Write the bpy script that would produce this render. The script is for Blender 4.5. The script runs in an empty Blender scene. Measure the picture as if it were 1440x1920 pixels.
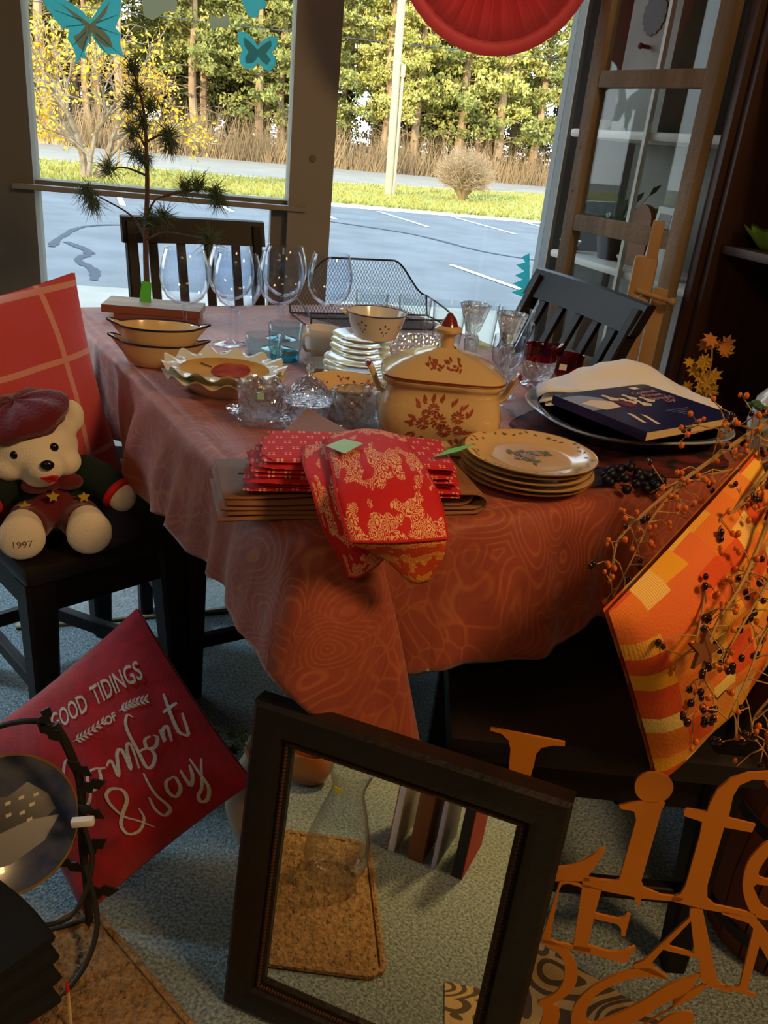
import bpy, bmesh, math, random
from mathutils import Vector, Matrix
random.seed(7)
PI = math.pi
C = bpy.context.scene.collection
S = bpy.context.scene

# ------------------------------------------------------------------ camera
cam = bpy.data.cameras.new('camera'); camo = bpy.data.objects.new('camera', cam); C.objects.link(camo)
cam.sensor_fit = 'VERTICAL'; cam.sensor_height = 24; cam.lens = 19.5; cam.clip_start = .02; cam.clip_end = 400
pitch = math.radians(24.1); roll = math.atan(356/3470)
fw = Vector((0, math.cos(pitch), -math.sin(pitch))); r0 = Vector((1, 0, 0)); u0 = r0.cross(fw)
cx = math.cos(roll)*r0 + math.sin(roll)*u0; cy = -math.sin(roll)*r0 + math.cos(roll)*u0
camo.matrix_world = Matrix(((cx.x, cy.x, -fw.x, 0), (cx.y, cy.y, -fw.y, 0), (cx.z, cy.z, -fw.z, 1.26), (0, 0, 0, 1)))
S.camera = camo

# ------------------------------------------------------------------ world, sun, exposure
S.view_settings.view_transform = 'Standard'; S.view_settings.look = 'None'
S.view_settings.gamma = 1; S.view_settings.use_curve_mapping = False
S.view_settings.exposure = 0.68
w = bpy.data.worlds.new('sky'); S.world = w; w.use_nodes = True
nt = w.node_tree; nt.nodes.clear()
out = nt.nodes.new('ShaderNodeOutputWorld'); bg = nt.nodes.new('ShaderNodeBackground')
tc = nt.nodes.new('ShaderNodeTexCoord'); sp = nt.nodes.new('ShaderNodeSeparateXYZ'); rp = nt.nodes.new('ShaderNodeValToRGB')
rp.color_ramp.elements[0].position = 0.0; rp.color_ramp.elements[0].color = (.9, .95, 1, 1)
rp.color_ramp.elements[1].position = 0.7; rp.color_ramp.elements[1].color = (.56, .74, 1, 1)
nt.links.new(tc.outputs['Generated'], sp.inputs[0]); nt.links.new(sp.outputs['Z'], rp.inputs[0])
nt.links.new(rp.outputs[0], bg.inputs[0]); nt.links.new(bg.outputs[0], out.inputs[0])
bg.inputs[1].default_value = 2.9
sun = bpy.data.lights.new('sun', 'SUN'); sun.energy = 3.3; sun.angle = .01; sun.color = (1, .82, .52)
suno = bpy.data.objects.new('sun', sun); C.objects.link(suno)
suno.rotation_euler = Vector((.36, .93, -math.tan(math.radians(14)))).to_track_quat('-Z', 'Y').to_euler()
def area(name, loc, target, sx, sy, watts, col):
    l = bpy.data.lights.new(name, 'AREA'); l.shape = 'RECTANGLE'; l.size = sx; l.size_y = sy; l.energy = watts; l.color = col
    o = bpy.data.objects.new(name, l); C.objects.link(o); o.location = loc
    o.rotation_euler = (Vector(target)-Vector(loc)).to_track_quat('-Z', 'Y').to_euler()
    return o
WARM = (1, .60, .25)
area('shop_ceiling_lamp', (1.6, -.1, 2.6), (.7, 1.0, .2), .5, .5, 25, WARM)
area('shop_ceiling_lamp', (-.5, -1.5, 2.65), (-.2, .8, .3), .9, .5, 7, (1, .64, .30))
spl = bpy.data.lights.new('mirror_floor_fill', 'SPOT'); spl.energy = 170; spl.color = (1, .70, .28); spl.spot_size = math.radians(27); spl.spot_blend = 1; spl.shadow_soft_size = .12  # added fill spot, no real fixture: brightens the floor reflected in the mirror
splo = bpy.data.objects.new('mirror_floor_fill', spl); C.objects.link(splo); splo.location = (-.15, -.9, 2.65)
splo.rotation_euler = (Vector((-.2, .10, 0))-Vector(splo.location)).to_track_quat('-Z', 'Y').to_euler()
spc = bpy.data.lights.new('cool_daylight_fill', 'SPOT'); spc.energy = 190; spc.color = (.52, .78, 1); spc.spot_size = math.radians(34); spc.spot_blend = .8; spc.shadow_soft_size = .25  # added cool fill, no real fixture: imitates daylight on the left carpet
spco = bpy.data.objects.new('cool_daylight_fill', spc); C.objects.link(spco); spco.location = (-2.9, 2.0, 2.6)
spco.rotation_euler = (Vector((-.62, 1.85, .1))-Vector(spco.location)).to_track_quat('-Z', 'Y').to_euler()
S.cycles.transparent_max_bounces = 32; S.cycles.max_bounces = 10; S.cycles.sample_clamp_indirect = 6

# ------------------------------------------------------------------ helpers
def lin(c):
    return tuple(((x/255)/12.92 if x/255 <= .04045 else ((x/255+.055)/1.055)**2.4) for x in c[:3]) + (1,)
MATS = {}
def mat(name, col, rough=.6, metal=0, var=None, bump=None, spec=.5, sheen=0, coat=0, coord='Object', trans=0, ior=1.45, alpha=1):
    """principled material; var=(scale, second colour, detail, stretch) colours by noise; bump=(scale, strength)"""
    m = bpy.data.materials.new(name); m.use_nodes = True; MATS[name] = m
    n = m.node_tree; b = n.nodes['Principled BSDF']
    b.inputs['Base Color'].default_value = lin(col); b.inputs['Roughness'].default_value = rough; b.inputs['Metallic'].default_value = metal
    b.inputs['Specular IOR Level'].default_value = spec; b.inputs['Sheen Weight'].default_value = sheen; b.inputs['Coat Weight'].default_value = coat
    b.inputs['Transmission Weight'].default_value = trans; b.inputs['IOR'].default_value = ior; b.inputs['Alpha'].default_value = alpha
    t = None
    if var or bump:
        t = n.nodes.new('ShaderNodeTexCoord')
    if var:
        sc, c2 = var[0], var[1]
        mp = n.nodes.new('ShaderNodeMapping'); n.links.new(t.outputs[coord], mp.inputs[0])
        mp.inputs['Scale'].default_value = var[3] if len(var) > 3 else (1, 1, 1)
        nz = n.nodes.new('ShaderNodeTexNoise'); nz.inputs['Scale'].default_value = sc; nz.inputs['Detail'].default_value = var[2] if len(var) > 2 else 4
        n.links.new(mp.outputs[0], nz.inputs[0])
        rr = n.nodes.new('ShaderNodeValToRGB'); rr.color_ramp.elements[0].position = .35; rr.color_ramp.elements[1].position = .65
        rr.color_ramp.elements[0].color = lin(col); rr.color_ramp.elements[1].color = lin(c2)
        n.links.new(nz.outputs[0], rr.inputs[0]); n.links.new(rr.outputs[0], b.inputs['Base Color'])
    if bump:
        nz = n.nodes.new('ShaderNodeTexNoise'); nz.inputs['Scale'].default_value = bump[0]; nz.inputs['Detail'].default_value = 5
        n.links.new(t.outputs[coord], nz.inputs[0])
        bp = n.nodes.new('ShaderNodeBump'); bp.inputs['Strength'].default_value = bump[1]; bp.inputs['Distance'].default_value = .01
        n.links.new(nz.outputs[0], bp.inputs['Height']); n.links.new(bp.outputs[0], b.inputs['Normal'])
    return m
def glassmat(name, tint=(255, 255, 255), gloss=.0, k=.9, rough=.02):
    """thin clear glass: see-through, reflecting more towards grazing angles (Schlick)"""
    m = bpy.data.materials.new(name); m.use_nodes = True; MATS[name] = m
    n = m.node_tree; n.nodes.clear()
    o = n.nodes.new('ShaderNodeOutputMaterial'); mx = n.nodes.new('ShaderNodeMixShader')
    tr = n.nodes.new('ShaderNodeBsdfTransparent'); tr.inputs[0].default_value = lin(tint)
    gl = n.nodes.new('ShaderNodeBsdfGlossy'); gl.inputs['Roughness'].default_value = rough
    lw = n.nodes.new('ShaderNodeLayerWeight'); lw.inputs[0].default_value = .5
    pw = n.nodes.new('ShaderNodeMath'); pw.operation = 'POWER'; pw.inputs[1].default_value = 3.0
    ml = n.nodes.new('ShaderNodeMath'); ml.operation = 'MULTIPLY_ADD'; ml.inputs[1].default_value = k; ml.inputs[2].default_value = gloss+.03; ml.use_clamp = True
    n.links.new(lw.outputs['Facing'], pw.inputs[0]); n.links.new(pw.outputs[0], ml.inputs[0]); n.links.new(ml.outputs[0], mx.inputs[0])
    n.links.new(tr.outputs[0], mx.inputs[1]); n.links.new(gl.outputs[0], mx.inputs[2]); n.links.new(mx.outputs[0], o.inputs[0])
    return m

def empty(name, label, cat, loc=(0, 0, 0), rz=0, group=None, rot=None):
    o = bpy.data.objects.new(name, None); C.objects.link(o); o.location = loc
    o.rotation_euler = rot if rot is not None else (0, 0, rz)
    o.empty_display_size = .05
    o['label'] = label; o['category'] = cat
    if group: o['group'] = group
    return o
def tag(o, label, cat, group=None, kind=None):
    o['label'] = label; o['category'] = cat
    if group: o['group'] = group
    if kind: o['kind'] = kind
    return o
class MB:
    """collects vertices and faces, builds ONE mesh object"""
    def __init__(s): s.v = []; s.f = []; s.mi = []; s.cur = 0
    def add(s, vs, fs):
        k = len(s.v); s.v += [tuple(x) for x in vs]; s.f += [tuple(i+k for i in f) for f in fs]; s.mi += [s.cur]*len(fs)
        return s
    def box(s, c, d, R=None, bev=0):
        x, y, z = d[0]/2, d[1]/2, d[2]/2
        if bev <= 0:
            vs = [Vector((a*x, b*y, e*z)) for a in (-1, 1) for b in (-1, 1) for e in (-1, 1)]
            fs = [(0, 1, 3, 2), (4, 6, 7, 5), (0, 4, 5, 1), (2, 3, 7, 6), (0, 2, 6, 4), (1, 5, 7, 3)]
        else:
            bm = bmesh.new(); bmesh.ops.create_cube(bm, size=1)
            for q in bm.verts: q.co = Vector((q.co.x*d[0], q.co.y*d[1], q.co.z*d[2]))
            bmesh.ops.bevel(bm, geom=bm.edges[:], offset=bev, segments=2, profile=.6, affect='EDGES')
            bm.verts.index_update()
            vs = [q.co.copy() for q in bm.verts]; fs = [tuple(q.index for q in f.verts) for f in bm.faces]; bm.free()
        c = Vector(c)
        return s.add([(R @ q if R else q)+c for q in vs], fs)
    def beam(s, a, b, wx, wy, up=(0, 0, 1), bev=0, t2=None):
        """rectangular bar from a to b; t2=(wx,wy) at the end b tapers it"""
        a = Vector(a); b = Vector(b); d = (b-a); L = d.length; d.normalize()
        x = d.cross(Vector(up))
        if x.length < 1e-3: x = d.cross(Vector((0, 1, 0)))
        x.normalize(); y = x.cross(d).normalized()
        vs = []
        for p, (p1, p2) in ((a, (wx, wy)), (b, t2 or (wx, wy))):
            c_ = min(p1, p2)*.12
            for (i, j) in ((-p1/2+c_, -p2/2), (p1/2-c_, -p2/2), (p1/2, -p2/2+c_), (p1/2, p2/2-c_), (p1/2-c_, p2/2), (-p1/2+c_, p2/2), (-p1/2, p2/2-c_), (-p1/2, -p2/2+c_)):
                vs.append(p+x*i+y*j)
        fs = [(i, (i+1) % 8, 8+(i+1) % 8, 8+i) for i in range(8)] + [tuple(range(7, -1, -1)), tuple(range(8, 16))]
        return s.add(vs, fs)
    def tube(s, pts, r, seg=8, closed=False, cap=True):
        pts = [Vector(p) for p in pts]; n = len(pts)
        rs = r if isinstance(r, (list, tuple)) else [r]*n
        ref = None; vs = []
        for i in range(n):
            if closed: d = pts[(i+1) % n]-pts[i-1]
            else: d = pts[min(i+1, n-1)]-pts[max(i-1, 0)]
            if d.length < 1e-9: d = Vector((0, 0, 1))
            d.normalize()
            if ref is None: ref = Vector((0, 0, 1)) if abs(d.z) < .9 else Vector((1, 0, 0))
            x = ref - d*ref.dot(d)
            if x.length < 1e-6: x = d.orthogonal()
            x.normalize(); ref = x; y = d.cross(x)
            for k in range(seg):
                a = 2*PI*k/seg; vs.append(pts[i]+x*rs[i]*math.cos(a)+y*rs[i]*math.sin(a))
        fs = []
        for i in range(n if closed else n-1):
            j = (i+1) % n
            for k in range(seg):
                fs.append((i*seg+k, i*seg+(k+1) % seg, j*seg+(k+1) % seg, j*seg+k))
        if cap and not closed: fs += [tuple(range(seg-1, -1, -1)), tuple(range((n-1)*seg, n*seg))]
        return s.add(vs, fs)
    def lathe(s, prof, seg=32, c=(0, 0, 0), fn=None, closed=False, cap=True):
        """prof: (r,z) list; fn(angle, r, z)->(x,y,z) bends it"""
        vs = []; n = len(prof)
        for r, z in prof:
            for k in range(seg):
                a = 2*PI*k/seg
                p = fn(a, r, z) if fn else (r*math.cos(a), r*math.sin(a), z)
                vs.append((p[0]+c[0], p[1]+c[1], p[2]+c[2]))
        fs = []
        for i in range(n if closed else n-1):
            j = (i+1) % n
            for k in range(seg): fs.append((i*seg+k, i*seg+(k+1) % seg, j*seg+(k+1) % seg, j*seg+k))
        if not closed and cap:
            if prof[0][0] > 1e-6: fs.append(tuple(range(seg-1, -1, -1)))
            if prof[-1][0] > 1e-6: fs.append(tuple(range((n-1)*seg, n*seg)))
        return s.add(vs, fs)
    def ball(s, c, r, seg=12, rings=8, R=None):
        r = r if isinstance(r, (list, tuple)) else (r, r, r)
        vs = []; fs = []
        for i in range(rings+1):
            t = PI*i/rings
            for k in range(seg):
                a = 2*PI*k/seg
                q = Vector((r[0]*math.sin(t)*math.cos(a), r[1]*math.sin(t)*math.sin(a), r[2]*math.cos(t)))
                vs.append((R @ q if R else q)+Vector(c))
        for i in range(rings):
            for k in range(seg): fs.append((i*seg+k, (i+1)*seg+k, (i+1)*seg+(k+1) % seg, i*seg+(k+1) % seg))
        return s.add(vs, fs)
    def prism(s, pts, d):
        """flat polygon (3d points) pushed by vector d"""
        pts = [Vector(p) for p in pts]; d = Vector(d); n = len(pts)
        return s.add(pts+[p+d for p in pts], [tuple(range(n-1, -1, -1)), tuple(range(n, 2*n))]+[(i, (i+1) % n, n+(i+1) % n, n+i) for i in range(n)])
    def quad(s, a, b, c, d): return s.add([a, b, c, d], [(0, 1, 2, 3)])
    def grid(s, rows, close_u=False):
        """rows of points -> faces"""
        k = len(rows[0]); vs = [p for r in rows for p in r]; fs = []
        for i in range(len(rows)-1):
            for j in range(k if close_u else k-1):
                fs.append((i*k+j, i*k+(j+1) % k, (i+1)*k+(j+1) % k, (i+1)*k+j))
        return s.add(vs, fs)
    def build(s, name, m, parent=None, smooth=True, solid=0, sub=0, weld=False, mats=None, sharp=40, off=-1):
        me = bpy.data.meshes.new(name); me.from_pydata(s.v, [], s.f)
        for x in (mats or [m]): me.materials.append(MATS[x] if isinstance(x, str) else x)
        if mats: me.polygons.foreach_set('material_index', s.mi)
        if weld or smooth:
            bm = bmesh.new(); bm.from_mesh(me)
            if weld: bmesh.ops.remove_doubles(bm, verts=bm.verts, dist=1e-5)
            bmesh.ops.recalc_face_normals(bm, faces=bm.faces); bm.to_mesh(me); bm.free()
        if smooth:
            me.polygons.foreach_set('use_smooth', [True]*len(me.polygons))
            try: me.set_sharp_from_angle(angle=math.radians(sharp))
            except Exception: pass
        me.update()
        o = bpy.data.objects.new(name, me); C.objects.link(o)
        if parent: o.parent = parent
        if solid:
            q = o.modifiers.new('thick', 'SOLIDIFY'); q.thickness = solid; q.offset = off
        if sub:
            q = o.modifiers.new('sub', 'SUBSURF'); q.levels = sub; q.render_levels = sub
        return o
def struct(o):
    o['kind'] = 'structure'; return o
def copy_tree(o, loc=None, rz=None, label=None, parent=None):
    c = o.copy(); C.objects.link(c)
    if parent: c.parent = parent
    for ch in list(o.children): copy_tree(ch, parent=c)
    if loc is not None: c.location = loc
    if rz is not None: c.rotation_euler = (0, 0, rz)
    if label: c['label'] = label
    return c
def flat_curve(polys, thick=0, bevel=0):
    """2d outlines (lists of (x,y); holes allowed) -> mesh data in the xy plane with thickness along z"""
    cu = bpy.data.curves.new('tmp', 'CURVE'); cu.dimensions = '2D'; cu.fill_mode = 'BOTH'; cu.extrude = thick/2; cu.bevel_depth = bevel
    for pl in polys:
        sp = cu.splines.new('POLY'); sp.points.add(len(pl)-1); sp.use_cyclic_u = True
        for q, p in zip(sp.points, pl): q.co = (p[0], p[1], 0, 1)
    o = bpy.data.objects.new('tmp', cu); C.objects.link(o)
    dg = bpy.context.evaluated_depsgraph_get(); dg.update()
    me = bpy.data.meshes.new_from_object(o.evaluated_get(dg)); bpy.data.objects.remove(o); bpy.data.curves.remove(cu)
    return me
def text_mesh(txt, size, shear=0, sx=1, thick=0, offset=0):
    cu = bpy.data.curves.new('tmp', 'FONT'); cu.body = txt; cu.size = size; cu.shear = shear; cu.align_x = 'CENTER'; cu.extrude = thick/2; cu.offset = offset
    cu.resolution_u = 3
    o = bpy.data.objects.new('tmp', cu); C.objects.link(o)
    dg = bpy.context.evaluated_depsgraph_get(); dg.update()
    me = bpy.data.meshes.new_from_object(o.evaluated_get(dg)); bpy.data.objects.remove(o); bpy.data.curves.remove(cu)
    for q in me.vertices: q.co.x *= sx
    return me
def link_mesh(name, me, m, parent=None, fn=None):
    if fn:
        for q in me.vertices: q.co = fn(q.co)
    me.materials.clear(); me.materials.append(MATS[m]); o = bpy.data.objects.new(name, me); C.objects.link(o)
    if parent: o.parent = parent
    return o
def smooth_path(pts, n=6, closed=False):
    """Catmull-Rom through points"""
    pts = [Vector(p) if len(p) == 3 else Vector((p[0], p[1], 0)) for p in pts]; N = len(pts); o = []
    for i in range(N if closed else N-1):
        p0 = pts[i-1] if (i > 0 or closed) else pts[0]*2-pts[1]
        p1 = pts[i]; p2 = pts[(i+1) % N]; p3 = pts[(i+2) % N] if (i+2 < N or closed) else pts[-1]*2-pts[-2]
        for k in range(n):
            t = k/n
            o.append(.5*((2*p1)+(p2-p0)*t+(2*p0-5*p1+4*p2-p3)*t*t+(3*p1-p0-3*p2+p3)*t**3))
    if not closed: o.append(pts[-1])
    return o
def interp(xs, ys, x):
    if x <= xs[0]: return ys[0]
    for i in range(len(xs)-1):
        if x <= xs[i+1]: return ys[i]+(ys[i+1]-ys[i])*(x-xs[i])/(xs[i+1]-xs[i])
    return ys[-1]

# ------------------------------------------------------------------ materials
mat('carpet', (98, 114, 118), .95, var=(170, (168, 180, 180), 6), bump=(260, .9), spec=.1)
mat('wall_grey', (128, 122, 112), .8, var=(6, (118, 112, 102)))
mat('frame_grey', (118, 114, 104), .55, spec=.35)
mat('frame_light', (146, 142, 130), .5)
mat('jamb', (112, 116, 120), .4)
mat('ceiling_tile', (190, 186, 176), .9, bump=(60, .3))
mat('shop_brick', (120, 92, 78), .9, var=(5, (100, 76, 64)))
glassmat('pane', (250, 253, 252), -.01, .6, .0)
mat('asphalt', (104, 105, 104), .9, var=(1.5, (118, 119, 118), 8), bump=(30, .3))
mat('concrete', (166, 158, 142), .9, var=(2, (154, 147, 133)))
mat('line_paint', (236, 236, 230), .8)
mat('tar', (66, 70, 76), .9)
mat('road', (158, 146, 130), .9, var=(1, (146, 136, 122)))
mat('lawn', (146, 144, 66), .95, var=(1.2, (170, 156, 78), 6), bump=(20, .5))
mat('grass_blade', (160, 152, 76), .9)
mat('wood_ground', (128, 104, 70), .95, var=(1, (150, 126, 84), 6))
mat('pine_bark', (150, 118, 88), .9, var=(3, (200, 168, 128), 6, (1, 1, .2)), bump=(8, .6))
mat('pine_needles', (168, 164, 76), .8, var=(.6, (212, 200, 112), 3))
mat('pine_needles_dark', (128, 132, 66), .8, var=(.6, (176, 168, 88), 3))
mat('dead_twig', (150, 126, 96), .9)
mat('dry_brush', (166, 136, 96), .9, var=(.5, (128, 104, 74)))
mat('yellow_leaf', (232, 190, 40), .7, var=(1.2, (204, 160, 60)))
mat('pale_bark', (164, 146, 122), .9, var=(6, (126, 108, 88)))
mat('twig_bush', (172, 146, 112), .9)
mat('pole_paint', (172, 160, 138), .7)

# ================================================================== SETTING
WD = Vector((.974, .225, 0)); WN = Vector((-.225, .974, 0)); W0 = Vector((0, 3.3, 0))
def win(s, z, o=0):
    """point on the window wall: s along it, z up, o outwards"""
    return W0 + WD*(s-.7425) + WN*o + Vector((0, 0, z))
def winbox(mb, s0, s1, z0, z1, o0, o1):
    p = [win(s, z, o) for s in (s0, s1) for o in (o0, o1) for z in (z0, z1)]
    return mb.add(p, [(0, 1, 3, 2), (4, 6, 7, 5), (0, 4, 5, 1), (2, 3, 7, 6), (0, 2, 6, 4), (1, 5, 7, 3)])
floor = struct(MB().quad((-4.2, -4, 0), (4, -4, 0), (4, 4.0, 0), (-4.2, 2.2, 0)).build('floor', 'carpet', smooth=False))
b = MB(); b.box((-.1, -.1, 2.8), (8.4, 8.6, .1)); struct(b.build('ceiling', 'ceiling_tile', smooth=False))
b = MB(); b.box((-4.2, -.8, 1.4), (.1, 6.4, 2.8)); struct(b.build('wall_left', 'wall_grey', smooth=False))
b = MB(); b.box((-.1, -4.05, 1.4), (8.4, .1, 2.8)); struct(b.build('wall_back', 'wall_grey', smooth=False))
b = MB(); b.box((4.0, 0, 1.4), (.1, 8.2, 2.8)); struct(b.build('wall_right', 'wall_grey', smooth=False))
# street side of the building: parapet over the shop window and the wings left and right of it
b = MB(); winbox(b, -42, 42, 2.45, 4.95, 0, .3); winbox(b, -42, -3.6, -.25, 2.45, 0, .3); winbox(b, 2.5, 42, -.25, 2.45, 0, .3)
winbox(b, -3.6, 2.5, -.25, 0.0, 0, .3)
struct(b.build('wall_front', 'shop_brick', smooth=False))
b = MB(); winbox(b, 1.385, 4.0, 0, 2.45, -.02, .1); struct(b.build('wall_corner', 'wall_grey', smooth=False))
# the shop window
wr = bpy.data.objects.new('window_1', None); C.objects.link(wr); struct(wr)
b = MB(); winbox(b, -.84, -.591, 0, 2.45, -.03, .1); winbox(b, -3.6, -3.4, 0, 2.45, -.03, .1); b.build('side_post', 'frame_grey', wr, smooth=False)
b = MB(); winbox(b, .267, .421, 0, 2.45, -.05, .12); b.build('mullion', 'frame_light', wr, smooth=False)
b = MB(); winbox(b, .21, .267, 0, .985, -.0, .1); b.build('mullion_foot', 'frame_grey', wr, smooth=False)
b = MB(); winbox(b, -.591, .267, .985, 1.02, .0, .1); b.build('sill_rail', 'frame_grey', wr, smooth=False)
b = MB(); winbox(b, -.653, .329, .992, 1.008, -.065, -.03); b.build('sill_bar', 'frame_light', wr, smooth=False)
b = MB(); winbox(b, -3.4, 1.3, 0, .06, .0, .1); winbox(b, -3.4, 1.3, 2.38, 2.45, 0, .1); b.build('frame_rail', 'frame_grey', wr, smooth=False)
b = MB(); winbox(b, 1.28, 1.385, 0, 2.45, -.03, .1); b.build('side_jamb', 'jamb', wr, smooth=False)
b = MB(); winbox(b, 1.275, 1.289, 0, 2.45, -.04, -.03); b.build('jamb_bead', 'frame_light', wr, smooth=False)
for s0, s1, z0, z1 in ((-.591, .267, 1.02, 2.38), (-.591, .21, .06, .985), (.421, 1.28, .06, 2.38), (-3.4, -.84, .06, 2.38)):
    b = MB(); winbox(b, s0, s1, z0, z1, .045, .051); b.build('pane', 'pane', wr, smooth=False)
b = MB(); b.lathe([(0, 0), (.012, 0), (.012, .004), (.009, .007), (0, .007)], 16); o = b.build('latch', 'frame_grey', wr)
o.matrix_world = Matrix.Translation(win(.345, 1.17, -.05)) @ WN.to_track_quat('-Z', 'Y').to_matrix().to_4x4()

# ------------------------------------------------------------------ outside ground
G = -.2
def gpoly(name, pts, z, m):
    b = MB(); b.add([(x, y, z) for x, y in pts], [tuple(range(len(pts)))]); return struct(b.build(name, m, smooth=False))
gpoly('ground_wood', [(-90, 36), (90, 36), (90, 140), (-90, 140)], G-.03, 'wood_ground')
gpoly('ground_parking', [(-70, -16), (70, 16), (70, 38), (-70, 2)], G-.02, 'asphalt')
gpoly('ground_pavement', [(-40, -5.9), (40, 12.6), (40, 17.5), (-40, -1.0)], G-.005, 'concrete')
def strip(name, a, b_, z, m):
    n = len(a); b = MB(); b.add([(x, y, z) for x, y in a]+[(x, y, z) for x, y in b_], [(i, i+1, n+i+1, n+i) for i in range(n-1)]); return struct(b.build(name, m, smooth=False))
g0 = [(-60, 4.5), (-14, 16.4), (-7.95, 18.3), (-3, 20), (2.95, 21.1), (14, 24), (60, 37)]
g1 = [(-60, 9), (-14, 24.2), (-10.9, 25.3), (-4.1, 27.6), (5.25, 36.6), (16, 45), (60, 75)]
g2 = [(-60, 18), (-24, 31), (-15.1, 35.1), (-6, 39.2), (6.3, 44.6), (18, 53), (60, 84)]
strip('ground_lawn', g0, g1, G+.0, 'lawn'); strip('ground_road', g1, g2, G+.004, 'road')
b = MB()
for (x0, y0), (x1, y1) in (((-.79, 19.3), (.29, 16.85)), ((.85, 19.95), (2.02, 17.18)), ((.57, 11.65), (1.38, 10.03)), ((-2.4, 19.2), (-1.46, 16.44)), ((2.42, 20.8), (3.4, 18.2)), ((-5.6, 16.6), (-5.0, 15.0)), ((-4.0, 17.6), (-3.3, 15.9)), ((2.2, 12.4), (3.1, 10.6))):
    d = Vector((x1-x0, y1-y0, 0)).normalized(); n = Vector((-d.y, d.x, 0))*.05
    p, q = Vector((x0, y0, G-.012)), Vector((x1, y1, G-.012)); b.quad(p-n, q-n, q+n, p+n)
struct(b.build('trim_1', 'line_paint', smooth=False))
b = MB()
for path in ([(-3.2, 13.2), (-4.39, 12.0), (-4.3, 10.6), (-4.07, 9.7)], [(-4.1, 10.2), (-3.6, 9.6), (-3.5, 9.0), (-3.15, 8.5), (-2.95, 7.95)], [(2.6, 13), (1.2, 13.6), (0, 15.2), (-1.6, 16)]):
    pp = smooth_path(path, 5)
    for i in range(len(pp)-1):
        w_ = .035+.03*random.random(); d = (pp[i+1]-pp[i]).normalized(); n = Vector((-d.y, d.x, 0))*w_; z = Vector((0, 0, G-.014)); b.quad(pp[i]-n+z, pp[i+1]-n+z, pp[i+1]+n+z, pp[i]+n+z)
struct(b.build('trim_2', 'tar', smooth=False))
# lawn blades: too many to count
b = MB()
for i in range(9000):
    t = random.random(); k = random.random()**1.3
    x = -11+19*t; y0 = interp([-14, -7.95, -3, 2.95, 14], [16.4, 18.3, 20, 21.1, 24], x); y1 = interp([-14, -10.9, -4.1, 5.25, 16], [24.2, 25.3, 27.6, 36.6, 45], x)
    y = y0+.1+(y1-y0-.2)*k; h = .04+.07*random.random(); a = random.random()*PI; dx, dy = .03*math.cos(a), .03*math.sin(a)
    b.add([(x-dx, y-dy, G), (x+dx, y+dy, G), (x+random.uniform(-.04, .04), y+random.uniform(-.04, .04), G+h)], [(0, 1, 2)])
tag(b.build('lawn_grass', 'grass_blade', smooth=False), 'short yellow-green grass on the verge between car park and road', 'grass', kind='stuff')

# ------------------------------------------------------------------ outside things
def leafq(b, p, r, rnd=random):
    d1 = Vector((rnd.gauss(0, 1), rnd.gauss(0, 1), rnd.gauss(0, 1))).normalized(); d2 = d1.orthogonal().normalized()
    d2 = (Matrix.Rotation(rnd.random()*6.28, 3, d1) @ d2)
    b.add([p-d1*r, p-d2*r*.5, p+d1*r, p+d2*r*.5], [(0, 1, 2, 3)])
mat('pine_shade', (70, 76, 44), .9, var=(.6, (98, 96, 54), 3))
def pine_tree(kind):
    rnd = random.Random(kind*13+5)
    H = 12+rnd.random()*2; low = [2.6, 3.8, 1.4, 4.7, 3.2][kind]; needle = ['pine_needles', 'pine_needles', 'pine_needles_dark', 'pine_needles', 'pine_needles_dark'][kind]
    t = empty('pine_tree', 'tall pine tree in the sunlit wood across the road', 'tree', group='pine trees of the wood across the road')
    lean = rnd.uniform(-.4, .4); pts = [(lean*(z/H)**1.5+.06*math.sin(z*1.3+kind), .05*math.cos(z), z) for z in [H*i/10 for i in range(11)]]
    b = MB(); b.tube(pts, [.17*(1-.8*i/10)+.02 for i in range(11)], 7); b.build('trunk', 'pine_bark', t)
    br = MB(); fo = MB()
    z = .8
    while z < H:
        n = 3 if z < low else 5
        for k in range(n):
            a = rnd.random()*6.28; L = (rnd.uniform(.5, 1.3) if z < low else rnd.uniform(1.0, 2.3)*(1-.55*(z/H)))
            x0 = interp([p[2] for p in pts], [p[0] for p in pts], z)
            p0 = Vector((x0, 0, z)); p1 = p0+Vector((math.cos(a)*L, math.sin(a)*L, rnd.uniform(-.25, .45)*(1 if z > low else .6)))
            mid = (p0+p1)/2+Vector((0, 0, .12))
            br.tube([p0, mid, p1], [.03, .02, .008], 4, cap=False)
            if z < low:
                if rnd.random() < .5: br.tube([mid, mid+Vector((rnd.uniform(-.4, .4), rnd.uniform(-.4, .4), rnd.uniform(-.3, .1)))], [.012, .005], 3, cap=False)
                continue
            for q in range(int(5+L*4)):
                cpos = p0.lerp(p1, .35+.75*rnd.random())+Vector((rnd.gauss(0, .2), rnd.gauss(0, .2), rnd.gauss(.05, .1)))
                for j in range(14): leafq(fo, cpos+Vector((rnd.gauss(0, .11), rnd.gauss(0, .11), rnd.gauss(0, .06))), rnd.uniform(.05, .12), rnd)
        z += rnd.uniform(.3, .55)
    br.build('branches', 'dead_twig', t, smooth=False)['kind'] = 'stuff'
    fo.build('needles', needle, t, smooth=False)['kind'] = 'stuff'
    return t
protos = [pine_tree(k) for k in range(5)]
rt = random.Random(3); first = [True]*5
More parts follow.
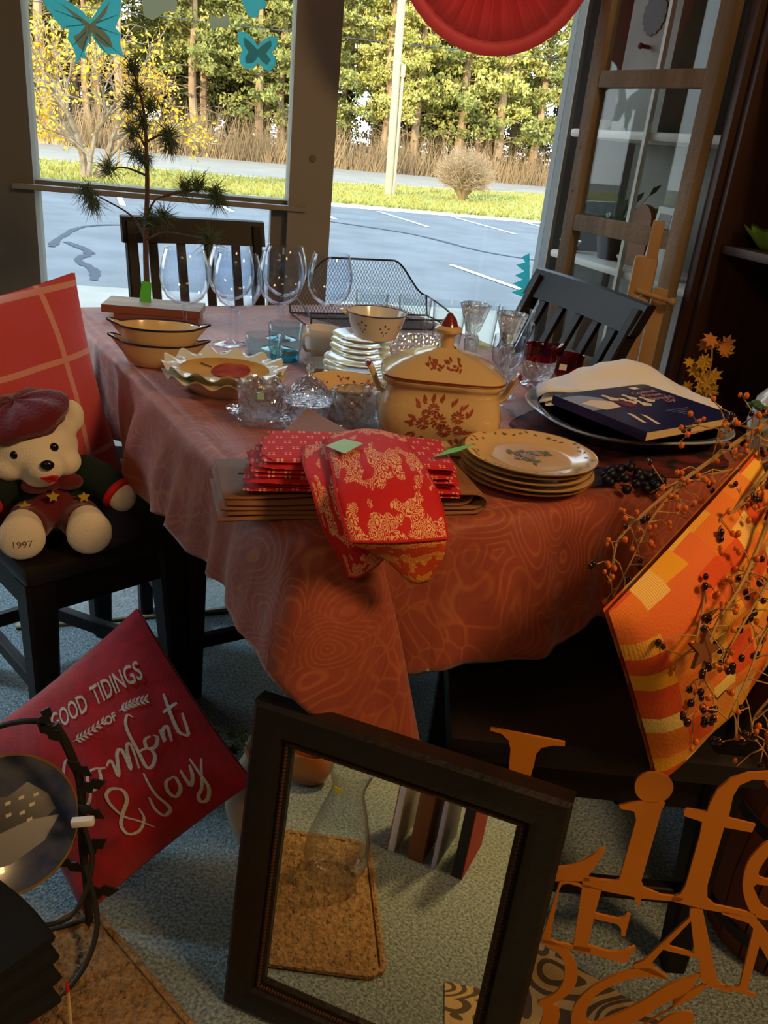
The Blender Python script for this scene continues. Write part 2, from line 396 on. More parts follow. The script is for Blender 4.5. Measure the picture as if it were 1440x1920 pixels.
for row, (dy, n, jit) in enumerate(((2.2, 26, 1.0), (4.5, 26, 1.3), (8, 28, 1.8), (12, 30, 2.5), (17, 34, 2.5))):
    for i in range(n):
        x = -27+ (52+row*6)*(i+.5)/n - row*3 + rt.uniform(-jit, jit)*.8
        y = interp([-60, -24, -15.1, -6, 6.3, 18, 60], [18, 31, 35.1, 39.2, 44.6, 53, 84], x)+dy+rt.uniform(-jit, jit)
        if row < 2 and rt.random() < .12: continue
        k = rt.randrange(5); rz = rt.random()*6.28; sc = rt.uniform(.8, 1.2)
        if first[k]: o = protos[k]; first[k] = False; o.location = (x, y, G-.05); o.rotation_euler = (0, 0, rz)
        else: o = copy_tree(protos[k], (x, y, G-.05), rz)
        o.scale = (sc, sc, sc)
# bushy young pines that close the view into the wood
y0_ = None
for i in range(46):
    x = -34+62*(i+.5)/46+rt.uniform(-.6, .6); y = interp([-60, -24, -15.1, -6, 6.3, 18, 60], [18, 31, 35.1, 39.2, 44.6, 53, 84], x)+rt.choice((6.3, 10.2, 14.5))+rt.uniform(-.8, .8)
    if y0_ is None:
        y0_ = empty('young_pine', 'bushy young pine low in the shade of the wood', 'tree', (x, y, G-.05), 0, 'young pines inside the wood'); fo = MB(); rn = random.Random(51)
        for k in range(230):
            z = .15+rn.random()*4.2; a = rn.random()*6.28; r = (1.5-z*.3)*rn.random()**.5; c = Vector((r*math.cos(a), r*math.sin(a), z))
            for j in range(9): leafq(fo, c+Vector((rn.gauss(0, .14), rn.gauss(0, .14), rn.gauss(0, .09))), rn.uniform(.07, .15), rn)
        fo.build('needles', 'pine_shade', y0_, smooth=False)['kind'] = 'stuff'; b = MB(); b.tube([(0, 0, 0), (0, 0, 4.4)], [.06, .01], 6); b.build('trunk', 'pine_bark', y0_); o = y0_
    else: o = copy_tree(y0_, (x, y, G-.05), rt.random()*6)
    s_ = rt.uniform(.85, 1.3); o.scale = (s_, s_, s_)
# undergrowth
b = MB(); rt = random.Random(9)
for i in range(26000):
    x = rt.uniform(-26, 20); yy = interp([-60, -24, -15.1, -6, 6.3, 18, 60], [18, 31, 35.1, 39.2, 44.6, 53, 84], x)
    y = yy+.4+abs(rt.gauss(0, 2.0)); h = rt.uniform(.2, .75)+(rt.random()**5)*1.8; dx = rt.uniform(-.45, .45)*h; w_ = rt.uniform(.006, .026)
    b.add([(x-w_, y, G-.03), (x+w_, y, G-.03), (x+dx+w_*.3, y+rt.uniform(-.2, .2), G+h)], [(0, 1, 2)])
tag(b.build('undergrowth', 'dry_brush', smooth=False), 'dry tan brush and tall weeds along the edge of the wood', 'undergrowth', kind='stuff')
# yellow-leaved tree
t = empty('yellow_tree', 'small yellow-leaved tree with forked pale trunks beyond the left window pane', 'tree', (-7.6, 20.5, G))
tr = MB(); lf = MB(); rt = random.Random(21)
def grow(p, d, L, r, depth):
    q = p+d*L; m_ = p.lerp(q, .5)+Vector((rt.gauss(0, .04), rt.gauss(0, .04), 0))*L
    tr.tube([p, m_, q], [r, r*.8, r*.62], 6 if r > .02 else 4, cap=False)
    if depth <= 2:
        for i in range(5):
            if rt.random() < .8:
                pp = p.lerp(q, rt.random())+Vector((rt.gauss(0, .1), rt.gauss(0, .1), rt.gauss(0, .1)))
                leafq(lf, pp, rt.uniform(.03, .075), rt)
    if depth == 0: return
    for k in range(3 if depth > 1 else 2):
        dd = (d+Vector((rt.gauss(0, .45), rt.gauss(0, .45), rt.gauss(.05, .3)))).normalized()
        grow(q if k < 2 else m_, dd, L*rt.uniform(.62, .9), r*.6, depth-1)
for k, (dx, dy, tx) in enumerate(((-.1, 0, -.12), (.08, .1, .5), (.02, -.12, .18))):
    grow(Vector((dx, dy, -.05)), Vector((tx, .1*(k-1), 1)).normalized(), 1.0, [.105, .09, .07][k], 5)
tr.build('trunk', 'pale_bark', t); lf.build('leaves', 'yellow_leaf', t, smooth=False)['kind'] = 'stuff'
# round bare bush
t = empty('round_bush', 'round bare twiggy bush on the grass verge beside the road', 'bush', (1.35, 26.4, G))
b = MB(); rt = random.Random(5)
for i in range(900):
    a = rt.random()*6.28; c_ = rt.uniform(-.6, 1); s_ = math.sqrt(max(0, 1-c_*c_)); R_ = rt.uniform(.75, 1.03)
    tip = Vector((s_*math.cos(a)*.95*R_, s_*math.sin(a)*.95*R_, .72+c_*.78*R_)); m_ = Vector((tip.x*.42, tip.y*.42, .25+tip.z*.36))
    b.tube([(tip.x*.05, tip.y*.05, 0), m_, tip], [.012, .009, .003], 3, cap=False)
    for j in range(3):
        q = m_.lerp(tip, rt.uniform(.3, .95)); b.tube([q, q+Vector((rt.gauss(0, .1), rt.gauss(0, .1), rt.gauss(.05, .1)))], [.005, .002], 3, cap=False)
b.build('twigs', 'twig_bush', t, smooth=False)['kind'] = 'stuff'
# utility pole and wires
t = empty('utility_pole', 'pale utility pole standing on the grass verge outside the window', 'pole', (-.8, 25.35, G-.1))
b = MB(); b.tube([(0, 0, 0), (-.1, 0, 4.5), (-.2, 0, 9)], [.115, .11, .09], 12); b.build('shaft', 'pole_paint', t)
b = MB(); b.tube([(.14, -.02, .1), (.10, 0, 3.2)], .045, 8); b.box((.10, 0, 3.25), (.12, .1, .3)); b.build('cable_guard', 'pole_paint', t)
b = MB()
for (p, q, sag) in (((-30, 24, 5.6), (-.65, 25.3, 6.6), .5), ((-.65, 25.3, 6.6), (26, 36, 6.0), .6), ((-30, 26, 4.3), (26, 37, 5.0), .5)):
    p, q = Vector(p), Vector(q); b.tube([p.lerp(q, i/12)-Vector((0, 0, sag*4*(i/12)*(1-i/12))) for i in range(13)], .014, 4)
tag(b.build('overhead_wire', 'tar', smooth=False), 'dark overhead wires strung past the utility pole', 'wire')
t = MB(); t.tube([(-8.6, 25.6, G), (-8.6, 25.6, G+1.3)], .03, 6); tag(t.build('sign_post', 'pine_bark'), 'thin dark post by the roadside near the yellow-leaved tree', 'post')

# ------------------------------------------------------------------ outlines in metres, each in its own flat frame
SIGN = {'L': [(-0.0537, 0.5605), (0.0460, 0.5588), (0.0467, 0.5529), (0.0311, 0.5508), (0.0174, 0.5446), (0.0117, 0.5339), (0.0118, 0.5203), (-0.0006, 0.3575), (0.0715, 0.3670), (0.0887, 0.3739), (0.1020, 0.3850), (0.1121, 0.3964), (0.1243, 0.4118), (0.1273, 0.4089), (0.1241, 0.3966), (0.1142, 0.3678), (0.1111, 0.3597), (0.1166, 0.3548), (0.0694, 0.3436), (-0.0395, 0.3410), (-0.0436, 0.3475), (-0.0310, 0.3579), (-0.0236, 0.3816), (-0.0193, 0.4931), (-0.0226, 0.5336), (-0.0270, 0.5463), (-0.0378, 0.5543), (-0.0531, 0.5562)], 'i': [(0.1316, 0.4811), (0.1621, 0.4933), (0.1893, 0.4958), (0.1870, 0.4856), (0.1827, 0.3704), (0.1882, 0.3608), (0.2134, 0.3547), (0.2339, 0.3571), (0.2430, 0.3563), (0.2384, 0.3497), (0.1880, 0.3431), (0.1881, 0.3272), (0.1780, 0.3436), (0.1308, 0.3434), (0.1063, 0.3438), (0.1067, 0.3587), (0.1338, 0.3603), (0.1492, 0.3625), (0.1538, 0.3672), (0.1577, 0.4635), (0.1525, 0.4753), (0.1347, 0.4755)], 'dot': [(0.1464, 0.5112), (0.1470, 0.5232), (0.1543, 0.5332), (0.1664, 0.5378), (0.1810, 0.5368), (0.1912, 0.5292), (0.1951, 0.5199), (0.1928, 0.5075), (0.1859, 0.4985), (0.1753, 0.4934), (0.1621, 0.4933), (0.1514, 0.5003)], 'f': [(0.3427, 0.5532), (0.3314, 0.5657), (0.3058, 0.5685), (0.2821, 0.5619), (0.2624, 0.5494), (0.2497, 0.5299), (0.2452, 0.5086), (0.2444, 0.4948), (0.2188, 0.4933), (0.2145, 0.4903), (0.2167, 0.4825), (0.2413, 0.4786), (0.2425, 0.4563), (0.2409, 0.3777), (0.2373, 0.3623), (0.2282, 0.3557), (0.2266, 0.3487), (0.2750, 0.3457), (0.3424, 0.3476), (0.3379, 0.3545), (0.2847, 0.3555), (0.2727, 0.3635), (0.2682, 0.3842), (0.2700, 0.4764), (0.3057, 0.4768), (0.3078, 0.4890), (0.2724, 0.4914), (0.2708, 0.5244), (0.2753, 0.5421), (0.2896, 0.5538), (0.3059, 0.5560), (0.3204, 0.5418), (0.3351, 0.5383)], 'L.001': [(0.0764, 0.3478), (0.1060, 0.3456), (0.1091, 0.3419), (0.0878, 0.3442), (0.0798, 0.3401), (0.0776, 0.3314), (0.0786, 0.2558), (0.0808, 0.2467), (0.0896, 0.2431), (0.1362, 0.2463), (0.1377, 0.2378), (0.1000, 0.2379), (0.0699, 0.2381), (0.0675, 0.2433)], 'E': [(0.1071, 0.3477), (0.1336, 0.3448), (0.1319, 0.3041), (0.1644, 0.3030), (0.1725, 0.3088), (0.1763, 0.3157), (0.1791, 0.3141), (0.1784, 0.2762), (0.1733, 0.2772), (0.1711, 0.2884), (0.1645, 0.2944), (0.1319, 0.2958), (0.1318, 0.2499), (0.1612, 0.2458), (0.1818, 0.2518), (0.1943, 0.2638), (0.1966, 0.2617), (0.1887, 0.2354), (0.1824, 0.2326), (0.1127, 0.2373), (0.1122, 0.2488)], 'A': [(0.2542, 0.3425), (0.2707, 0.3447), (0.3109, 0.2419), (0.3194, 0.2306), (0.3359, 0.2245), (0.3355, 0.2194), (0.2982, 0.2231), (0.2916, 0.2330), (0.2826, 0.2653), (0.2325, 0.2677), (0.2228, 0.2441), (0.2268, 0.2347), (0.2474, 0.2245), (0.2484, 0.2197), (0.1992, 0.2291), (0.1992, 0.2338), (0.2113, 0.2431), (0.2290, 0.2775), (0.2563, 0.3283)], 'A.hole': [(0.2594, 0.3234), (0.2751, 0.2717), (0.2370, 0.2757)], 'N': [(0.3123, 0.2284), (0.3396, 0.2282), (0.3447, 0.2354), (0.3410, 0.3307), (0.3329, 0.3379), (0.2962, 0.3436), (0.2957, 0.3486), (0.3412, 0.3466), (0.3619, 0.3267), (0.4094, 0.2752), (0.4060, 0.3377), (0.4133, 0.3377), (0.4206, 0.2285), (0.4150, 0.2270), (0.3548, 0.3063), (0.3555, 0.2382), (0.3561, 0.2287), (0.3691, 0.2244), (0.3686, 0.2204)], 'e': [(0.3787, 0.4033), (0.3289, 0.4004), (0.3345, 0.3820), (0.3468, 0.3669), (0.3613, 0.3668), (0.3781, 0.3817), (0.3811, 0.3752), (0.3697, 0.3561), (0.3511, 0.3479), (0.3317, 0.3559), (0.3180, 0.3780), (0.3112, 0.4016), (0.3106, 0.4298), (0.3184, 0.4527), (0.3293, 0.4673), (0.3485, 0.4700), (0.3653, 0.4530), (0.3744, 0.4271)], 'e.hole': [(0.3289, 0.4129), (0.3588, 0.4146), (0.3515, 0.4393), (0.3403, 0.4507), (0.3323, 0.4419)], 'B': [(0.0690, 0.2437), (0.0930, 0.2420), (0.1107, 0.2309), (0.1253, 0.2053), (0.1269, 0.1779), (0.1175, 0.1554), (0.1013, 0.1369), (0.1123, 0.1297), (0.1110, 0.0798), (0.0614, 0.0407), (0.0269, 0.0480), (0.0193, 0.0543), (0.0588, 0.0569), (0.0871, 0.0857), (0.0906, 0.1238), (0.0793, 0.1330), (0.0987, 0.1524), (0.1089, 0.1772), (0.1073, 0.2046), (0.0959, 0.2252), (0.0717, 0.2366)], 'e.001': [(0.2484, 0.2197), (0.2274, 0.2318), (0.2108, 0.2302), (0.1829, 0.2132), (0.1536, 0.1850), (0.1365, 0.1564), (0.1308, 0.1306), (0.1346, 0.1050), (0.1520, 0.0871), (0.1820, 0.0995), (0.2147, 0.1291), (0.2497, 0.1748), (0.2903, 0.2171), (0.3018, 0.2279), (0.2931, 0.2042), (0.2630, 0.1704), (0.2380, 0.1395), (0.2582, 0.1329), (0.2950, 0.1511), (0.2962, 0.1675), (0.2873, 0.1730), (0.2624, 0.1583), (0.2410, 0.1241), (0.2260, 0.1036), (0.2215, 0.1105), (0.2327, 0.1340), (0.2652, 0.1750), (0.2893, 0.2363), (0.2807, 0.2340), (0.2517, 0.2109), (0.2193, 0.1706), (0.1930, 0.1434), (0.1626, 0.1180), (0.1537, 0.1226), (0.1506, 0.1400), (0.1571, 0.1659), (0.1776, 0.1913), (0.2023, 0.2096), (0.2283, 0.2196)]}
RED = {'C': [(0.1483, 0.2000), (0.1363, 0.2089), (0.1244, 0.2013), (0.1131, 0.1812), (0.1079, 0.1569), (0.1139, 0.1328), (0.1220, 0.1250), (0.1391, 0.1305), (0.1505, 0.1421), (0.1633, 0.1529)], 'o': [(0.1808, 0.1622), (0.1661, 0.1668), (0.1543, 0.1594), (0.1511, 0.1417), (0.1610, 0.1365), (0.1751, 0.1442), (0.1804, 0.1584), (0.1912, 0.1546)], 'm': [(0.1930, 0.1560), (0.2035, 0.1596), (0.2010, 0.1302), (0.2173, 0.1615), (0.2281, 0.1617), (0.2240, 0.1266), (0.2370, 0.1592), (0.2466, 0.1602), (0.2366, 0.1194)], 'f': [(0.2744, 0.1944), (0.2675, 0.2037), (0.2572, 0.1889), (0.2517, 0.1523), (0.2478, 0.1152), (0.2565, 0.1088), (0.2686, 0.1198), (0.2674, 0.1368), (0.2491, 0.1422)], 'o.001': [(0.2814, 0.1506), (0.2704, 0.1506), (0.2659, 0.1379), (0.2770, 0.1317), (0.2882, 0.1415), (0.2853, 0.1497)], 'r': [(0.2980, 0.1504), (0.2938, 0.1294), (0.2996, 0.1451), (0.3101, 0.1475), (0.3024, 0.1230)], 't': [(0.3311, 0.1991), (0.3260, 0.1701), (0.3206, 0.1376), (0.3208, 0.1254), (0.3298, 0.1167), (0.3395, 0.1518)], 't.001': [(0.3160, 0.1715), (0.3407, 0.1721)], 'and': [(0.1962, 0.0292), (0.1822, 0.0527), (0.1671, 0.0750), (0.1633, 0.1013), (0.1679, 0.1176), (0.1808, 0.1202), (0.1937, 0.1070), (0.1890, 0.0907), (0.1689, 0.0776), (0.1552, 0.0641), (0.1559, 0.0462), (0.1732, 0.0397), (0.1913, 0.0501), (0.1954, 0.0685)], 'J': [(0.2384, 0.1081), (0.2337, 0.0702), (0.2372, 0.0443), (0.2346, 0.0346), (0.2215, 0.0343), (0.2163, 0.0516), (0.2214, 0.0713)], 'o.002': [(0.2752, 0.0735), (0.2605, 0.0743), (0.2528, 0.0603), (0.2560, 0.0464), (0.2704, 0.0515), (0.2753, 0.0675), (0.2737, 0.0745)], 'y': [(0.2879, 0.0760), (0.2859, 0.0551), (0.2866, 0.0457), (0.2980, 0.0569), (0.3039, 0.0742)], 'y.001': [(0.3094, 0.0820), (0.3089, 0.0509), (0.3059, 0.0258), (0.2921, 0.0126), (0.2809, 0.0149), (0.2845, 0.0258), (0.2993, 0.0345), (0.3245, 0.0709)], 'sprig': [(0.1659, 0.2259), (0.1958, 0.2202), (0.2328, 0.2202)], 'sprig.001': [(0.2574, 0.2195), (0.2823, 0.2153), (0.3080, 0.2062)]}
DECAL = {'big': [(-0.5469, 1.5917), (-0.5356, 1.5545), (-0.5131, 1.5213), (-0.4831, 1.4885), (-0.4618, 1.4842), (-0.4670, 1.4569), (-0.4504, 1.4318), (-0.4444, 1.4087), (-0.4496, 1.3808), (-0.4299, 1.4068), (-0.4116, 1.4054), (-0.4142, 1.4255), (-0.4018, 1.4540), (-0.3933, 1.4784), (-0.3762, 1.4534), (-0.3551, 1.4319), (-0.3331, 1.4274), (-0.3108, 1.4298), (-0.2872, 1.4206), (-0.2991, 1.4447), (-0.3020, 1.4683), (-0.2975, 1.4890), (-0.3153, 1.5072), (-0.2993, 1.5423), (-0.2943, 1.5825), (-0.2931, 1.6152), (-0.3411, 1.5901), (-0.3874, 1.5257), (-0.3963, 1.5214), (-0.4154, 1.5423), (-0.4777, 1.5741)], 'biginner': [(-0.4893, 1.5599), (-0.4450, 1.5258), (-0.4104, 1.4999), (-0.4258, 1.4815), (-0.4484, 1.4657), (-0.4353, 1.4402), (-0.4179, 1.4251), (-0.3981, 1.4846), (-0.3948, 1.4917), (-0.3757, 1.4636), (-0.3471, 1.4464), (-0.3249, 1.4488), (-0.3348, 1.4782), (-0.3595, 1.4989), (-0.3774, 1.5069), (-0.3430, 1.5440), (-0.3307, 1.5782), (-0.3728, 1.5274), (-0.3940, 1.5084), (-0.4164, 1.5224)], 'small': [(0.0795, 1.5390), (0.1082, 1.5408), (0.1361, 1.5196), (0.1484, 1.5035), (0.1597, 1.5187), (0.1866, 1.5370), (0.2141, 1.5400), (0.2130, 1.5105), (0.1964, 1.4876), (0.2112, 1.4751), (0.2098, 1.4500), (0.1905, 1.4323), (0.1704, 1.4352), (0.1523, 1.4561), (0.1346, 1.4350), (0.1110, 1.4290), (0.0909, 1.4446), (0.0865, 1.4653), (0.0979, 1.4841), (0.0817, 1.5102)], 'smallinner': [(0.1008, 1.5261), (0.1246, 1.5114), (0.1472, 1.4929), (0.1640, 1.5087), (0.1910, 1.5256), (0.1956, 1.5086), (0.1766, 1.4855), (0.1932, 1.4661), (0.1819, 1.4506), (0.1658, 1.4561), (0.1510, 1.4722), (0.1342, 1.4513), (0.1106, 1.4467), (0.1062, 1.4639), (0.1175, 1.4827), (0.1014, 1.5019)], 'corner': [(0.0867, 1.6334), (0.1066, 1.6054), (0.1108, 1.5923), (0.1342, 1.5848), (0.1495, 1.5933), (0.1452, 1.6064), (0.1757, 1.6235), (0.1714, 1.6331), (0.1592, 1.6519), (0.1207, 1.6507)], 'white': [(-0.2281, 1.5967), (-0.2255, 1.5507), (-0.1961, 1.5407), (-0.1720, 1.5581), (-0.1509, 1.5726), (-0.1248, 1.5722), (-0.1171, 1.5931), (-0.1206, 1.6224), (-0.1726, 1.6098), (-0.2092, 1.6186)], 'whitesmall': [(-0.0117, 1.5784), (0.0189, 1.5717), (0.0493, 1.5853), (0.0536, 1.5621), (0.0424, 1.5403), (0.0192, 1.5480), (-0.0036, 1.5318), (-0.0138, 1.5545)]}
SWIRL = {'swirl': [(1.2344, 0.8979), (1.2040, 0.8816), (1.2228, 0.8626), (1.1872, 0.8500), (1.2244, 0.8279), (1.1875, 0.8090), (1.2257, 0.7949), (1.1838, 0.7778), (1.2250, 0.7595), (1.1830, 0.7423), (1.2304, 0.7284), (1.2640, 0.7304)]}

# ================================================================== FURNITURE AND CLOTHS
mat('espresso', (20, 14, 15), .45, var=(9, (28, 20, 20), 5, (1, 1, .15)), spec=.25)
mat('vinyl', (26, 20, 20), .42, bump=(180, .12))
mat('mirror_wood', (24, 17, 13), .4, bump=(60, .25), var=(10, (34, 23, 17), 5))
mat('mirror_bead', (64, 37, 22), .4)
mat('mirror_glass', (236, 232, 222), .015, metal=1)
def frame_m(o, e1, e2, n):
    e1, e2, n = Vector(e1), Vector(e2), Vector(n)
    return Matrix(((e1.x, e2.x, n.x, o[0]), (e1.y, e2.y, n.y, o[1]), (e1.z, e2.z, n.z, o[2]), (0, 0, 0, 1)))

def dining_chair(label, loc, rz, W=.42, D=.40, zs=.465, zt=.975, slats=5, lean=.25, back=True, splay=.02, leg=.046, rail=.085, seat_over=.012, group='dark wooden chairs round the table', stretch=(.16, .16, .16, .16), cat='chair', name='dining_chair'):
    """local axes: x along the width, +y towards the back"""
    t = empty(name, label, cat, loc, rz, group)
    b = MB(); b.box((0, 0, zs-.022), (W+2*seat_over, D+2*seat_over, .044), bev=.016); b.build('seat', 'vinyl', t)
    ap = MB()
    for (c, d) in (((0, -D/2+.02, zs-.078), (W-.05, .022, .07)), ((0, D/2-.02, zs-.078), (W-.05, .022, .07)), ((-W/2+.02, 0, zs-.078), (.022, D-.05, .07)), ((W/2-.02, 0, zs-.078), (.022, D-.05, .07))): ap.box(c, d)
    ap.build('apron', 'espresso', t, smooth=False)
    def foot(sx, sy): return (sx*(W/2-leg/2+splay), sy*(D/2-leg/2+splay*1.4), 0)
    def head(sx, sy): return (sx*(W/2-leg/2), sy*(D/2-leg/2), zs-.044)
    for sx in (-1, 1):
        for sy in (-1, 1):
            b = MB(); b.beam(foot(sx, sy), head(sx, sy), leg*.72, leg*.72, up=(0, 1, 0), t2=(leg*1.1, leg*1.1)); b.build('leg', 'espresso', t, sharp=30)
    def on(sx, sy, z): return Vector(foot(sx, sy)).lerp(Vector(head(sx, sy)), z/(zs-.044))
    for (a, c, z) in (((-1, -1), (1, -1), stretch[0]), ((-1, 1), (1, 1), stretch[1]), ((-1, -1), (-1, 1), stretch[2]), ((1, -1), (1, 1), stretch[3])):
        if z: b = MB(); b.beam(on(*a, z), on(*c, z), .02, .034); b.build('stretcher', 'espresso', t, sharp=30)
    if back:
        y0 = D/2-leg/2
        def bp(x, z): return Vector((x, y0+lean*(z-zs)+.02*((z-zs)/(zt-zs))**2, z))
        for sx in (-1, 1):
            b = MB(); xs = sx*(W/2-leg/2)
            b.beam(bp(xs, zs-.03), bp(xs, zt-.02), leg*.8, leg, up=(0, 1, 0), t2=(leg*.7, leg*.75)); b.build('back_post', 'espresso', t, sharp=30)
        b = MB()
        rows = []
        for i in range(13):
            x = -W/2-.004+(W+.008)*i/12; cv = .018*(1-(2*i/12-1)**2)
            p0, p1 = bp(x, zt-rail), bp(x, zt); f = Vector((0, -.014, 0)); k = Vector((0, .012+0, 0)); o = Vector((0, cv, 0))
            rows.append([p0+f+o, p1+f+o+Vector((0, 0, -.004)), p1+o, p1+k+o+Vector((0, 0, -.004)), p0+k+o])
        b.grid(rows, True); b.add(rows[0], [(0, 1, 2, 3, 4)]); b.add(rows[-1], [(4, 3, 2, 1, 0)])
        b.build('top_rail', 'espresso', t, sharp=30)
        b = MB(); b.beam(bp(-W/2+.02, zs+.09), bp(W/2-.02, zs+.09), .02, .04); b.build('lower_rail', 'espresso', t, sharp=30)
        for i in range(slats):
            x = -W/2+leg+(W-2*leg)*(i+.5)/slats; cv = .018*(1-(2*x/W)**2)
            b = MB(); b.beam(bp(x, zs+.09), bp(x, zt-rail+.005)+Vector((0, cv, 0)), .028, .012, up=(0, 1, 0)); b.build('slat', 'espresso', t, sharp=30)
    return t
# behind the table, by the window
dining_chair('dark wooden slat-back chair behind the table in front of the left window pane', (-.54, 2.50, 0), math.radians(31), W=.45, D=.40, zt=.975, lean=.19, slats=4, rail=.078)
# right of the table
dining_chair('dark wooden slat-back chair right of the table in front of the old window sash', (.135, 2.10, 0), math.radians(-68), W=.52, D=.38, zt=.965, lean=.36, slats=5, rail=.075)
# left, under the teddy bear
dining_chair('dark chair with square seat left of the table, teddy bear sitting on it', (-.682, 1.612, 0), math.radians(46), W=.34, D=.40, zt=.80, lean=.22, splay=.012, leg=.058, seat_over=.006, stretch=(0, .134, .16, 0))
ch = [o for o in C.objects if o.name.startswith('dining_chair') and o.type == 'EMPTY'][-1]
b = MB(); b.beam((.145, -.165, .14), (.01, .185, .125), .022, .036); b.build('stretcher', 'espresso', ch, sharp=30)
# front right, below the orange cushion
dining_chair('dark chair with black padded seat in front right, orange cushion leaning on it', (.37, 1.225, 0), math.radians(-90), W=.43, D=.44, zt=.93, lean=.42, slats=4, splay=.012, leg=.056, seat_over=.02, stretch=(0, 0, .125, .16))
# low stool below the cloth
dining_chair('dark backless stool pushed under the left side of the table', (-.385, 1.885, 0), math.radians(32.6), W=.36, D=.44, zs=.45, back=False, splay=.004, leg=.046, stretch=(.15, .15, .15, .15), cat='stool', name='wooden_stool', group=None)

# ------------------------------------------------------------------ table and cloth
TU = Vector((.538, -.843, 0)); TV = Vector((.843, .538, 0)); T0 = Vector((-.897, 2.242, 0))
LU, LV = 1.49, 1.0
def T(u, v, z=.765): return T0+TU*u+TV*v+Vector((0, 0, z))
t = empty('dining_table', 'dark wooden dining table under the rust paisley cloth', 'table', T(LU/2, LV/2, 0))
def tl(p): return p-t.location
Rt = Matrix((TU, TV, Vector((0, 0, 1)))).transposed()
b = MB(); b.box((0, 0, .74), (LU-.02, LV-.02, .03), Rt, bev=.008); b.build('tabletop', 'espresso', t)
b = MB(); b.box((0, 0, .69), (LU-.16, LV-.16, .08), Rt); b.build('apron', 'espresso', t)
for (u_, v_) in ((.14, .14), (LU-.14, .14), (.14, LV-.14), (LU-.14, LV-.14)):
    b = MB(); p = tl(T(u_, v_, 0)); b.beam(p, p+Vector((0, 0, .725)), .055, .055, up=TU, t2=(.075, .075)); b.build('leg', 'espresso', t, sharp=30)

m = mat('paisley', (150, 66, 44), .55, sheen=.3)
n = m.node_tree; bs = n.nodes['Principled BSDF']
def N_(tp, **kw):
    q = n.nodes.new(tp)
    for k, v in kw.items(): setattr(q, k, v)
    return q
uv = N_('ShaderNodeTexCoord'); nz = N_('ShaderNodeTexNoise'); nz.inputs['Scale'].default_value = 4.2; nz.inputs['Detail'].default_value = 1
n.links.new(uv.outputs['UV'], nz.inputs[0])
mxv = N_('ShaderNodeMix', data_type='VECTOR'); mxv.inputs[0].default_value = .3
n.links.new(uv.outputs['UV'], mxv.inputs[4]); n.links.new(nz.outputs['Color'], mxv.inputs[5])
vo = N_('ShaderNodeTexVoronoi'); vo.inputs['Scale'].default_value = 8; n.links.new(mxv.outputs[1], vo.inputs['Vector'])
ml = N_('ShaderNodeMath', operation='MULTIPLY'); ml.inputs[1].default_value = 95; n.links.new(vo.outputs['Distance'], ml.inputs[0])
sn = N_('ShaderNodeMath', operation='SINE'); n.links.new(ml.outputs[0], sn.inputs[0])
r1 = N_('ShaderNodeValToRGB'); r1.color_ramp.elements[0].position = .3; r1.color_ramp.elements[1].position = .95; n.links.new(sn.outputs[0], r1.inputs[0])
v2 = N_('ShaderNodeTexVoronoi', feature='DISTANCE_TO_EDGE'); v2.inputs['Scale'].default_value = 34; n.links.new(mxv.outputs[1], v2.inputs['Vector'])
r2 = N_('ShaderNodeValToRGB'); r2.color_ramp.elements[0].position = .02; r2.color_ramp.elements[0].color = (1, 1, 1, 1); r2.color_ramp.elements[1].position = .1; r2.color_ramp.elements[1].color = (0, 0, 0, 1); n.links.new(v2.outputs[0], r2.inputs[0])
n3 = N_('ShaderNodeTexNoise'); n3.inputs['Scale'].default_value = 3.1; n.links.new(uv.outputs['UV'], n3.inputs[0])
r3 = N_('ShaderNodeValToRGB'); r3.color_ramp.elements[0].position = .46; r3.color_ramp.elements[1].position = .6; n.links.new(n3.outputs[0], r3.inputs[0])
mm = N_('ShaderNodeMix', data_type='FLOAT'); n.links.new(r3.outputs[0], mm.inputs[0]); n.links.new(r1.outputs[0], mm.inputs[2]); n.links.new(r2.outputs[0], mm.inputs[3])
n4 = N_('ShaderNodeTexNoise'); n4.inputs['Scale'].default_value = 9; n4.inputs['Detail'].default_value = 4; n.links.new(uv.outputs['UV'], n4.inputs[0])
mu = N_('ShaderNodeMath', operation='MULTIPLY'); n.links.new(mm.outputs[0], mu.inputs[0]); n.links.new(n4.outputs[0], mu.inputs[1])
mc = N_('ShaderNodeMix', data_type='RGBA'); mc.inputs[6].default_value = lin((148, 64, 46)); mc.inputs[7].default_value = lin((188, 104, 58)); n.links.new(mu.outputs[0], mc.inputs[0])
n.links.new(mc.outputs[2], bs.inputs['Base Color'])
n5 = N_('ShaderNodeTexNoise'); n5.inputs['Scale'].default_value = 14; n5.inputs['Detail'].default_value = 6; n.links.new(uv.outputs['UV'], n5.inputs[0])
bp_ = N_('ShaderNodeBump'); bp_.inputs['Strength'].default_value = .35; bp_.inputs['Distance'].default_value = .02; n.links.new(n5.outputs[0], bp_.inputs['Height']); n.links.new(bp_.outputs[0], bs.inputs['Normal'])

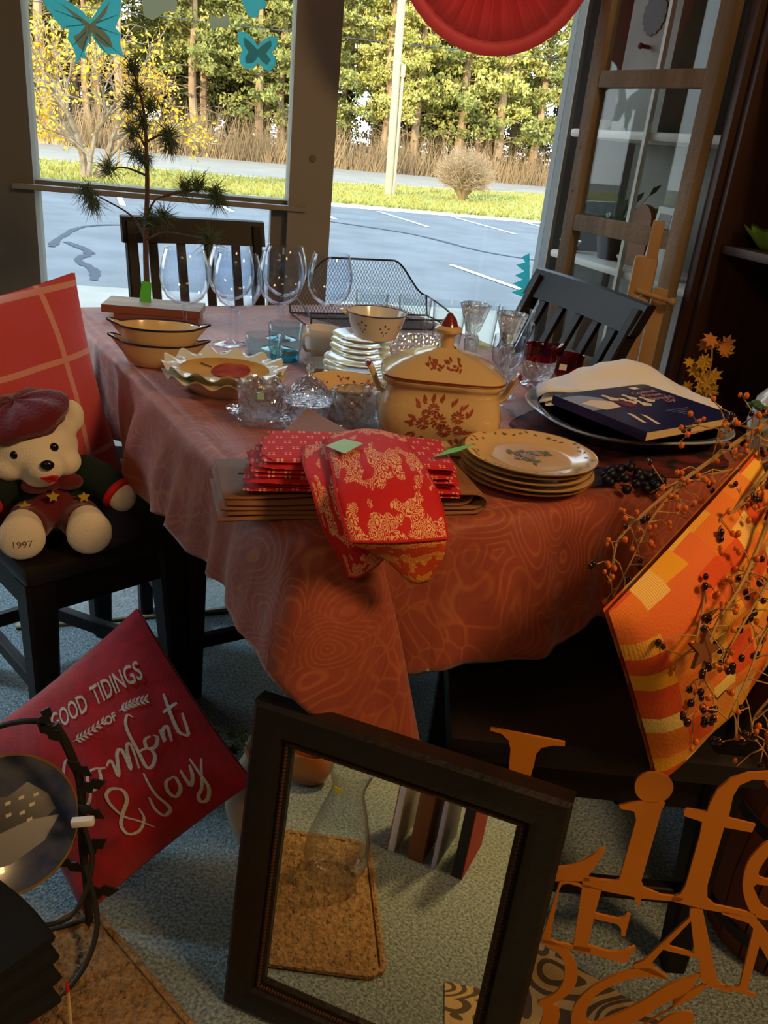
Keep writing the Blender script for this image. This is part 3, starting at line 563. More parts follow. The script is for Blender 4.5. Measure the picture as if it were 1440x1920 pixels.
# skirt columns: (top u,v) -> (hem u,v, drop)
cols = []
def smo(x): return x*x*(3-2*x)
def wav(s, a=1): return a*(.012*math.sin(s*19+.6)+.009*math.sin(s*41+1.1)+.006*math.sin(s*67))
lu = [0, .3, .52, .62, .74, .80, .87, 1.0, 1.07, 1.12, 1.27, 1.36, 1.43]; ld = [.2, .21, .2, .235, .215, .20, .195, .175, .16, .185, .165, .165, .168]; lo = [.04, .035, .02, .02, .035, .075, .06, .05, .05, .05, .05, .05, .055]
k = 0
while k <= 1.43:
    cols.append((k, 0, k, -interp(lu, lo, k)-wav(k, .8), interp(lu, ld, k))); k += .011
corner = [(1.46, .0, 1.468, -.06, .172), (1.475, .003, 1.50, -.062, .178), (1.484, .008, 1.525, -.055, .188), (1.489, .016, 1.545, -.038, .205), (1.49, .025, 1.558, -.012, .235), (1.49, .035, 1.567, .02, .275), (1.49, .048, 1.576, .06, .305), (1.49, .06, 1.583, .10, .325), (1.49, .07, 1.596, .135, .34), (1.49, .078, 1.594, .158, .35), (1.49, .084, 1.572, .17, .338), (1.49, .09, 1.544, .160, .30), (1.49, .097, 1.518, .138, .262), (1.49, .108, 1.508, .140, .244), (1.49, .13, 1.522, .17, .24), (1.49, .17, 1.528, .20, .238)]
cs = smooth_path([(a, b_, 0) for a, b_, *_ in corner], 5); hs = smooth_path([c[2:5] for c in corner], 5)
for a, h in zip(cs, hs): cols.append((a.x, a.y, h.x, h.y, h.z))
fv = [.18, .23, .366, .457, .53, .62, .75, .9]; fd = [.237, .236, .238, .241, .208, .235, .24, .235]; fo = [.04, .045, .06, .065, .05, .07, .05, .05]
k = .18
while k <= .93:
    cols.append((LU, k, LU+interp(fv, fo, k)+wav(k+3, .7), k, interp(fv, fd, k))); k += .011
for a in range(0, 91, 9):
    r = math.radians(a); cols.append((LU-.03+.03*math.cos(r), LV-.03+.03*math.sin(r), LU-.03+.09*math.cos(r), LV-.03+.09*math.sin(r), .24+.1*math.sin(2*r)))
k = LU-.05
while k > .05:
    cols.append((k, LV, k, LV+.045+wav(k+5), .215)); k -= .02
for a in range(90, 181, 9):
    r = math.radians(a); cols.append((.03+.03*math.cos(r), LV-.03+.03*math.sin(r), .03+.09*math.cos(r), LV-.03+.09*math.sin(r), .22+.1*abs(math.sin(2*r))))
k = LV-.05
while k > .05:
    cols.append((0, k, -.045-wav(k+8), k, .21)); k -= .02
for a in range(180, 270, 9):
    r = math.radians(a); cols.append((.03+.03*math.cos(r), .03+.03*math.sin(r), .03+.075*math.cos(r), .03+.075*math.sin(r), .22+.08*abs(math.sin(2*r))))
NR = 22; rows = []; uvs = []
for i in range(NR+1):
    row = []; ur = []; tt = i/NR
    for (a, c_, ha, hc, d) in cols:
        # a small rounded lip, then the fall
        if tt < .09: q = tt/.09; f = .02*math.sin(q*PI/2); z = .765-.012*(1-math.cos(q*PI/2)); g = 0
        else: g = (tt-.09)/.91; f = .02; z = .753-(d-.012)*g
        n2 = Vector((ha-a, hc-c_, 0)); dl = Vector((a-LU/2, c_-LV/2, 0))
        onx = Vector((0, -1, 0)) if c_ < .02 and a < LU-.02 else None
        nrm = Vector((-1 if a < .005 else (1 if a > LU-.012 else 0), -1 if c_ < .012 else (1 if c_ > LV-.005 else 0), 0)); nrm.normalize()
        e_ = g**.75
        pu = a+nrm.x*f*(1-g)+n2.x*e_; pv = c_+nrm.y*f*(1-g)+n2.y*e_
        fold = .010*math.sin((a*1.0+c_*1.3)*33+g*2.5)*g*(1-g)*2
        pu += nrm.x*fold; pv += nrm.y*fold
        row.append(T(pu, pv, z)); ur.append((a+nrm.x*d*tt+ (n2.x*e_ if nrm.x == 0 else 0), c_+nrm.y*d*tt+(n2.y*e_ if nrm.y == 0 else 0)))
    rows.append(row); uvs.append(ur)
b = MB(); b.grid(rows, True); nv = len(cols)
base = len(b.v); top = []; NU, NVv = 60, 40
def crease(u_, v_): return .0012*math.sin(u_*31+v_*7)+.001*math.sin(v_*43-u_*11)+(.003*math.exp(-((v_-.36-.12*u_)/.006)**2))+(.0025*math.exp(-((u_-.55)/.006)**2))
inner = []
for (a, c_, *_r) in cols: inner.append(T(LU/2+(a-LU/2)*.96, LV/2+(c_-LV/2)*.96, .7645))
b.v += [tuple(p) for p in inner]
for i in range(nv): b.f.append((base+i, base+(i+1) % nv, (i+1) % nv, i)); b.mi.append(0)
b2 = len(b.v); rr = []
for i in range(NU+1): rr.append([T(LU*(.0045+.991*i/NU), LV*(.0045+.991*j/NVv), .7651+(.0009+crease(LU*i/NU, LV*j/NVv))*min(1, i/2, (NU-i)/2, j/2, (NVv-j)/2)) for j in range(NVv+1)])
b.grid(rr)
me_o = b.build('tablecloth', 'paisley', sharp=80)
me = me_o.data; ul = me.uv_layers.new(name='UVMap')
for l in me.loops:
    p = Vector(me.vertices[l.vertex_index].co); vi = l.vertex_index
    if vi < nv*(NR+1): ul.data[l.index].uv = uvs[vi//nv][vi % nv]
    else: d = p-T0; ul.data[l.index].uv = (d.dot(TU), d.dot(TV))
q = me_o.modifiers.new('thick', 'SOLIDIFY'); q.thickness = .0015; q.offset = -1
tag(me_o, 'rust-orange paisley tablecloth hanging in folds over the dining table', 'tablecloth')

# ------------------------------------------------------------------ cushions
def bulge(a, b_, Tk): return Tk*(max(0, 1-a*a)**.55)*(max(0, 1-b_*b_)**.55)
def cushion(name, label, M_, s1, s2, Tk, m, pinch=.06, back=1, sag=0, group=None, n=30):
    """frame origin at a corner, x 0..s1, y 0..s2, +z to the viewer"""
    rows = []; uv = []
    def P(i, j, sg):
        a = -1+2*i/n; c = -1+2*j/n
        a2 = a*(1-pinch*(1-c*c)*abs(a)**2); c2 = c*(1-pinch*(1-a*a)*abs(c)**2)
        wr = 1+.07*math.sin(a*9+c*4)*math.sin(c*7-a*3)
        return Vector((s1/2+a2*s1/2, s2/2+c2*s2/2-sag*bulge(a, c, 1), sg*(.004+bulge(a, c, Tk)*wr*(1 if sg > 0 else back))))
    b = MB()
    b.grid([[P(i, j, 1) for j in range(n+1)] for i in range(n+1)]); b.grid([[P(i, j, -1) for j in range(n, -1, -1)] for i in range(n+1)])
    o = b.build(name, m, weld=True, sharp=85)
    me = o.data; ul = me.uv_layers.new(name='UVMap')
    for l in me.loops: p = me.vertices[l.vertex_index].co; ul.data[l.index].uv = (p.x, p.y)
    o.matrix_world = M_; tag(o, label, 'cushion', group)
    return o
# red cushion with lettering
mat('red_velvet', (176, 10, 30), .8, var=(40, (150, 6, 24)), sheen=.25, bump=(300, .2))
mat('silver_thread', (208, 200, 192), .6, bump=(400, .5))
MR = frame_m((-.428, 1.034, .0), (.706, .232, .669), (-.673, .512, .533), (-.219, -.827, .518))
MR = MR @ Matrix.Translation((-.012, -.010, .035))
red = cushion('printed_cushion', 'red cushion lettered GOOD TIDINGS leaning on the floor by the left chair', MR, .375, .37, .058, 'red_velvet', pinch=.035)
def on_red(x, y, dz=.0025):
    x += .012; y += .010
    a = (x-.1875)/.1875; c = (y-.185)/.185
    return Vector((x, y, .004+bulge(max(-1, min(1, a)), max(-1, min(1, c)), .058)*(1+.07*math.sin(a*9+c*4)*math.sin(c*7-a*3))+dz))
def ribbon(pts, w, taper=True):
    pp = smooth_path(pts, 6); b = MB(); rows = []
    for i, p in enumerate(pp):
        d = (pp[min(i+1, len(pp)-1)]-pp[max(i-1, 0)]).normalized(); nn = Vector((-d.y, d.x, 0))
        k = w*(.55+.45*abs(math.sin(math.atan2(d.y, d.x)*1.0+.9)))*(1 if not taper else min(1, .35+.65*math.sin(PI*(i+.5)/len(pp))**.5))
        rows.append([on_red(*(p+nn*k*s_).xy) for s_ in (-1, -.33, .33, 1)])
    b.grid(rows); return b
for kk, pts in RED.items():
    if kk.startswith('sprig'):
        b = ribbon(pts, .0009, False); pp = smooth_path(pts, 4)
        for i in range(1, len(pp)-1):
            d = (pp[i+1]-pp[i-1]).normalized()
            for sd in (1, -1):
                q = Matrix.Rotation(sd*.75, 3, 'Z') @ d; nn = Vector((-q.y, q.x, 0))
                A = [pp[i], pp[i]+q*.006+nn*.0022, pp[i]+q*.0125, pp[i]+q*.006-nn*.0022]
                b.add([on_red(*x.xy) for x in A], [(0, 1, 2, 3)])
        b.build('embroidered_sprig', 'silver_thread', red)
    else: ribbon(pts, .0034).build('embroidered_letter', 'silver_thread', red)
def red_text(txt, x0, y0, x1, y1, h):
    me = text_mesh(txt, h*1.4, 0, 1, 0, .0007)
    bm = bmesh.new(); bm.from_mesh(me); bmesh.ops.triangulate(bm, faces=bm.faces)
    for _ in range(2):
        ed = [e for e in bm.edges if e.calc_length() > .006]
        if ed: bmesh.ops.subdivide_edges(bm, edges=ed, cuts=1); bmesh.ops.triangulate(bm, faces=bm.faces)
    bm.to_mesh(me); bm.free()
    xs = [v.co.x for v in me.vertices]; w_ = max(xs)-min(xs); L = math.hypot(x1-x0, y1-y0); k = L/w_
    d = Vector((x1-x0, y1-y0)).normalized(); nn = Vector((-d.y, d.x)); mx_ = min(xs)
    for v in me.vertices:
        p = Vector((x0, y0))+d*((v.co.x-mx_)*k)+nn*v.co.y; v.co = on_red(p.x, p.y)
    link_mesh('embroidered_words', me, 'silver_thread', red)
red_text('GOOD', .141, .262, .216, .254, .033); red_text('TIDINGS', .228, .253, .320, .241, .035); red_text('OF', .229, .211, .250, .209, .0145)

# pink plaid cushion
def gridmat(name, base, line, xs, ys, w_):
    m = mat(name, base, .85, sheen=.3, bump=(250, .25)); n = m.node_tree; bs = n.nodes['Principled BSDF']
    tc = n.nodes.new('ShaderNodeTexCoord'); sp = n.nodes.new('ShaderNodeSeparateXYZ'); n.links.new(tc.outputs['UV'], sp.inputs[0])
    cur = None
    for ax, vals in (('X', xs), ('Y', ys)):
        for v in vals:
            c = n.nodes.new('ShaderNodeMath'); c.operation = 'COMPARE'; c.inputs[1].default_value = v; c.inputs[2].default_value = w_; n.links.new(sp.outputs[ax], c.inputs[0])
            if cur is None: cur = c.outputs[0]
            else:
                mx = n.nodes.new('ShaderNodeMath'); mx.operation = 'MAXIMUM'; n.links.new(cur, mx.inputs[0]); n.links.new(c.outputs[0], mx.inputs[1]); cur = mx.outputs[0]
    sc = n.nodes.new('ShaderNodeMath'); sc.operation = 'MULTIPLY'; sc.inputs[1].default_value = .75; n.links.new(cur, sc.inputs[0])
    mc = n.nodes.new('ShaderNodeMix'); mc.data_type = 'RGBA'; mc.inputs[6].default_value = lin(base); mc.inputs[7].default_value = lin(line); n.links.new(sc.outputs[0], mc.inputs[0]); n.links.new(mc.outputs[2], bs.inputs['Base Color'])
gridmat('pink_plaid', (208, 78, 88), (230, 172, 160), [.09, .375, .03], [.315, .10, .455], .006)
h = Vector((.597, .802, 0)); nb = Vector((-.802, .597, 0)); up = nb*math.sin(.15)+Vector((0, 0, math.cos(.15)))
MP = frame_m(Vector((-.68, 1.70, .475))+h*.115, h, up, h.cross(up)) @ Matrix.Rotation(.13, 4, 'Z') @ Matrix.Translation((-.47, 0, 0))
cushion('plaid_cushion', 'pink cushion with pale plaid lines standing behind the teddy bear', MP, .47, .475, .055, 'pink_plaid')
# orange patchwork cushion
m = mat('patchwork', (236, 120, 40), .8, bump=(260, .2)); n = m.node_tree; bs = n.nodes['Principled BSDF']
tc = N_('ShaderNodeTexCoord'); sp = N_('ShaderNodeSeparateXYZ'); n.links.new(tc.outputs['UV'], sp.inputs[0])
def M2(op, a, b_=None):
    q = N_('ShaderNodeMath', operation=op)
    for i, x in enumerate((a, b_)):
        if x is None: continue
        if isinstance(x, (int, float)): q.inputs[i].default_value = x
        else: n.links.new(x, q.inputs[i])
    return q.outputs[0]
cx_ = M2('FLOOR', M2('MULTIPLY', sp.outputs['X'], 23)); wn1 = N_('ShaderNodeTexWhiteNoise', noise_dimensions='1D'); n.links.new(cx_, wn1.inputs['W'])
cy_ = M2('FLOOR', M2('ADD', M2('MULTIPLY', sp.outputs['Y'], 34), M2('MULTIPLY', wn1.outputs[0], 5)))
wn2 = N_('ShaderNodeTexWhiteNoise', noise_dimensions='2D'); cb = N_('ShaderNodeCombineXYZ'); n.links.new(cx_, cb.inputs[0]); n.links.new(cy_, cb.inputs[1]); n.links.new(cb.outputs[0], wn2.inputs['Vector'])
rp_ = N_('ShaderNodeValToRGB'); rp_.color_ramp.interpolation = 'CONSTANT'
cols_ = [(238, 132, 44), (246, 186, 66), (226, 84, 34), (240, 150, 60), (250, 214, 120), (236, 116, 52), (244, 170, 40)]
while len(rp_.color_ramp.elements) < 7: rp_.color_ramp.elements.new(.5)
for i, c in enumerate(cols_): rp_.color_ramp.elements[i].position = i/7; rp_.color_ramp.elements[i].color = lin(c)
n.links.new(wn2.outputs[0], rp_.inputs[0])
st = M2('MULTIPLY', M2('GREATER_THAN', M2('SINE', M2('MULTIPLY', sp.outputs['X'], 2000)), .3), M2('GREATER_THAN', M2('FRACT', M2('MULTIPLY', wn2.outputs[0], 13.7)), .6))
mc = N_('ShaderNodeMix', data_type='RGBA'); n.links.new(M2('MULTIPLY', st, .6), mc.inputs[0]); n.links.new(rp_.outputs[0], mc.inputs[6]); mc.inputs[7].default_value = lin((232, 104, 40)); n.links.new(mc.outputs[2], bs.inputs['Base Color'])
e1 = Vector((.636, .636, .437)).normalized(); e2 = Vector((-.427, -.182, .886)); e2 = (e2-e1*e2.dot(e1)).normalized()
MO = frame_m((.447, .96, .437), e1, e2, e1.cross(e2)) @ Matrix.Translation((0, 0, -.012))
cushion('patchwork_cushion', 'orange and yellow patchwork cushion propped on the front right chair', MO, .36, .36, .07, 'patchwork', pinch=.02, back=.3)

# ------------------------------------------------------------------ mirror
MM = frame_m((-.171, .882, .0), (.948, -.318, 0), (.041, .123, .992), (-.316, -.94, .13))
t = empty('framed_mirror', 'rectangular mirror in a dark wooden frame leaning below the table', 'mirror', (0, 0, 0)); t.matrix_world = MM
MW, MH, FW = .444, .54, .062
def framestrip(b, x0, y0, x1, y1, w_, prof, inset=0):
    pass
prof = [(0, -.02), (0, .008), (.006, .014), (.03, .016), (.045, .012), (.05, .004), (.062, .001), (.062, -.02)]
names = []
cr = [(0, 0), (MW, 0), (MW, MH), (0, MH)]; dirs = [(1, 1), (-1, 1), (-1, -1), (1, -1)]
for i in range(4):
    a, c = cr[i], cr[(i+1) % 4]; da, dc = dirs[i], dirs[(i+1) % 4]
    b = MB(); b.grid([[(a[0]+da[0]*o, a[1]+da[1]*o, z) for o, z in prof], [(c[0]+dc[0]*o, c[1]+dc[1]*o, z) for o, z in prof]]); b.build('frame_side', 'mirror_wood', t, sharp=35)
    b = MB(); n_ = 70
    p0 = Vector((a[0]+da[0]*.0545, a[1]+da[1]*.0545, .005)); p1 = Vector((c[0]+dc[0]*.0545, c[1]+dc[1]*.0545, .005))
    b.tube([p0.lerp(p1, k/(2*n_)) for k in range(2*n_+1)], [.0018 if k % 2 else .0036 for k in range(2*n_+1)], 6); b.build('bead_trim', 'mirror_bead', t)
b = MB(); b.quad((FW-.004, FW-.004, -.004), (MW-FW+.004, FW-.004, -.004), (MW-FW+.004, MH-FW+.004, -.004), (FW-.004, MH-FW+.004, -.004)); b.build('mirror_pane', 'mirror_glass', t, smooth=False)
b = MB(); b.box((MW/2, MH/2, -.016), (MW-.02, MH-.02, .006)); b.build('backing', 'mirror_wood', t, smooth=False)

# ------------------------------------------------------------------ cut-out word sign
mat('sign_paint', (196, 118, 32), .5)
MS = frame_m((.215, .82, .0), (.993, -.12, 0), (.018, .148, .989), (-.118, -.982, .149))
t = empty('word_sign', 'ochre cut-out metal sign of decorative words behind the mirror', 'sign'); t.matrix_world = MS
for kk in SIGN:
    if kk.endswith('hole'): continue
    base_ = kk; polys = [SIGN[kk]]
    if kk+'.hole' in SIGN: polys.append(SIGN[kk+'.hole'])
    pl = [[(p.x, p.y) for p in smooth_path(q, 3, True)] if kk in ('dot', 'e.001', 'B', 'e') else q for q in polys]
    link_mesh('letter', flat_curve(pl, .004), 'sign_paint', t)

# ================================================================== ON THE TABLE
glassmat('clear_glass', (250, 252, 255), .0, .9)
glassmat('tumbler_glass', (250, 252, 252), -.01, .8)
glassmat('turquoise_glass', (236, 249, 251), .0, .8)
glassmat('turquoise_base', (120, 222, 240), .03, .8)
glassmat('ruby_glass', (214, 40, 58), .05, .8)
def crystalmat(name, tint, k):
    """pressed glass with cut facets"""
    m = bpy.data.materials.new(name); m.use_nodes = True; MATS[name] = m; n = m.node_tree; n.nodes.clear()
    o = n.nodes.new('ShaderNodeOutputMaterial'); gl = n.nodes.new('ShaderNodeBsdfGlass'); gl.inputs['Color'].default_value = lin(tint); gl.inputs['IOR'].default_value = 1.3; gl.inputs['Roughness'].default_value = .03
    tr = n.nodes.new('ShaderNodeBsdfTransparent'); mx = n.nodes.new('ShaderNodeMixShader'); mx.inputs[0].default_value = .5
    tc = n.nodes.new('ShaderNodeTexCoord'); vo = n.nodes.new('ShaderNodeTexVoronoi'); vo.inputs['Scale'].default_value = k
    n.links.new(tc.outputs['Object'], vo.inputs[0]); bp = n.nodes.new('ShaderNodeBump'); bp.inputs['Strength'].default_value = .3; bp.inputs['Distance'].default_value = .01
    n.links.new(vo.outputs['Distance'], bp.inputs['Height']); n.links.new(bp.outputs[0], gl.inputs['Normal'])
    g2 = n.nodes.new('ShaderNodeBsdfGlossy'); g2.inputs['Roughness'].default_value = .08; n.links.new(bp.outputs[0], g2.inputs['Normal']); m2 = n.nodes.new('ShaderNodeMixShader'); m2.inputs[0].default_value = .22
    n.links.new(tr.outputs[0], mx.inputs[1]); n.links.new(gl.outputs[0], mx.inputs[2]); n.links.new(mx.outputs[0], m2.inputs[1]); n.links.new(g2.outputs[0], m2.inputs[2]); n.links.new(m2.outputs[0], o.inputs[0])
    return m
crystalmat('crystal', (250, 252, 255), 90)
mat('cream_glaze', (222, 188, 138), .18, coat=.4)
mat('navy_rim', (28, 34, 62), .25)
mat('tureen_glaze', (208, 178, 132), .16, coat=.5, bump=(70, .12))
mat('rust_print', (158, 70, 48), .35)
mat('rust_glaze', (120, 40, 36), .2, coat=.4)
mat('white_china', (226, 220, 208), .14, coat=.5)
mat('pie_cream', (226, 214, 180), .14, coat=.6)
mat('pie_gold', (206, 146, 44), .7, spec=.1, var=(14, (182, 120, 34)))
mat('apple_red', (140, 26, 14), .8, spec=.08, var=(30, (176, 70, 20)))
mat('bark_brown', (92, 66, 48), .85, bump=(90, .5))
mat('green_needles', (74, 92, 66), .7)
mat('tag_green', (96, 200, 60), .5)
mat('block_wood_sheen', (176, 150, 124), .6, var=(6, (150, 122, 98), 6, (.3, 3, 1)))  # grain plus reflected light put into the colour: paler than block_side
mat('block_side', (150, 86, 60), .6)
mat('tag_mint', (166, 222, 186), .6)
mat('leather', (140, 94, 62), .6, bump=(300, .12), spec=.3)
mat('leather_edge', (168, 124, 84), .6)
mat('blue_print', (54, 66, 120), .4)
mat('black_wire', (22, 22, 26), .45)
mat('linen_white', (240, 238, 238), .85, bump=(400, .15))
mat('cover_navy', (30, 34, 86), .3, coat=.3)
mat('page_edge', (214, 186, 140), .8)
mat('cover_cream', (236, 220, 196), .4)
mat('cover_pink', (230, 170, 176), .4)
mat('cover_wine', (120, 40, 74), .4)
mat('cover_pale', (150, 158, 196), .4)
mat('blue_glaze', (44, 54, 86), .12, coat=.7)
mat('silver_glaze', (188, 202, 222), .1, metal=.4, coat=.6)
mat('grape', (16, 14, 28), .45)
mat('floral_dark', (26, 26, 32), .8, var=(28, (120, 40, 40), 2))
mat('plate_gold', (196, 150, 70), .25, metal=.7)
mat('leaf_print', (104, 108, 62), .4)
mat('flower_print', (150, 128, 132), .4)

def lathe_obj(name, prof, m, parent=None, seg=32, fn=None, sharp=40, smooth=True):
    return MB().lathe(prof, seg, fn=fn).build(name, m, parent, smooth=smooth, sharp=sharp)
# wine glasses
def wine_glass(x, y, label):
    t = empty('wine_glass', label, 'wine glass', (x, y, .7665), 0, 'balloon wine glasses at the back left of the table')
    lathe_obj('foot', [(0, 0), (.040, 0), (.041, .0015), (.03, .004), (.012, .007), (.005, .014), (.0042, .02)], 'clear_glass', t)
    lathe_obj('stem', [(.0042, .02), (.0036, .05), (.0038, .085), (.0055, .1), (.008, .106)], 'clear_glass', t, 12)
    lathe_obj('bowl', [(.008, .106), (.022, .111), (.040, .124), (.0515, .145), (.0552, .168), (.0535, .19), (.048, .214), (.0435, .2295), (.043, .2302), (.0425, .2295), (.047, .213), (.0524, .19), (.0541, .168), (.0504, .1455), (.039, .1255), (.02, .1125), (0, .109)], 'clear_glass', t, 40)
    return t
wine_glass(-.497, 1.895, 'balloon wine glass behind the stacked oval baking dishes')
wine_glass(-.418, 2.012, 'balloon wine glass standing second from the left, half behind its neighbour')
wine_glass(-.380, 1.905, 'balloon wine glass nearest of the group, beside the blue tumblers')
wine_glass(-.300, 2.012, 'balloon wine glass right behind the shorter blue tumbler')
wine_glass(-.308, 2.127, 'balloon wine glass farthest back, in front of the window mullion')
wine_glass(-.187, 2.065, 'balloon wine glass on the right, in front of the black mesh tray')
# seedling pine on a wooden block
t = empty('pine_sapling', 'artificial pine sapling with green tag behind the baking dishes', 'artificial plant', (-.687, 2.23, .806))
def sp_(px, py): return Vector(((px-284)*.00146, (px-284)*.0010*math.cos(py*.05), (592-py)*.00129))
b = MB(); b.tube(smooth_path([sp_(*p) for p in ((285, 592), (284, 480), (288, 380), (290, 300), (285, 230), (268, 165))], 4), [.0085-.0062*i/20 for i in range(21)], 8); b.build('trunk', 'bark_brown', t)
b = MB()
for path in (((284, 470), (255, 430), (215, 395), (203, 380)), ((286, 440), (300, 395), (340, 375), (366, 368)), ((310, 388), (355, 372), (392, 370)), ((286, 455), (300, 428), (325, 418)), ((286, 470), (330, 448), (415, 446)), ((289, 300), (275, 275), (265, 268)), ((289, 290), (310, 275), (325, 270)), ((289, 330), (275, 318), (268, 312)), ((288, 350), (250, 340), (222, 345)), ((290, 265), (280, 240), (272, 228)), ((288, 245), (298, 232))):
    b.tube(smooth_path([sp_(*p) for p in path], 4), [.0032-.002*i/(4*(len(path)-1)) for i in range(4*(len(path)-1)+1)], 5)
b.build('branch', 'bark_brown', t)
rt = random.Random(4)
for (px, py, L, k) in ((268, 170, .04, 1.6), (275, 200, .045, .4), (264, 226, .045, .2), (297, 228, .045, .3), (283, 255, .04, 0), (268, 272, .05, -.1), (322, 272, .05, 0), (330, 285, .045, -.6), (268, 312, .05, -.2), (286, 320, .035, -.4), (203, 380, .05, -.6), (200, 402, .05, -.9), (222, 345, .05, .3), (345, 372, .05, .8), (366, 366, .055, .7), (392, 372, .05, .1), (395, 385, .05, -.4), (322, 420, .055, .4), (300, 432, .05, .5), (418, 446, .05, .6)):
    b = MB(); c = sp_(px, py)
    for i in range(130):
        d = Vector((rt.gauss(0, 1), rt.gauss(0, .8), rt.gauss(k, .8))).normalized(); s_ = c+Vector((rt.gauss(0, .006), rt.gauss(0, .006), rt.gauss(0, .008)))
        n_ = d.orthogonal().normalized()*.0011; b.add([s_-n_, s_+n_, s_+d*L*rt.uniform(.7, 1.1)-Vector((0, 0, .006))], [(0, 1, 2)])
    b.build('needle_tuft', 'green_needles', t, smooth=False)
b = MB(); b.prism([(-.016, -.014, .0), (.016, -.016, .0), (.018, -.016, .052), (-.008, -.014, .054)], (0, -.0012, 0)); b.build('price_tag', 'tag_green', t, smooth=False)
t = empty('wood_block', 'stepped wooden base block under the artificial pine sapling', 'block', (-.66, 2.21, .7665), .12)
b = MB(); b.box((0, 0, .029), (.25, .12, .02), bev=.001); b.build('upper_board', None, t, mats=['block_wood_sheen'])
b = MB(); b.box((.012, -.002, .0095), (.215, .11, .019), bev=.001); b.build('lower_board', 'block_side', t)
b = MB(); b.box((0, -.0606, .029), (.25, .0012, .0196)); b.build('front_face', 'block_side', t, smooth=False)

# oval baking dishes, one in the other
def oval_dish(z, label, rz):
    t = empty('baking_dish', label, 'baking dish', (-.518, 1.762, z), rz, 'stacked oval baking dishes')
    def fn(a, r, zz):
        ear = max(0, math.cos(a)**2-.86)/.14; e = ear*ear*(3-2*ear); k = max(0, (zz-.028)/.024)
        return (r*math.cos(a)*(1.0+.26*e*k), r*.66*math.sin(a), zz+.008*e*k)
    b = MB(); b.lathe([(0, .0), (.058, 0), (.066, .004), (.078, .026), (.084, .048), (.086, .052), (.083, .052), (.080, .048), (.074, .027), (.063, .007), (0, .0045)], 64, fn=fn); b.build('bowl', 'cream_glaze', t, sharp=60)
    b = MB(); b.tube([fn(2*PI*k/72, .0852, .052) for k in range(72)], .0022, 6, closed=True); b.build('rim', 'navy_rim', t)
oval_dish(.7665, 'lower cream oval baking dish with navy rim at the left table edge', .1)
oval_dish(.800, 'upper cream oval baking dish with navy rim, stacked in its twin', .16)
# fluted pie plates
def pie_plate(z, label, apple):
    t = empty('pie_plate', label, 'pie plate', (-.345, 1.618, z), 0, 'stacked fluted pie plates')
    def fn(a, r, zz):
        k = max(0, (r-.094)/.03); w_ = math.sin(a*13)
        return (r*math.cos(a)*(1+.03*w_*k), r*math.sin(a)*(.92+.02*w_*k), zz+.0075*w_*k*min(1, k+.2))
    b = MB(); b.lathe([(0, 0), (.064, 0), (.068, .002), (.09, .024), (.1, .033), (.121, .037), (.1215, .039), (.1, .0365), (.09, .0305), (.08, .026), (0, .024)], 156, fn=fn); b.build('fluted_rim', 'pie_cream', t, sharp=60)
    if apple:
        b = MB(); b.lathe([(.0885, .0302), (.08, .0265), (.0, .0246)], 64, fn=lambda a, r, z_: (r*math.cos(a), r*.92*math.sin(a), z_), cap=False); b.build('painted_centre', 'pie_gold', t)
        pts = [(.0+.036*math.cos(a)*(1-.12*max(0, math.sin(a))**8), .004+.05*math.sin(a)*(1-.16*max(0, math.sin(a))**12), 0) for a in [2*PI*k/40 for k in range(40)]]
        b = MB(); b.add([(.012+p[0]*1.05, p[1]*1.15-.004, .0262+.0022*(p[1]/.05)**2) for p in pts], [tuple(range(40))]); b.build('painted_apple', 'apple_red', t, smooth=False)
        b = MB(); b.tube([(-.03, .012, .0275), (-.044, .02, .028), (-.054, .03, .0285)], [.0016, .0014, .002], 5); b.build('painted_stem', 'bark_brown', t)
pie_plate(.7665, 'lower fluted cream pie plate under the one painted with an apple', False)
pie_plate(.7830, 'upper fluted cream pie plate with a red apple painted on gold', True)
# blue tumblers
for (x, y, h, label) in ((-.302, 1.812, .077, 'shorter turquoise glass tumbler in front of its pair'), (-.268, 1.912, .084, 'taller turquoise glass tumbler behind its pair')):
    t = empty('blue_tumbler', label, 'tumbler', (x, y, .7665), 0, 'turquoise glass tumblers')
    lathe_obj('cup', [(.0352, .018), (.038, .03), (.040, h), (.0395, h+.0008), (.039, h), (.037, .03), (.034, .0185), (0, .018)], 'turquoise_glass', t)
    lathe_obj('base', [(0, 0), (.031, 0), (.0335, .004), (.0352, .018), (0, .0178)], 'turquoise_base', t)
# cup and square saucer
t = empty('white_mug', 'plain white mug behind the square white dish', 'mug', (-.19, 1.985, .7665))
lathe_obj('cup', [(0, 0), (.03, 0), (.034, .004), (.04, .03), (.0415, .068), (.0405, .0695), (.039, .068), (.0375, .03), (.031, .006), (0, .004)], 'white_china', t)
b = MB(); b.tube(smooth_path([(-.028, -.029, .056), (-.038, -.042, .056), (-.040, -.045, .038), (-.034, -.036, .02), (-.026, -.027, .018)], 5), .0042, 8); b.build('handle', 'white_china', t)
t = empty('square_dish', 'small square white dish left of the plate stack', 'dish', (-.165, 1.868, .7665), .5)
b = MB(); b.grid([[(sx*r, sy*r, z) for sx, sy in ((-1, -1), (0, -1.03), (1, -1), (1.03, 0), (1, 1), (0, 1.03), (-1, 1), (-1.03, 0))] for r, z in ((.0, .0), (.036, 0), (.042, .003), (.052, .014), (.0525, .0155), (.05, .0155), (.041, .006), (0, .004))], True); b.build('plate', 'white_china', t, sub=1)
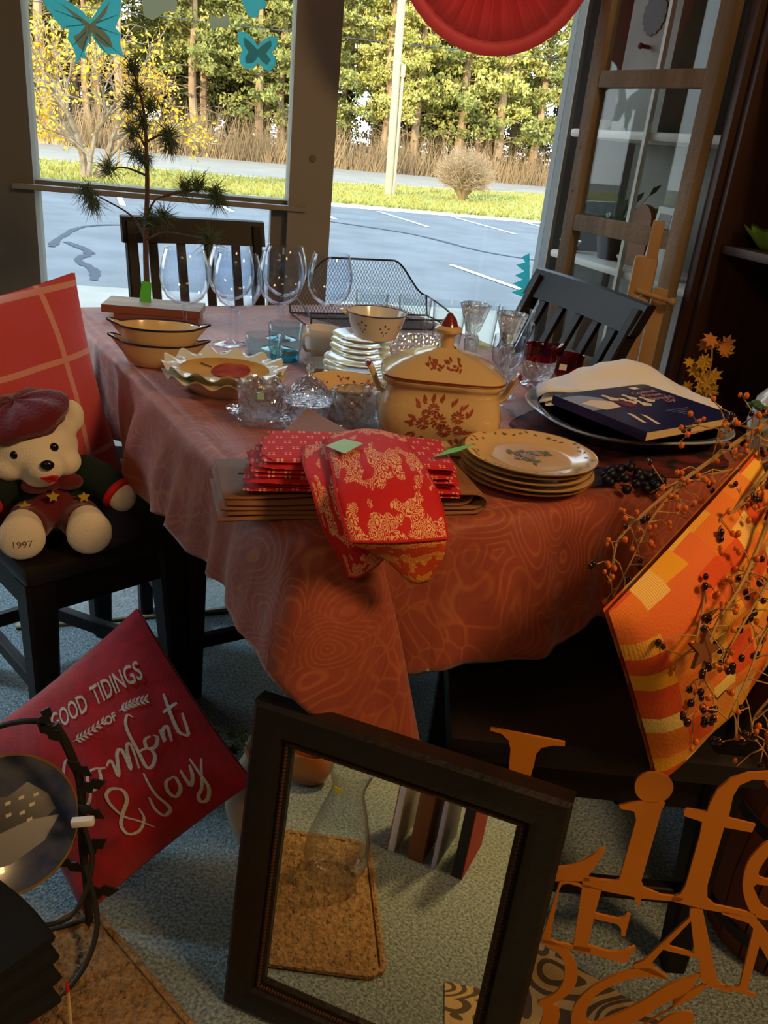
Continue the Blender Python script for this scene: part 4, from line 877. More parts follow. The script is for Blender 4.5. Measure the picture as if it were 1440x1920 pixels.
# stack of small plates with a blue-flowered bowl
zz = .7665; first_p = None
for i in range(8):
    r = .079 if i < 4 else .066; cxp, cyp = -.087+.002*math.sin(i*2.1), 1.795+.002*math.cos(i*1.7)
    pos = ['lowest', 'second', 'third', 'fourth', 'fifth', 'sixth', 'seventh', 'topmost'][i]
    t = empty('saucer' if i >= 4 else 'side_plate', ('small white saucer, %s of the stack under the blue-flowered bowl' if i >= 4 else 'white side plate, %s of the stack under the blue-flowered bowl') % (pos+(' from below' if 0 < i < 7 else '')), 'saucer' if i >= 4 else 'plate', (cxp, cyp, zz), i, 'white plates stacked behind the tureen')
    lathe_obj('dish', [(0, 0), (r*.5, 0), (r*.54, .002), (r*.7, .004), (r*.97, .0125), (r, .0135), (r*.99, .0148), (r*.95, .0142), (r*.68, .0066), (r*.5, .0042), (0, .0038)], 'white_china', t, 40)
    zz += .0125 if i != 3 else .0135
t = empty('flowered_bowl', 'white bowl with blue flowers and blue rim on the plate stack', 'bowl', (-.058, 1.782, zz))
lathe_obj('bowl', [(0, .001), (.04, .001), (.046, .004), (.056, .03), (.063, .053), (.0645, .056), (.0625, .0562), (.061, .053), (.054, .03), (.044, .007), (0, .005)], 'white_china', t, 48)
b = MB(); b.tube([(.0638*math.cos(2*PI*k/48), .0638*math.sin(2*PI*k/48), .0562) for k in range(48)], .0014, 6, closed=True); b.build('rim', 'blue_print', t)
b = MB(); b.tube(smooth_path([(-.058, -.016, .05), (-.072, -.018, .054), (-.074, -.006, .055), (-.062, .004, .052)], 4), .004, 8); b.build('handle', 'white_china', t)
def on_lathe(prof, a, z, off=.0006):
    r = interp([p[1] for p in prof], [p[0] for p in prof], z)+off; return Vector((r*math.cos(a), r*math.sin(a), z))
pf = [(.046, .004), (.056, .03), (.063, .053)]
for (a0, zc) in ((-2.05, .03), (-1.2, .026), (-.4, .03)):
    b = MB()
    for (da, dz, s_, ang) in ((0, .008, .0075, 1.5), (-.1, .004, .0065, 2.6), (.1, .005, .0065, .4), (-.05, -.004, .005, 2.2), (.06, -.005, .006, .7), (0, -.012, .006, 1.5)):
        u_, v_ = math.cos(ang), math.sin(ang)
        P4 = [(0, 0), (.5*u_-.28*v_, .5*v_+.28*u_), (u_, v_), (.5*u_+.28*v_, .5*v_-.28*u_)]
        b.add([on_lathe(pf, a0+da+p[0]*s_/.055, zc+dz+p[1]*s_) for p in P4], [(0, 1, 2, 3)])
    b.build('painted_flower', 'blue_print', t, smooth=False)
# shallow flowered bowl behind the crystal
t = empty('shallow_bowl', 'shallow cream bowl behind the diamond-cut crystal cup', 'bowl', (-.1, 1.598, .7665))
lathe_obj('bowl', [(0, 0), (.04, 0), (.045, .004), (.066, .03), (.077, .05), (.0765, .0515), (.074, .05), (.063, .031), (.042, .008), (0, .006)], 'cream_glaze', t, 48)
b = MB(); rt = random.Random(8)
for i in range(26):
    a = 1.57+rt.uniform(-1.1, 1.1); z = rt.uniform(.028, .044); r = interp([.008, .031, .05], [.042, .063, .074], z)-.0012; q = Vector((r*math.cos(a), r*math.sin(a), z))
    leafq(b, q, .005, rt)
b.build('painted_flower', 'rust_print', t, smooth=False)['kind'] = 'stuff'

# crystal condiment set on its tray
t = empty('crystal_tray', 'rectangular pressed-glass tray under the crystal sugar set', 'tray', (-.158, 1.462, .7665), .14)
b = MB(); b.grid([[(sx*(.118+o), sy*(.046+o), z) for sx, sy in ((-1, -.8), (-.94, -1), (.94, -1), (1, -.8), (1, .8), (.94, 1), (-.94, 1), (-1, .8))] for o, z in ((-.046, 0), (-.006, 0), (.0, .004), (.008, .018), (.007, .0195), (.004, .018), (-.004, .006), (-.046, .005))], True); b.build('tray', 'crystal', t, smooth=False)
for sx in (-1, 1):
    b = MB(); b.prism([(sx*.122, -.03, .017), (sx*.144, -.02, .021), (sx*.148, 0, .022), (sx*.144, .02, .021), (sx*.122, .03, .017)], (0, 0, .004)); b.build('handle', 'crystal', t, smooth=False)
def facet(nf, d): return lambda a, r, z: (r*(1+d*math.cos(a*nf+z*0))*math.cos(a), r*(1+d*math.cos(a*nf))*math.sin(a), z)
def diamond(nf, d, kz): return lambda a, r, z: (r*(1+d*math.cos(a*nf)*math.cos(z*kz))*math.cos(a), r*(1+d*math.cos(a*nf)*math.cos(z*kz))*math.sin(a), z)
def fine(prof, n=5):
    o = []
    for i in range(len(prof)-1):
        for k in range(n): o.append((prof[i][0]+(prof[i+1][0]-prof[i][0])*k/n, prof[i][1]+(prof[i+1][1]-prof[i][1])*k/n))
    return o+[prof[-1]]
t = empty('crystal_creamer', 'crystal creamer with wavy rim at the left end of the tray', 'creamer', (-.243, 1.452, .7725))
b = MB(); b.lathe(fine([(0, 0), (.032, 0), (.038, .008), (.040, .04), (.043, .066), (.040, .066), (.036, .04), (.033, .010), (0, .008)], 4), 48, fn=lambda a, r, z: diamond(12, .05, 260)(a, r, z+.006*math.cos(a*6)*max(0, (z-.05)/.016))); b.build('cup', 'crystal', t, smooth=False)
b = MB(); b.tube(smooth_path([(.036, -.012, .052), (.052, -.016, .05), (.054, -.016, .03), (.038, -.012, .018)], 4), .005, 6); b.build('handle', 'crystal', t, smooth=False)
b = MB(); b.prism([(.002, -.047, .05), (.014, -.046, .05), (.012, -.046, .062), (.001, -.047, .062)], (0, -.0008, 0)); b.build('price_sticker', 'tag_mint', t, smooth=False)
t = empty('sugar_bowl', 'crystal sugar bowl with domed pointed lid in the middle of the tray', 'sugar bowl', (-.158, 1.464, .7725))
b = MB(); b.lathe(fine([(0, 0), (.03, 0), (.036, .012), (.041, .036), (.042, .038), (.038, .038), (.033, .013), (0, .006)], 4), 48, fn=diamond(12, .05, 260)); b.build('bowl', 'crystal', t, smooth=False)
b = MB(); b.lathe(fine([(.044, .0385), (.043, .042), (.037, .058), (.026, .073), (.012, .083), (.006, .086), (.004, .09), (.007, .096), (.0075, .102), (.004, .108), (0, .109)], 3), 48, fn=diamond(12, .06, 330)); b.build('lid', 'crystal', t, smooth=False)
t = empty('crystal_cup', 'diamond-cut crystal cup with loop handle at the right end of the tray', 'cup', (-.075, 1.474, .7725))
b = MB(); b.lathe(fine([(0, 0), (.03, 0), (.037, .012), (.043, .06), (.0425, .064), (.0385, .062), (.034, .014), (0, .008)], 5), 48, fn=diamond(10, .06, 220)); b.build('cup', 'crystal', t, smooth=False)
b = MB(); b.tube(smooth_path([(.036, .0, .052), (.05, -.004, .066), (.056, -.006, .058), (.054, -.006, .036), (.04, -.002, .022)], 4), .0055, 8); b.build('handle', 'crystal', t, smooth=False)

# clear tumblers along the back
for i, (x, y, h, label) in enumerate(((-.09, 2.262, .118, 'clear straight tumbler beside the right-hand wine glass'), (.026, 2.245, .118, 'clear straight tumbler behind the blue-flowered bowl'), (.118, 2.225, .116, 'clear straight tumbler behind the tureen finial'), (.208, 2.262, .118, 'clear straight tumbler behind the two candle holders'), (.3, 2.245, .114, 'clear straight tumbler nearest the right-hand chair'))):
    t = empty('clear_tumbler', label, 'tumbler', (x, y, .7665), 0, 'clear tumblers at the back of the table')
    lathe_obj('glass', [(0, 0), (.036, 0), (.0375, .003), (.045, h), (.0446, h+.0007), (.0442, h), (.0365, .008), (0, .0075)], 'tumbler_glass', t)
# black mesh letter tray
t = empty('mesh_tray', 'black wire-mesh tray with high curved back behind the plates', 'wire tray', (-.09, 2.44, .7665), .42)
b = MB()
wx, dy = .22, .10
def bk(s): return .162*(1-smo(max(0, (abs(s)-.45)/.55))*.62)-0*s
b.tube([(-wx, -dy, .004), (wx, -dy, .004), (wx, dy, .004), (-wx, dy, .004)], .0028, 6, closed=True)
b.tube([(-wx, -dy, .032), (wx, -dy, .032)], .0022, 6)
b.tube([(-wx, dy, .004)]+[(wx*(-1+2*i/30), dy+.02, bk(-1+2*i/30)) for i in range(31)]+[(wx, dy, .004)], .003, 6)
for sx in (-1, 1): b.tube(smooth_path([(sx*wx, -dy, .004), (sx*wx, -dy, .032), (sx*wx, -.02, .05), (sx*wx, dy+.02, bk(1))], 4), .0028, 6)
b.build('frame', 'black_wire', t)
b = MB(); n_ = 46
def wire(p, q, w_=.0009):
    p, q = Vector(p), Vector(q); d = (q-p).normalized(); u_ = d.orthogonal().normalized()*w_; v_ = d.cross(u_)
    b.add([p+u_, p+v_, p-u_*1, q+u_, q+v_, q-u_], [(0, 1, 4, 3), (1, 2, 5, 4), (2, 0, 3, 5)])
for i in range(-16, n_):
    for sg in (1, -1):      # back: slanting wires both ways make the diamond mesh
        pts = []
        for j in range(40):
            z = .004+.162*j/39; x = -wx+2*wx*(i/(n_-1))+sg*z*.55*1
            if sg < 0: x += .1
            if abs(x) <= wx and z <= bk(x/wx): pts.append((x, dy+.02*(z/.18), z))
        if len(pts) > 2: wire(pts[0], pts[-1])
for i in range(-10, 52):
    for sg in (1, -1):      # floor of the tray
        x0 = -wx+2*wx*i/45; A = Vector((x0, -dy, .005)); Bq = Vector((x0+sg*.11, dy, .005))
        if min(A.x, Bq.x) >= -wx and max(A.x, Bq.x) <= wx: wire(A, Bq)
b.build('mesh', 'black_wire', t, smooth=False)['kind'] = 'stuff'

# tureen
t = empty('soup_tureen', 'cream covered tureen with rust flower bouquet in the middle front', 'tureen', (.078, 1.43, .7665), .03)
def se(a, ax, bx, p=4.2):
    c, s_ = math.cos(a), math.sin(a); return (ax*math.copysign(abs(c)**(2/p), c), bx*math.copysign(abs(s_)**(2/p), s_))
def rings(prof, n=72): return [[(*se(2*PI*k/n, ax, bx), z) for k in range(n)] for z, ax, bx in prof]
body = [(0, .0, .0), (0, .094, .062), (.002, .1, .068), (.006, .102, .07), (.022, .102, .07), (.027, .099, .067), (.03, .1, .068), (.045, .107, .075), (.065, .1085, .077), (.085, .105, .0735), (.1, .0995, .068), (.112, .098, .067), (.117, .1, .069), (.121, .106, .074), (.126, .107, .075), (.128, .104, .072), (.126, .09, .06)]
b = MB(); b.grid(rings(body), True); b.build('body', 'tureen_glaze', t, sharp=50)
lid = [(.1285, .1, .07), (.1285, .106, .0755), (.132, .1075, .077), (.136, .105, .074), (.146, .092, .064), (.158, .07, .048), (.167, .046, .032), (.172, .026, .02), (.177, .016, .014)]
b = MB(); b.grid(rings(lid), True); lo_ = b.build('lid', 'tureen_glaze', t, sharp=50)
b = MB(); b.lathe([(.015, .175), (.0125, .182), (.0125, .195), (.016, .2), (.0235, .204), (.0245, .208), (.02, .212), (.014, .214)], 24); b.build('knob', 'tureen_glaze', lo_)
b = MB(); b.lathe([(.0165, .2125), (.013, .22), (.008, .226), (.005, .233), (.002, .235), (0, .2352)], 20); b.build('knob_tip', 'rust_glaze', lo_)
b = MB(); b.tube([(*se(2*PI*k/72, .1072, .0767), .1318) for k in range(72)], .0016, 6, closed=True); b.build('rim_line', 'rust_glaze', lo_)
for sx in (-1, 1):
    b = MB(); P5 = smooth_path([(sx*.096, 0, .085), (sx*.112, 0, .1), (sx*.122, 0, .122), (sx*.13, 0, .136)], 5)
    rws = []
    for i, p in enumerate(P5):
        d = (P5[min(i+1, len(P5)-1)]-P5[max(i-1, 0)]).normalized(); nx = Vector((d.z, 0, -d.x)); k = i/(len(P5)-1); hw = .017+.006*k
        rws.append([p+nx*.005*math.cos(q)+Vector((0, 1, 0))*hw*math.sin(q) for q in [2*PI*j/14 for j in range(14)]])
    b.grid(rws, True); b.add(rws[-1], [tuple(range(14))]); hd = b.build('handle', 'tureen_glaze', t, sharp=60)
    b = MB(); b.ball((sx*.131, 0, .136), (.008, .023, .0055), 14, 8, Matrix.Rotation(-sx*.7, 3, 'Y')); b.build('handle_tip', 'rust_glaze', hd)
def tface(x, z, off=.0011):
    ax = interp([p[0] for p in body[1:15]], [p[1] for p in body[1:15]], z); bx = interp([p[0] for p in body[1:15]], [p[2] for p in body[1:15]], z)
    return Vector((x, -bx*(max(.02, 1-abs(x/ax)**4.2))**(1/4.2)-off, z))
rt = random.Random(12); b = MB()
def petal(cxx, cz, ang, L, w_, f=tface):
    u_, v_ = math.cos(ang), math.sin(ang)
    P6 = [(0, 0), (.3*L, w_*.5), (.65*L, w_*.5), (L, 0), (.65*L, -w_*.5), (.3*L, -w_*.5)]
    b.add([f(cxx+p[0]*u_-p[1]*v_, cz+p[0]*v_+p[1]*u_) for p in P6], [(0, 1, 2, 3, 4, 5)])
for (fx, fz, R_) in ((-.004, .066, .017), (.028, .075, .014), (-.03, .06, .014), (.008, .05, .015), (-.014, .086, .012), (.03, .053, .011), (-.026, .077, .01)):
    for ring_, npt in ((1, 11), (.66, 8), (.36, 6)):
        for k in range(npt): petal(fx+R_*ring_*.5*math.cos(k*6.283/npt), fz+R_*ring_*.5*math.sin(k*6.283/npt), k*6.283/npt+rt.uniform(-.2, .2), R_*.36, R_*.22)
for (x, z, a, L) in ((-.04, .09, 2.2, .016), (-.03, .097, 1.9, .014), (-.016, .1, 1.6, .014), (.0, .1, 1.5, .014), (.02, .095, 1.1, .016), (.035, .088, .8, .018), (.05, .078, 1.2, .018), (-.046, .07, 2.8, .016), (-.05, .062, 3.1, .016), (-.046, .045, 3.6, .018), (-.03, .038, 3.9, .014), (.04, .05, .2, .02), (.05, .044, -.3, .016), (.02, .036, -1.0, .014), (.032, .04, -1.2, .013), (-.01, .034, -1.9, .012)):
    petal(x*.92, z-.002, a, L, .005); petal(x*.88, z-.004, a+.5, L*.7, .0045)
b.build('painted_bouquet', 'rust_print', t, smooth=False)
b = MB()
def lface(x, z):
    ax = interp([p[0] for p in lid[2:]], [p[1] for p in lid[2:]], z); bx = interp([p[0] for p in lid[2:]], [p[2] for p in lid[2:]], z)
    return Vector((x, -bx*(max(.02, 1-min(1, abs(x/ax))**4.2))**(1/4.2)-.0012, z+.0008))
for k in range(26):
    x = rt.uniform(-.03, .03); z = .152+rt.uniform(-.006, .01); petal(x, z, rt.uniform(0, 6.28), .008, .003, lface)
b.build('painted_bouquet', 'rust_print', lo_, smooth=False)

# square glass dish, candle holders, goblets
t = empty('square_glass_dish', 'square cut-glass dish behind the tureen', 'glass dish', (.035, 1.965, .7665), .25)
b = MB(); b.grid([[(sx*r, sy*r*.8, z) for sx, sy in ((-1, -1), (-.5, -1.05), (0, -1), (.5, -1.05), (1, -1), (1.05, -.5), (1, 0), (1.05, .5), (1, 1), (.5, 1.05), (0, 1), (-.5, 1.05), (-1, 1), (-1.05, .5), (-1, 0), (-1.05, -.5))] for r, z in ((.0, .0), (.05, 0), (.06, .01), (.075, .06), (.08, .068), (.076, .068), (.056, .013), (0, .008))], True); b.build('dish', 'crystal', t, smooth=False)
def candle_holder(x, y, label):
    t = empty('candle_holder', label, 'candle holder', (x, y, .7665), 0, 'tall faceted glass candle holders')
    ff = lambda a, r, z: (r*(1+.05*math.cos(a*10))*math.cos(a), r*(1+.05*math.cos(a*10))*math.sin(a), z)
    b = MB(); b.lathe([(0, 0), (.036, 0), (.038, .003), (.03, .007), (.014, .012), (.009, .02)], 40); b.build('foot', 'clear_glass', t)
    b = MB(); b.lathe([(.009, .02), (.0085, .06), (.012, .1), (.015, .135), (.012, .142)], 40, fn=ff); b.build('stem', 'crystal', t, smooth=False)
    b = MB(); b.lathe([(.012, .142), (.009, .147), (.014, .152), (.019, .168), (.027, .194), (.0305, .205), (.029, .2065), (.021, .2), (.0165, .188), (.0135, .17), (0, .168)], 40, fn=ff); b.build('cup', 'crystal', t, smooth=False)
candle_holder(.143, 1.715, 'tall faceted glass candle holder just behind the tureen')
candle_holder(.211, 1.652, 'tall faceted glass candle holder right of the tureen')
def goblet(x, y, s_, label):
    t = empty('clear_goblet', label, 'goblet', (x, y, .7665), 0, 'clear stemmed goblets'); t.scale = (s_, s_, s_)
    lathe_obj('foot', [(0, 0), (.033, 0), (.034, .002), (.012, .006), (.0048, .014)], 'clear_glass', t); lathe_obj('stem', [(.0048, .014), (.004, .03), (.005, .05), (.009, .058)], 'clear_glass', t, 12)
    lathe_obj('bowl', [(.009, .058), (.022, .064), (.034, .08), (.037, .1), (.035, .135), (.0345, .1357), (.034, .135), (.036, .1), (.033, .081), (.02, .066), (0, .061)], 'clear_glass', t)
goblet(.268, 1.945, 1.0, 'clear goblet between the right candle holder and the ruby creamer')
goblet(.232, 1.79, .98, 'clear goblet standing right behind the nearer candle holder')
# ruby-rimmed creamer and cup
t = empty('ruby_creamer', 'diamond-cut glass creamer with ruby-red rim and spout', 'creamer', (.322, 1.915, .7665))
b = MB(); b.lathe([(0, 0), (.034, 0), (.036, .003), (.022, .009), (.016, .014)], 32); b.build('foot', 'crystal', t, smooth=False)
cf = [(.016, .014), (.03, .022), (.037, .04), (.038, .062)]
b = MB(); b.lathe(fine(cf, 5), 48, fn=lambda a, r, z: (r*(1+.04*math.cos(a*12+z*300))*math.cos(a), r*(1+.04*math.cos(a*12+z*300))*math.sin(a), z)); b.build('body', 'crystal', t, smooth=False)
def spout(a, r, z):
    k = max(0, (z-.075)/.02); s_ = max(0, math.cos(a-.2))**10; return (r*(1+.32*s_*k)*math.cos(a), r*(1+.32*s_*k)*math.sin(a), z+.006*s_*k)
b = MB(); b.lathe([(.038, .062), (.037, .075), (.0385, .095), (.0378, .0955), (.0365, .094), (.0355, .075), (.0365, .062)], 48, fn=spout, cap=False); b.build('ruby_band', 'ruby_glass', t)
b = MB(); b.tube(smooth_path([(-.036, -.004, .066), (-.056, -.006, .07), (-.062, -.006, .05), (-.052, -.006, .03), (-.034, -.004, .028)], 4), .004, 8); b.build('handle', 'clear_glass', t)
t = empty('ruby_cup', 'ruby-red glass cup with white price sticker behind the oval dish', 'cup', (.4, 1.975, .7665))
b = MB(); b.lathe([(0, 0), (.024, 0), (.03, .006), (.031, .018)], 20, fn=lambda a, r, z: (r*(1+.06*math.cos(a*10))*math.cos(a), r*(1+.06*math.cos(a*10))*math.sin(a), z)); b.build('cut_base', 'crystal', t, smooth=False)
lathe_obj('cup', [(0, .018), (.03, .018), (.034, .03), (.0375, .066), (.037, .0667), (.0362, .066), (.0325, .031), (0, .021)], 'ruby_glass', t)
b = MB(); b.prism([(-.024, -.0295, .036), (-.008, -.0355, .036), (-.008, -.0365, .05), (-.024, -.0305, .05)], (-.0002, -.0008, 0)); b.build('price_sticker', 'linen_white', t, smooth=False)

# five dinner plates
zz = .7665
for i in range(5):
    lb = ['lowest cream dinner plate of the front stack', 'second cream dinner plate from below in the front stack', 'middle cream dinner plate of the front stack', 'fourth cream dinner plate from below in the front stack', 'top cream dinner plate with leaf and flower print on the front stack'][i]
    t = empty('dinner_plate', lb, 'plate', (.225+.003*math.sin(i*1.9), 1.293+.003*math.cos(i*2.3), zz), i*.3, 'cream dinner plates stacked at the front')
    lathe_obj('dish', [(0, 0), (.062, 0), (.066, .002), (.075, .004), (.104, .0135), (.1085, .0148), (.1085, .016), (.103, .0155), (.077, .0085), (.07, .006), (.06, .0052), (0, .005)], 'white_china' if 0 else 'cream_glaze', t, 64)
    b = MB(); b.tube([(.1085*math.cos(2*PI*k/64), .1085*math.sin(2*PI*k/64), .0155) for k in range(64)], .0011, 5, closed=True); b.build('gold_rim', 'plate_gold', t)
    zz += .0092
    if i == 4:
        rt = random.Random(31); b = MB()
        for k in range(44):
            a = k*6.283/44+rt.uniform(-.04, .04); r = .092+rt.uniform(-.004, .006)
            f = lambda x, y: Vector((x, y, interp([.07, .077, .103, .108], [.006, .0085, .0155, .016], math.hypot(x, y))+.0006))
            c, s_ = math.cos(a), math.sin(a); w_ = .0025; th = a+rt.choice((.8, -.8, 2.2)); L = .01
            b.add([f(r*c, r*s_), f(r*c+L*.5*math.cos(th)-w_*math.sin(th), r*s_+L*.5*math.sin(th)+w_*math.cos(th)), f(r*c+L*math.cos(th), r*s_+L*math.sin(th)), f(r*c+L*.5*math.cos(th)+w_*math.sin(th), r*s_+L*.5*math.sin(th)-w_*math.cos(th))], [(0, 1, 2, 3)])
        for (x0, y0) in ((.02, .01), (-.02, -.012), (.03, -.02), (0, .028)):
            for k in range(7):
                th = rt.uniform(0, 6.28); L = rt.uniform(.012, .02); w_ = .004
                b.add([(x0, y0, .0062), (x0+L*.5*math.cos(th)-w_*math.sin(th), y0+L*.5*math.sin(th)+w_*math.cos(th), .0064), (x0+L*math.cos(th), y0+L*math.sin(th), .0062), (x0+L*.5*math.cos(th)+w_*math.sin(th), y0+L*.5*math.sin(th)-w_*math.cos(th), .0064)], [(0, 1, 2, 3)])
        b.build('printed_leaves', 'leaf_print', t, smooth=False)['kind'] = 'stuff'
        b = MB()
        for (x0, y0, R_) in ((-.004, .004, .015), (.018, -.008, .011), (-.02, .012, .01)):
            b.add([(x0+R_*(.75+.25*math.cos(5*q))*math.cos(q), y0+R_*(.75+.25*math.cos(5*q))*math.sin(q), .0068) for q in [2*PI*k/30 for k in range(30)]], [tuple(range(30))])
        b.build('printed_flower', 'flower_print', t, smooth=False)

# oval dish with cloth and cookbook on it
t = empty('oval_dish', 'large navy oval dish with silvery rim, holding the cookbook', 'dish', (.462, 1.615, .7685), .3)
def ov(a, r, z): x, y = se(a, r, r*.94, 2.7); return (x, y, z)
b = MB(); b.lathe([(0, 0), (.13, 0), (.138, .003), (.155, .02), (.168, .031), (0.19, .036)], 72, fn=ov); b.build('body', 'blue_glaze', t)
b = MB(); b.lathe([(.19, .036), (.193, .039), (.191, .042), (.17, .0375), (.155, .028), (.13, .008), (0, .006)], 72, fn=ov); b.build('inside', 'silver_glaze', t)
b = MB(); b.beam((-.1, .165, .046), (.12, .165, .046), .02, .012); b.build('handle', 'blue_glaze', t)
t = MB(); zb = .7675
t.add([(.44+.205*math.cos(a)*(1+.04*math.sin(a*9)), 1.56+.2*math.sin(a)*(1+.04*math.cos(a*7)), zb+.001*(k % 2)) for k, a in enumerate([2*PI*k/48 for k in range(48)])], [tuple(range(48))])
tag(t.build('table_mat', 'floral_dark', smooth=False, solid=.002, off=1), 'dark floral cloth mat under the navy oval dish', 'mat')
# folded white cloth
def sheet(name, rows_, m, label=None, cat=None, parent=None, n=5, thick=.0015, group=None, sub=0, sharp=70):
    """smooth sheet through a net of 3d points"""
    r1 = [smooth_path(r, n) for r in rows_]; cols2 = list(zip(*r1)); r2 = [smooth_path(list(c), n) for c in cols2]
    b = MB(); b.grid(r2); o = b.build(name, m, parent, sharp=sharp, solid=thick, off=0)
    ul = o.data.uv_layers.new(name='UVMap'); nc = len(r2[0]); nr = len(r2)
    for l in o.data.loops: ul.data[l.index].uv = ((l.vertex_index // nc)/(nr-1), (l.vertex_index % nc)/(nc-1))
    if label: tag(o, label, cat, group)
    return o
net = [[(.275, 1.63, .822), (.36, 1.60, .838), (.46, 1.56, .834), (.56, 1.53, .834), (.615, 1.58, .834)],
    [(.285, 1.69, .824), (.37, 1.68, .843), (.47, 1.66, .838), (.57, 1.62, .838), (.640, 1.61, .832)],
    [(.32, 1.73, .826), (.40, 1.745, .856), (.48, 1.745, .872), (.58, 1.70, .842), (.655, 1.65, .828)],
    [(.345, 1.76, .822), (.425, 1.79, .850), (.505, 1.80, .868), (.59, 1.745, .838), (.662, 1.675, .822)]]
net = [smooth_path(r, 4) for r in net]; rt = random.Random(23)
net = [[p+Vector((rt.gauss(0, .003), rt.gauss(0, .004), abs(.0055*math.sin(j*1.15+i*.9))+rt.gauss(0, .0012)+(0 if 0 < j < len(r)-1 else -.004))) for j, p in enumerate(r)] for i, r in enumerate(net)]
cl = sheet('white_cloth', net, 'linen_white', 'folded white cloth lying under the cookbook on the oval dish', 'cloth', n=4, thick=.003, sharp=50)
for dz, dx in ((-.010, .004), (-.018, .010)):
    sheet('fold', [[p+Vector((dx, -dx*.6, dz)) for p in net[0][::3]], [p+Vector((dx*1.5, 0, dz)) for p in net[2][::3]], [p+Vector((dx*2, .002, dz)) for p in net[3][::3]]], 'linen_white', parent=cl, thick=.003, sharp=50)
# cookbook
bx, by = Vector((.133, -.175, 0)), Vector((.176, .196, 0)); bw, bl = bx.length, by.length; bx.normalize(); by = by-bx*by.dot(bx); by.normalize()
MBk = frame_m((.292, 1.522, .8445), bx, by, bx.cross(by))
t = empty('cookbook', 'navy paperback cookbook lettered Cocktail Parties lying on the oval dish', 'book'); t.matrix_world = MBk
b = MB(); b.box((bw/2, bl/2, .0), (bw-.002, bl-.002, .015)); b.build('pages', 'page_edge', t, smooth=False)
b = MB(); b.box((bw/2, bl/2, .008), (bw, bl, .001)); b.box((bw/2, bl/2, -.008), (bw, bl, .001)); b.box((bw/2, .0006, 0), (bw, .001, .016)); b.build('cover', 'cover_navy', t, smooth=False)
def cov(pts, m, nm='cover_picture', z=.0088):
    q = MB(); q.add([(p[0], p[1], z) for p in pts], [tuple(range(len(pts)))]); q.build(nm, m, t, smooth=False)
# the front edge (x=bw side) is nearest: text runs along +y
# a picture of dressed-up guests (plain shapes), then the title block at the right-hand end
def guy(x, y, s_, m1='cover_cream'):
    cov([(x+s_*.16*math.cos(a), y+s_*.13*math.sin(a)) for a in [k*.5236 for k in range(12)]], m1)
    cov([(x+s_*.15, y-s_*.10), (x+s_*.5, y-s_*.26), (x+s_*.62, y+s_*.05), (x+s_*.45, y+s_*.28), (x+s_*.17, y+s_*.12)], m1, z=.0090)
cov([(.02, .0), (.10, .0), (.10, .075), (.045, .08), (.02, .05)], 'cover_pale')
cov([(.06, .012), (.105, .03), (.10, .075), (.07, .085), (.05, .05)], 'cover_cream', z=.0089)
for (x, y, s_) in ((.04, .10, .05), (.066, .12, .05), (.05, .145, .045), (.085, .14, .05), (.072, .17, .045)): guy(x, y, s_)
cov([(.07, .085), (.11, .09), (.105, .115), (.08, .12)], 'cover_wine', z=.0091)
for (x, y) in ((.13, .055), (.145, .075)): cov([(x, y), (x+.012, y+.004), (x+.055, y-.012), (x+.05, y-.018)], 'cover_cream')
for i, (tx, sz) in enumerate((('Cocktail', .021), ('Parties,', .021), ('Straight', .021), ('Up!', .021))):
    me = text_mesh(tx, sz, .25)
    link_mesh('cover_title', me, 'cover_pink', t, fn=lambda c, i=i: Vector((.052+.0195*i-c.y, .205+c.x+.003*i, .0092)))
for i, tx in enumerate(('Cocktails, hors d\'oeuvres', 'and party ideas for', 'every hour of', 'the evening')):
    me = text_mesh(tx, .0065); link_mesh('cover_text', me, 'cover_pale', t, fn=lambda c, i=i: Vector((.150+.0085*i-c.y, .175+c.x, .0092)))
cov([(.012, .20), (.026, .20), (.026, .22), (.012, .22)], 'linen_white', 'price_sticker')
# dark grapes beside it
t = empty('grape_bunch', 'bunch of dark artificial grapes hanging at the table corner by the plates', 'fruit', (.405, 1.315, .7675))
rt = random.Random(2)
for i in range(30):
    b = MB(); k = i % 10; lay = i//10; a = k*.63+lay*.3; rr_ = .012+.020*((k*7) % 10)/10
    x = .035*math.cos(a)+.02*rt.gauss(0, .4); y = .03*math.sin(a)+.012*rt.gauss(0, .4); b.ball((x+.005*lay, y, .008+lay*.007), .0082, 10, 7); b.build('grape', 'grape', t)
b = MB()
for (a, L) in ((2.8, .06), (2.2, .05), (.5, .06), (-.4, .055), (3.6, .05)):
    c, s_ = math.cos(a), math.sin(a); b.add([(c*.02, s_*.02, .012), (c*L*.7-s_*.02, s_*L*.7+c*.02, .016), (c*(L+.03), s_*(L+.03), .004), (c*L*.7+s_*.02, s_*L*.7-c*.02, .014)], [(0, 1, 2, 3)])
b.build('leaf', 'blue_glaze', t, smooth=False)

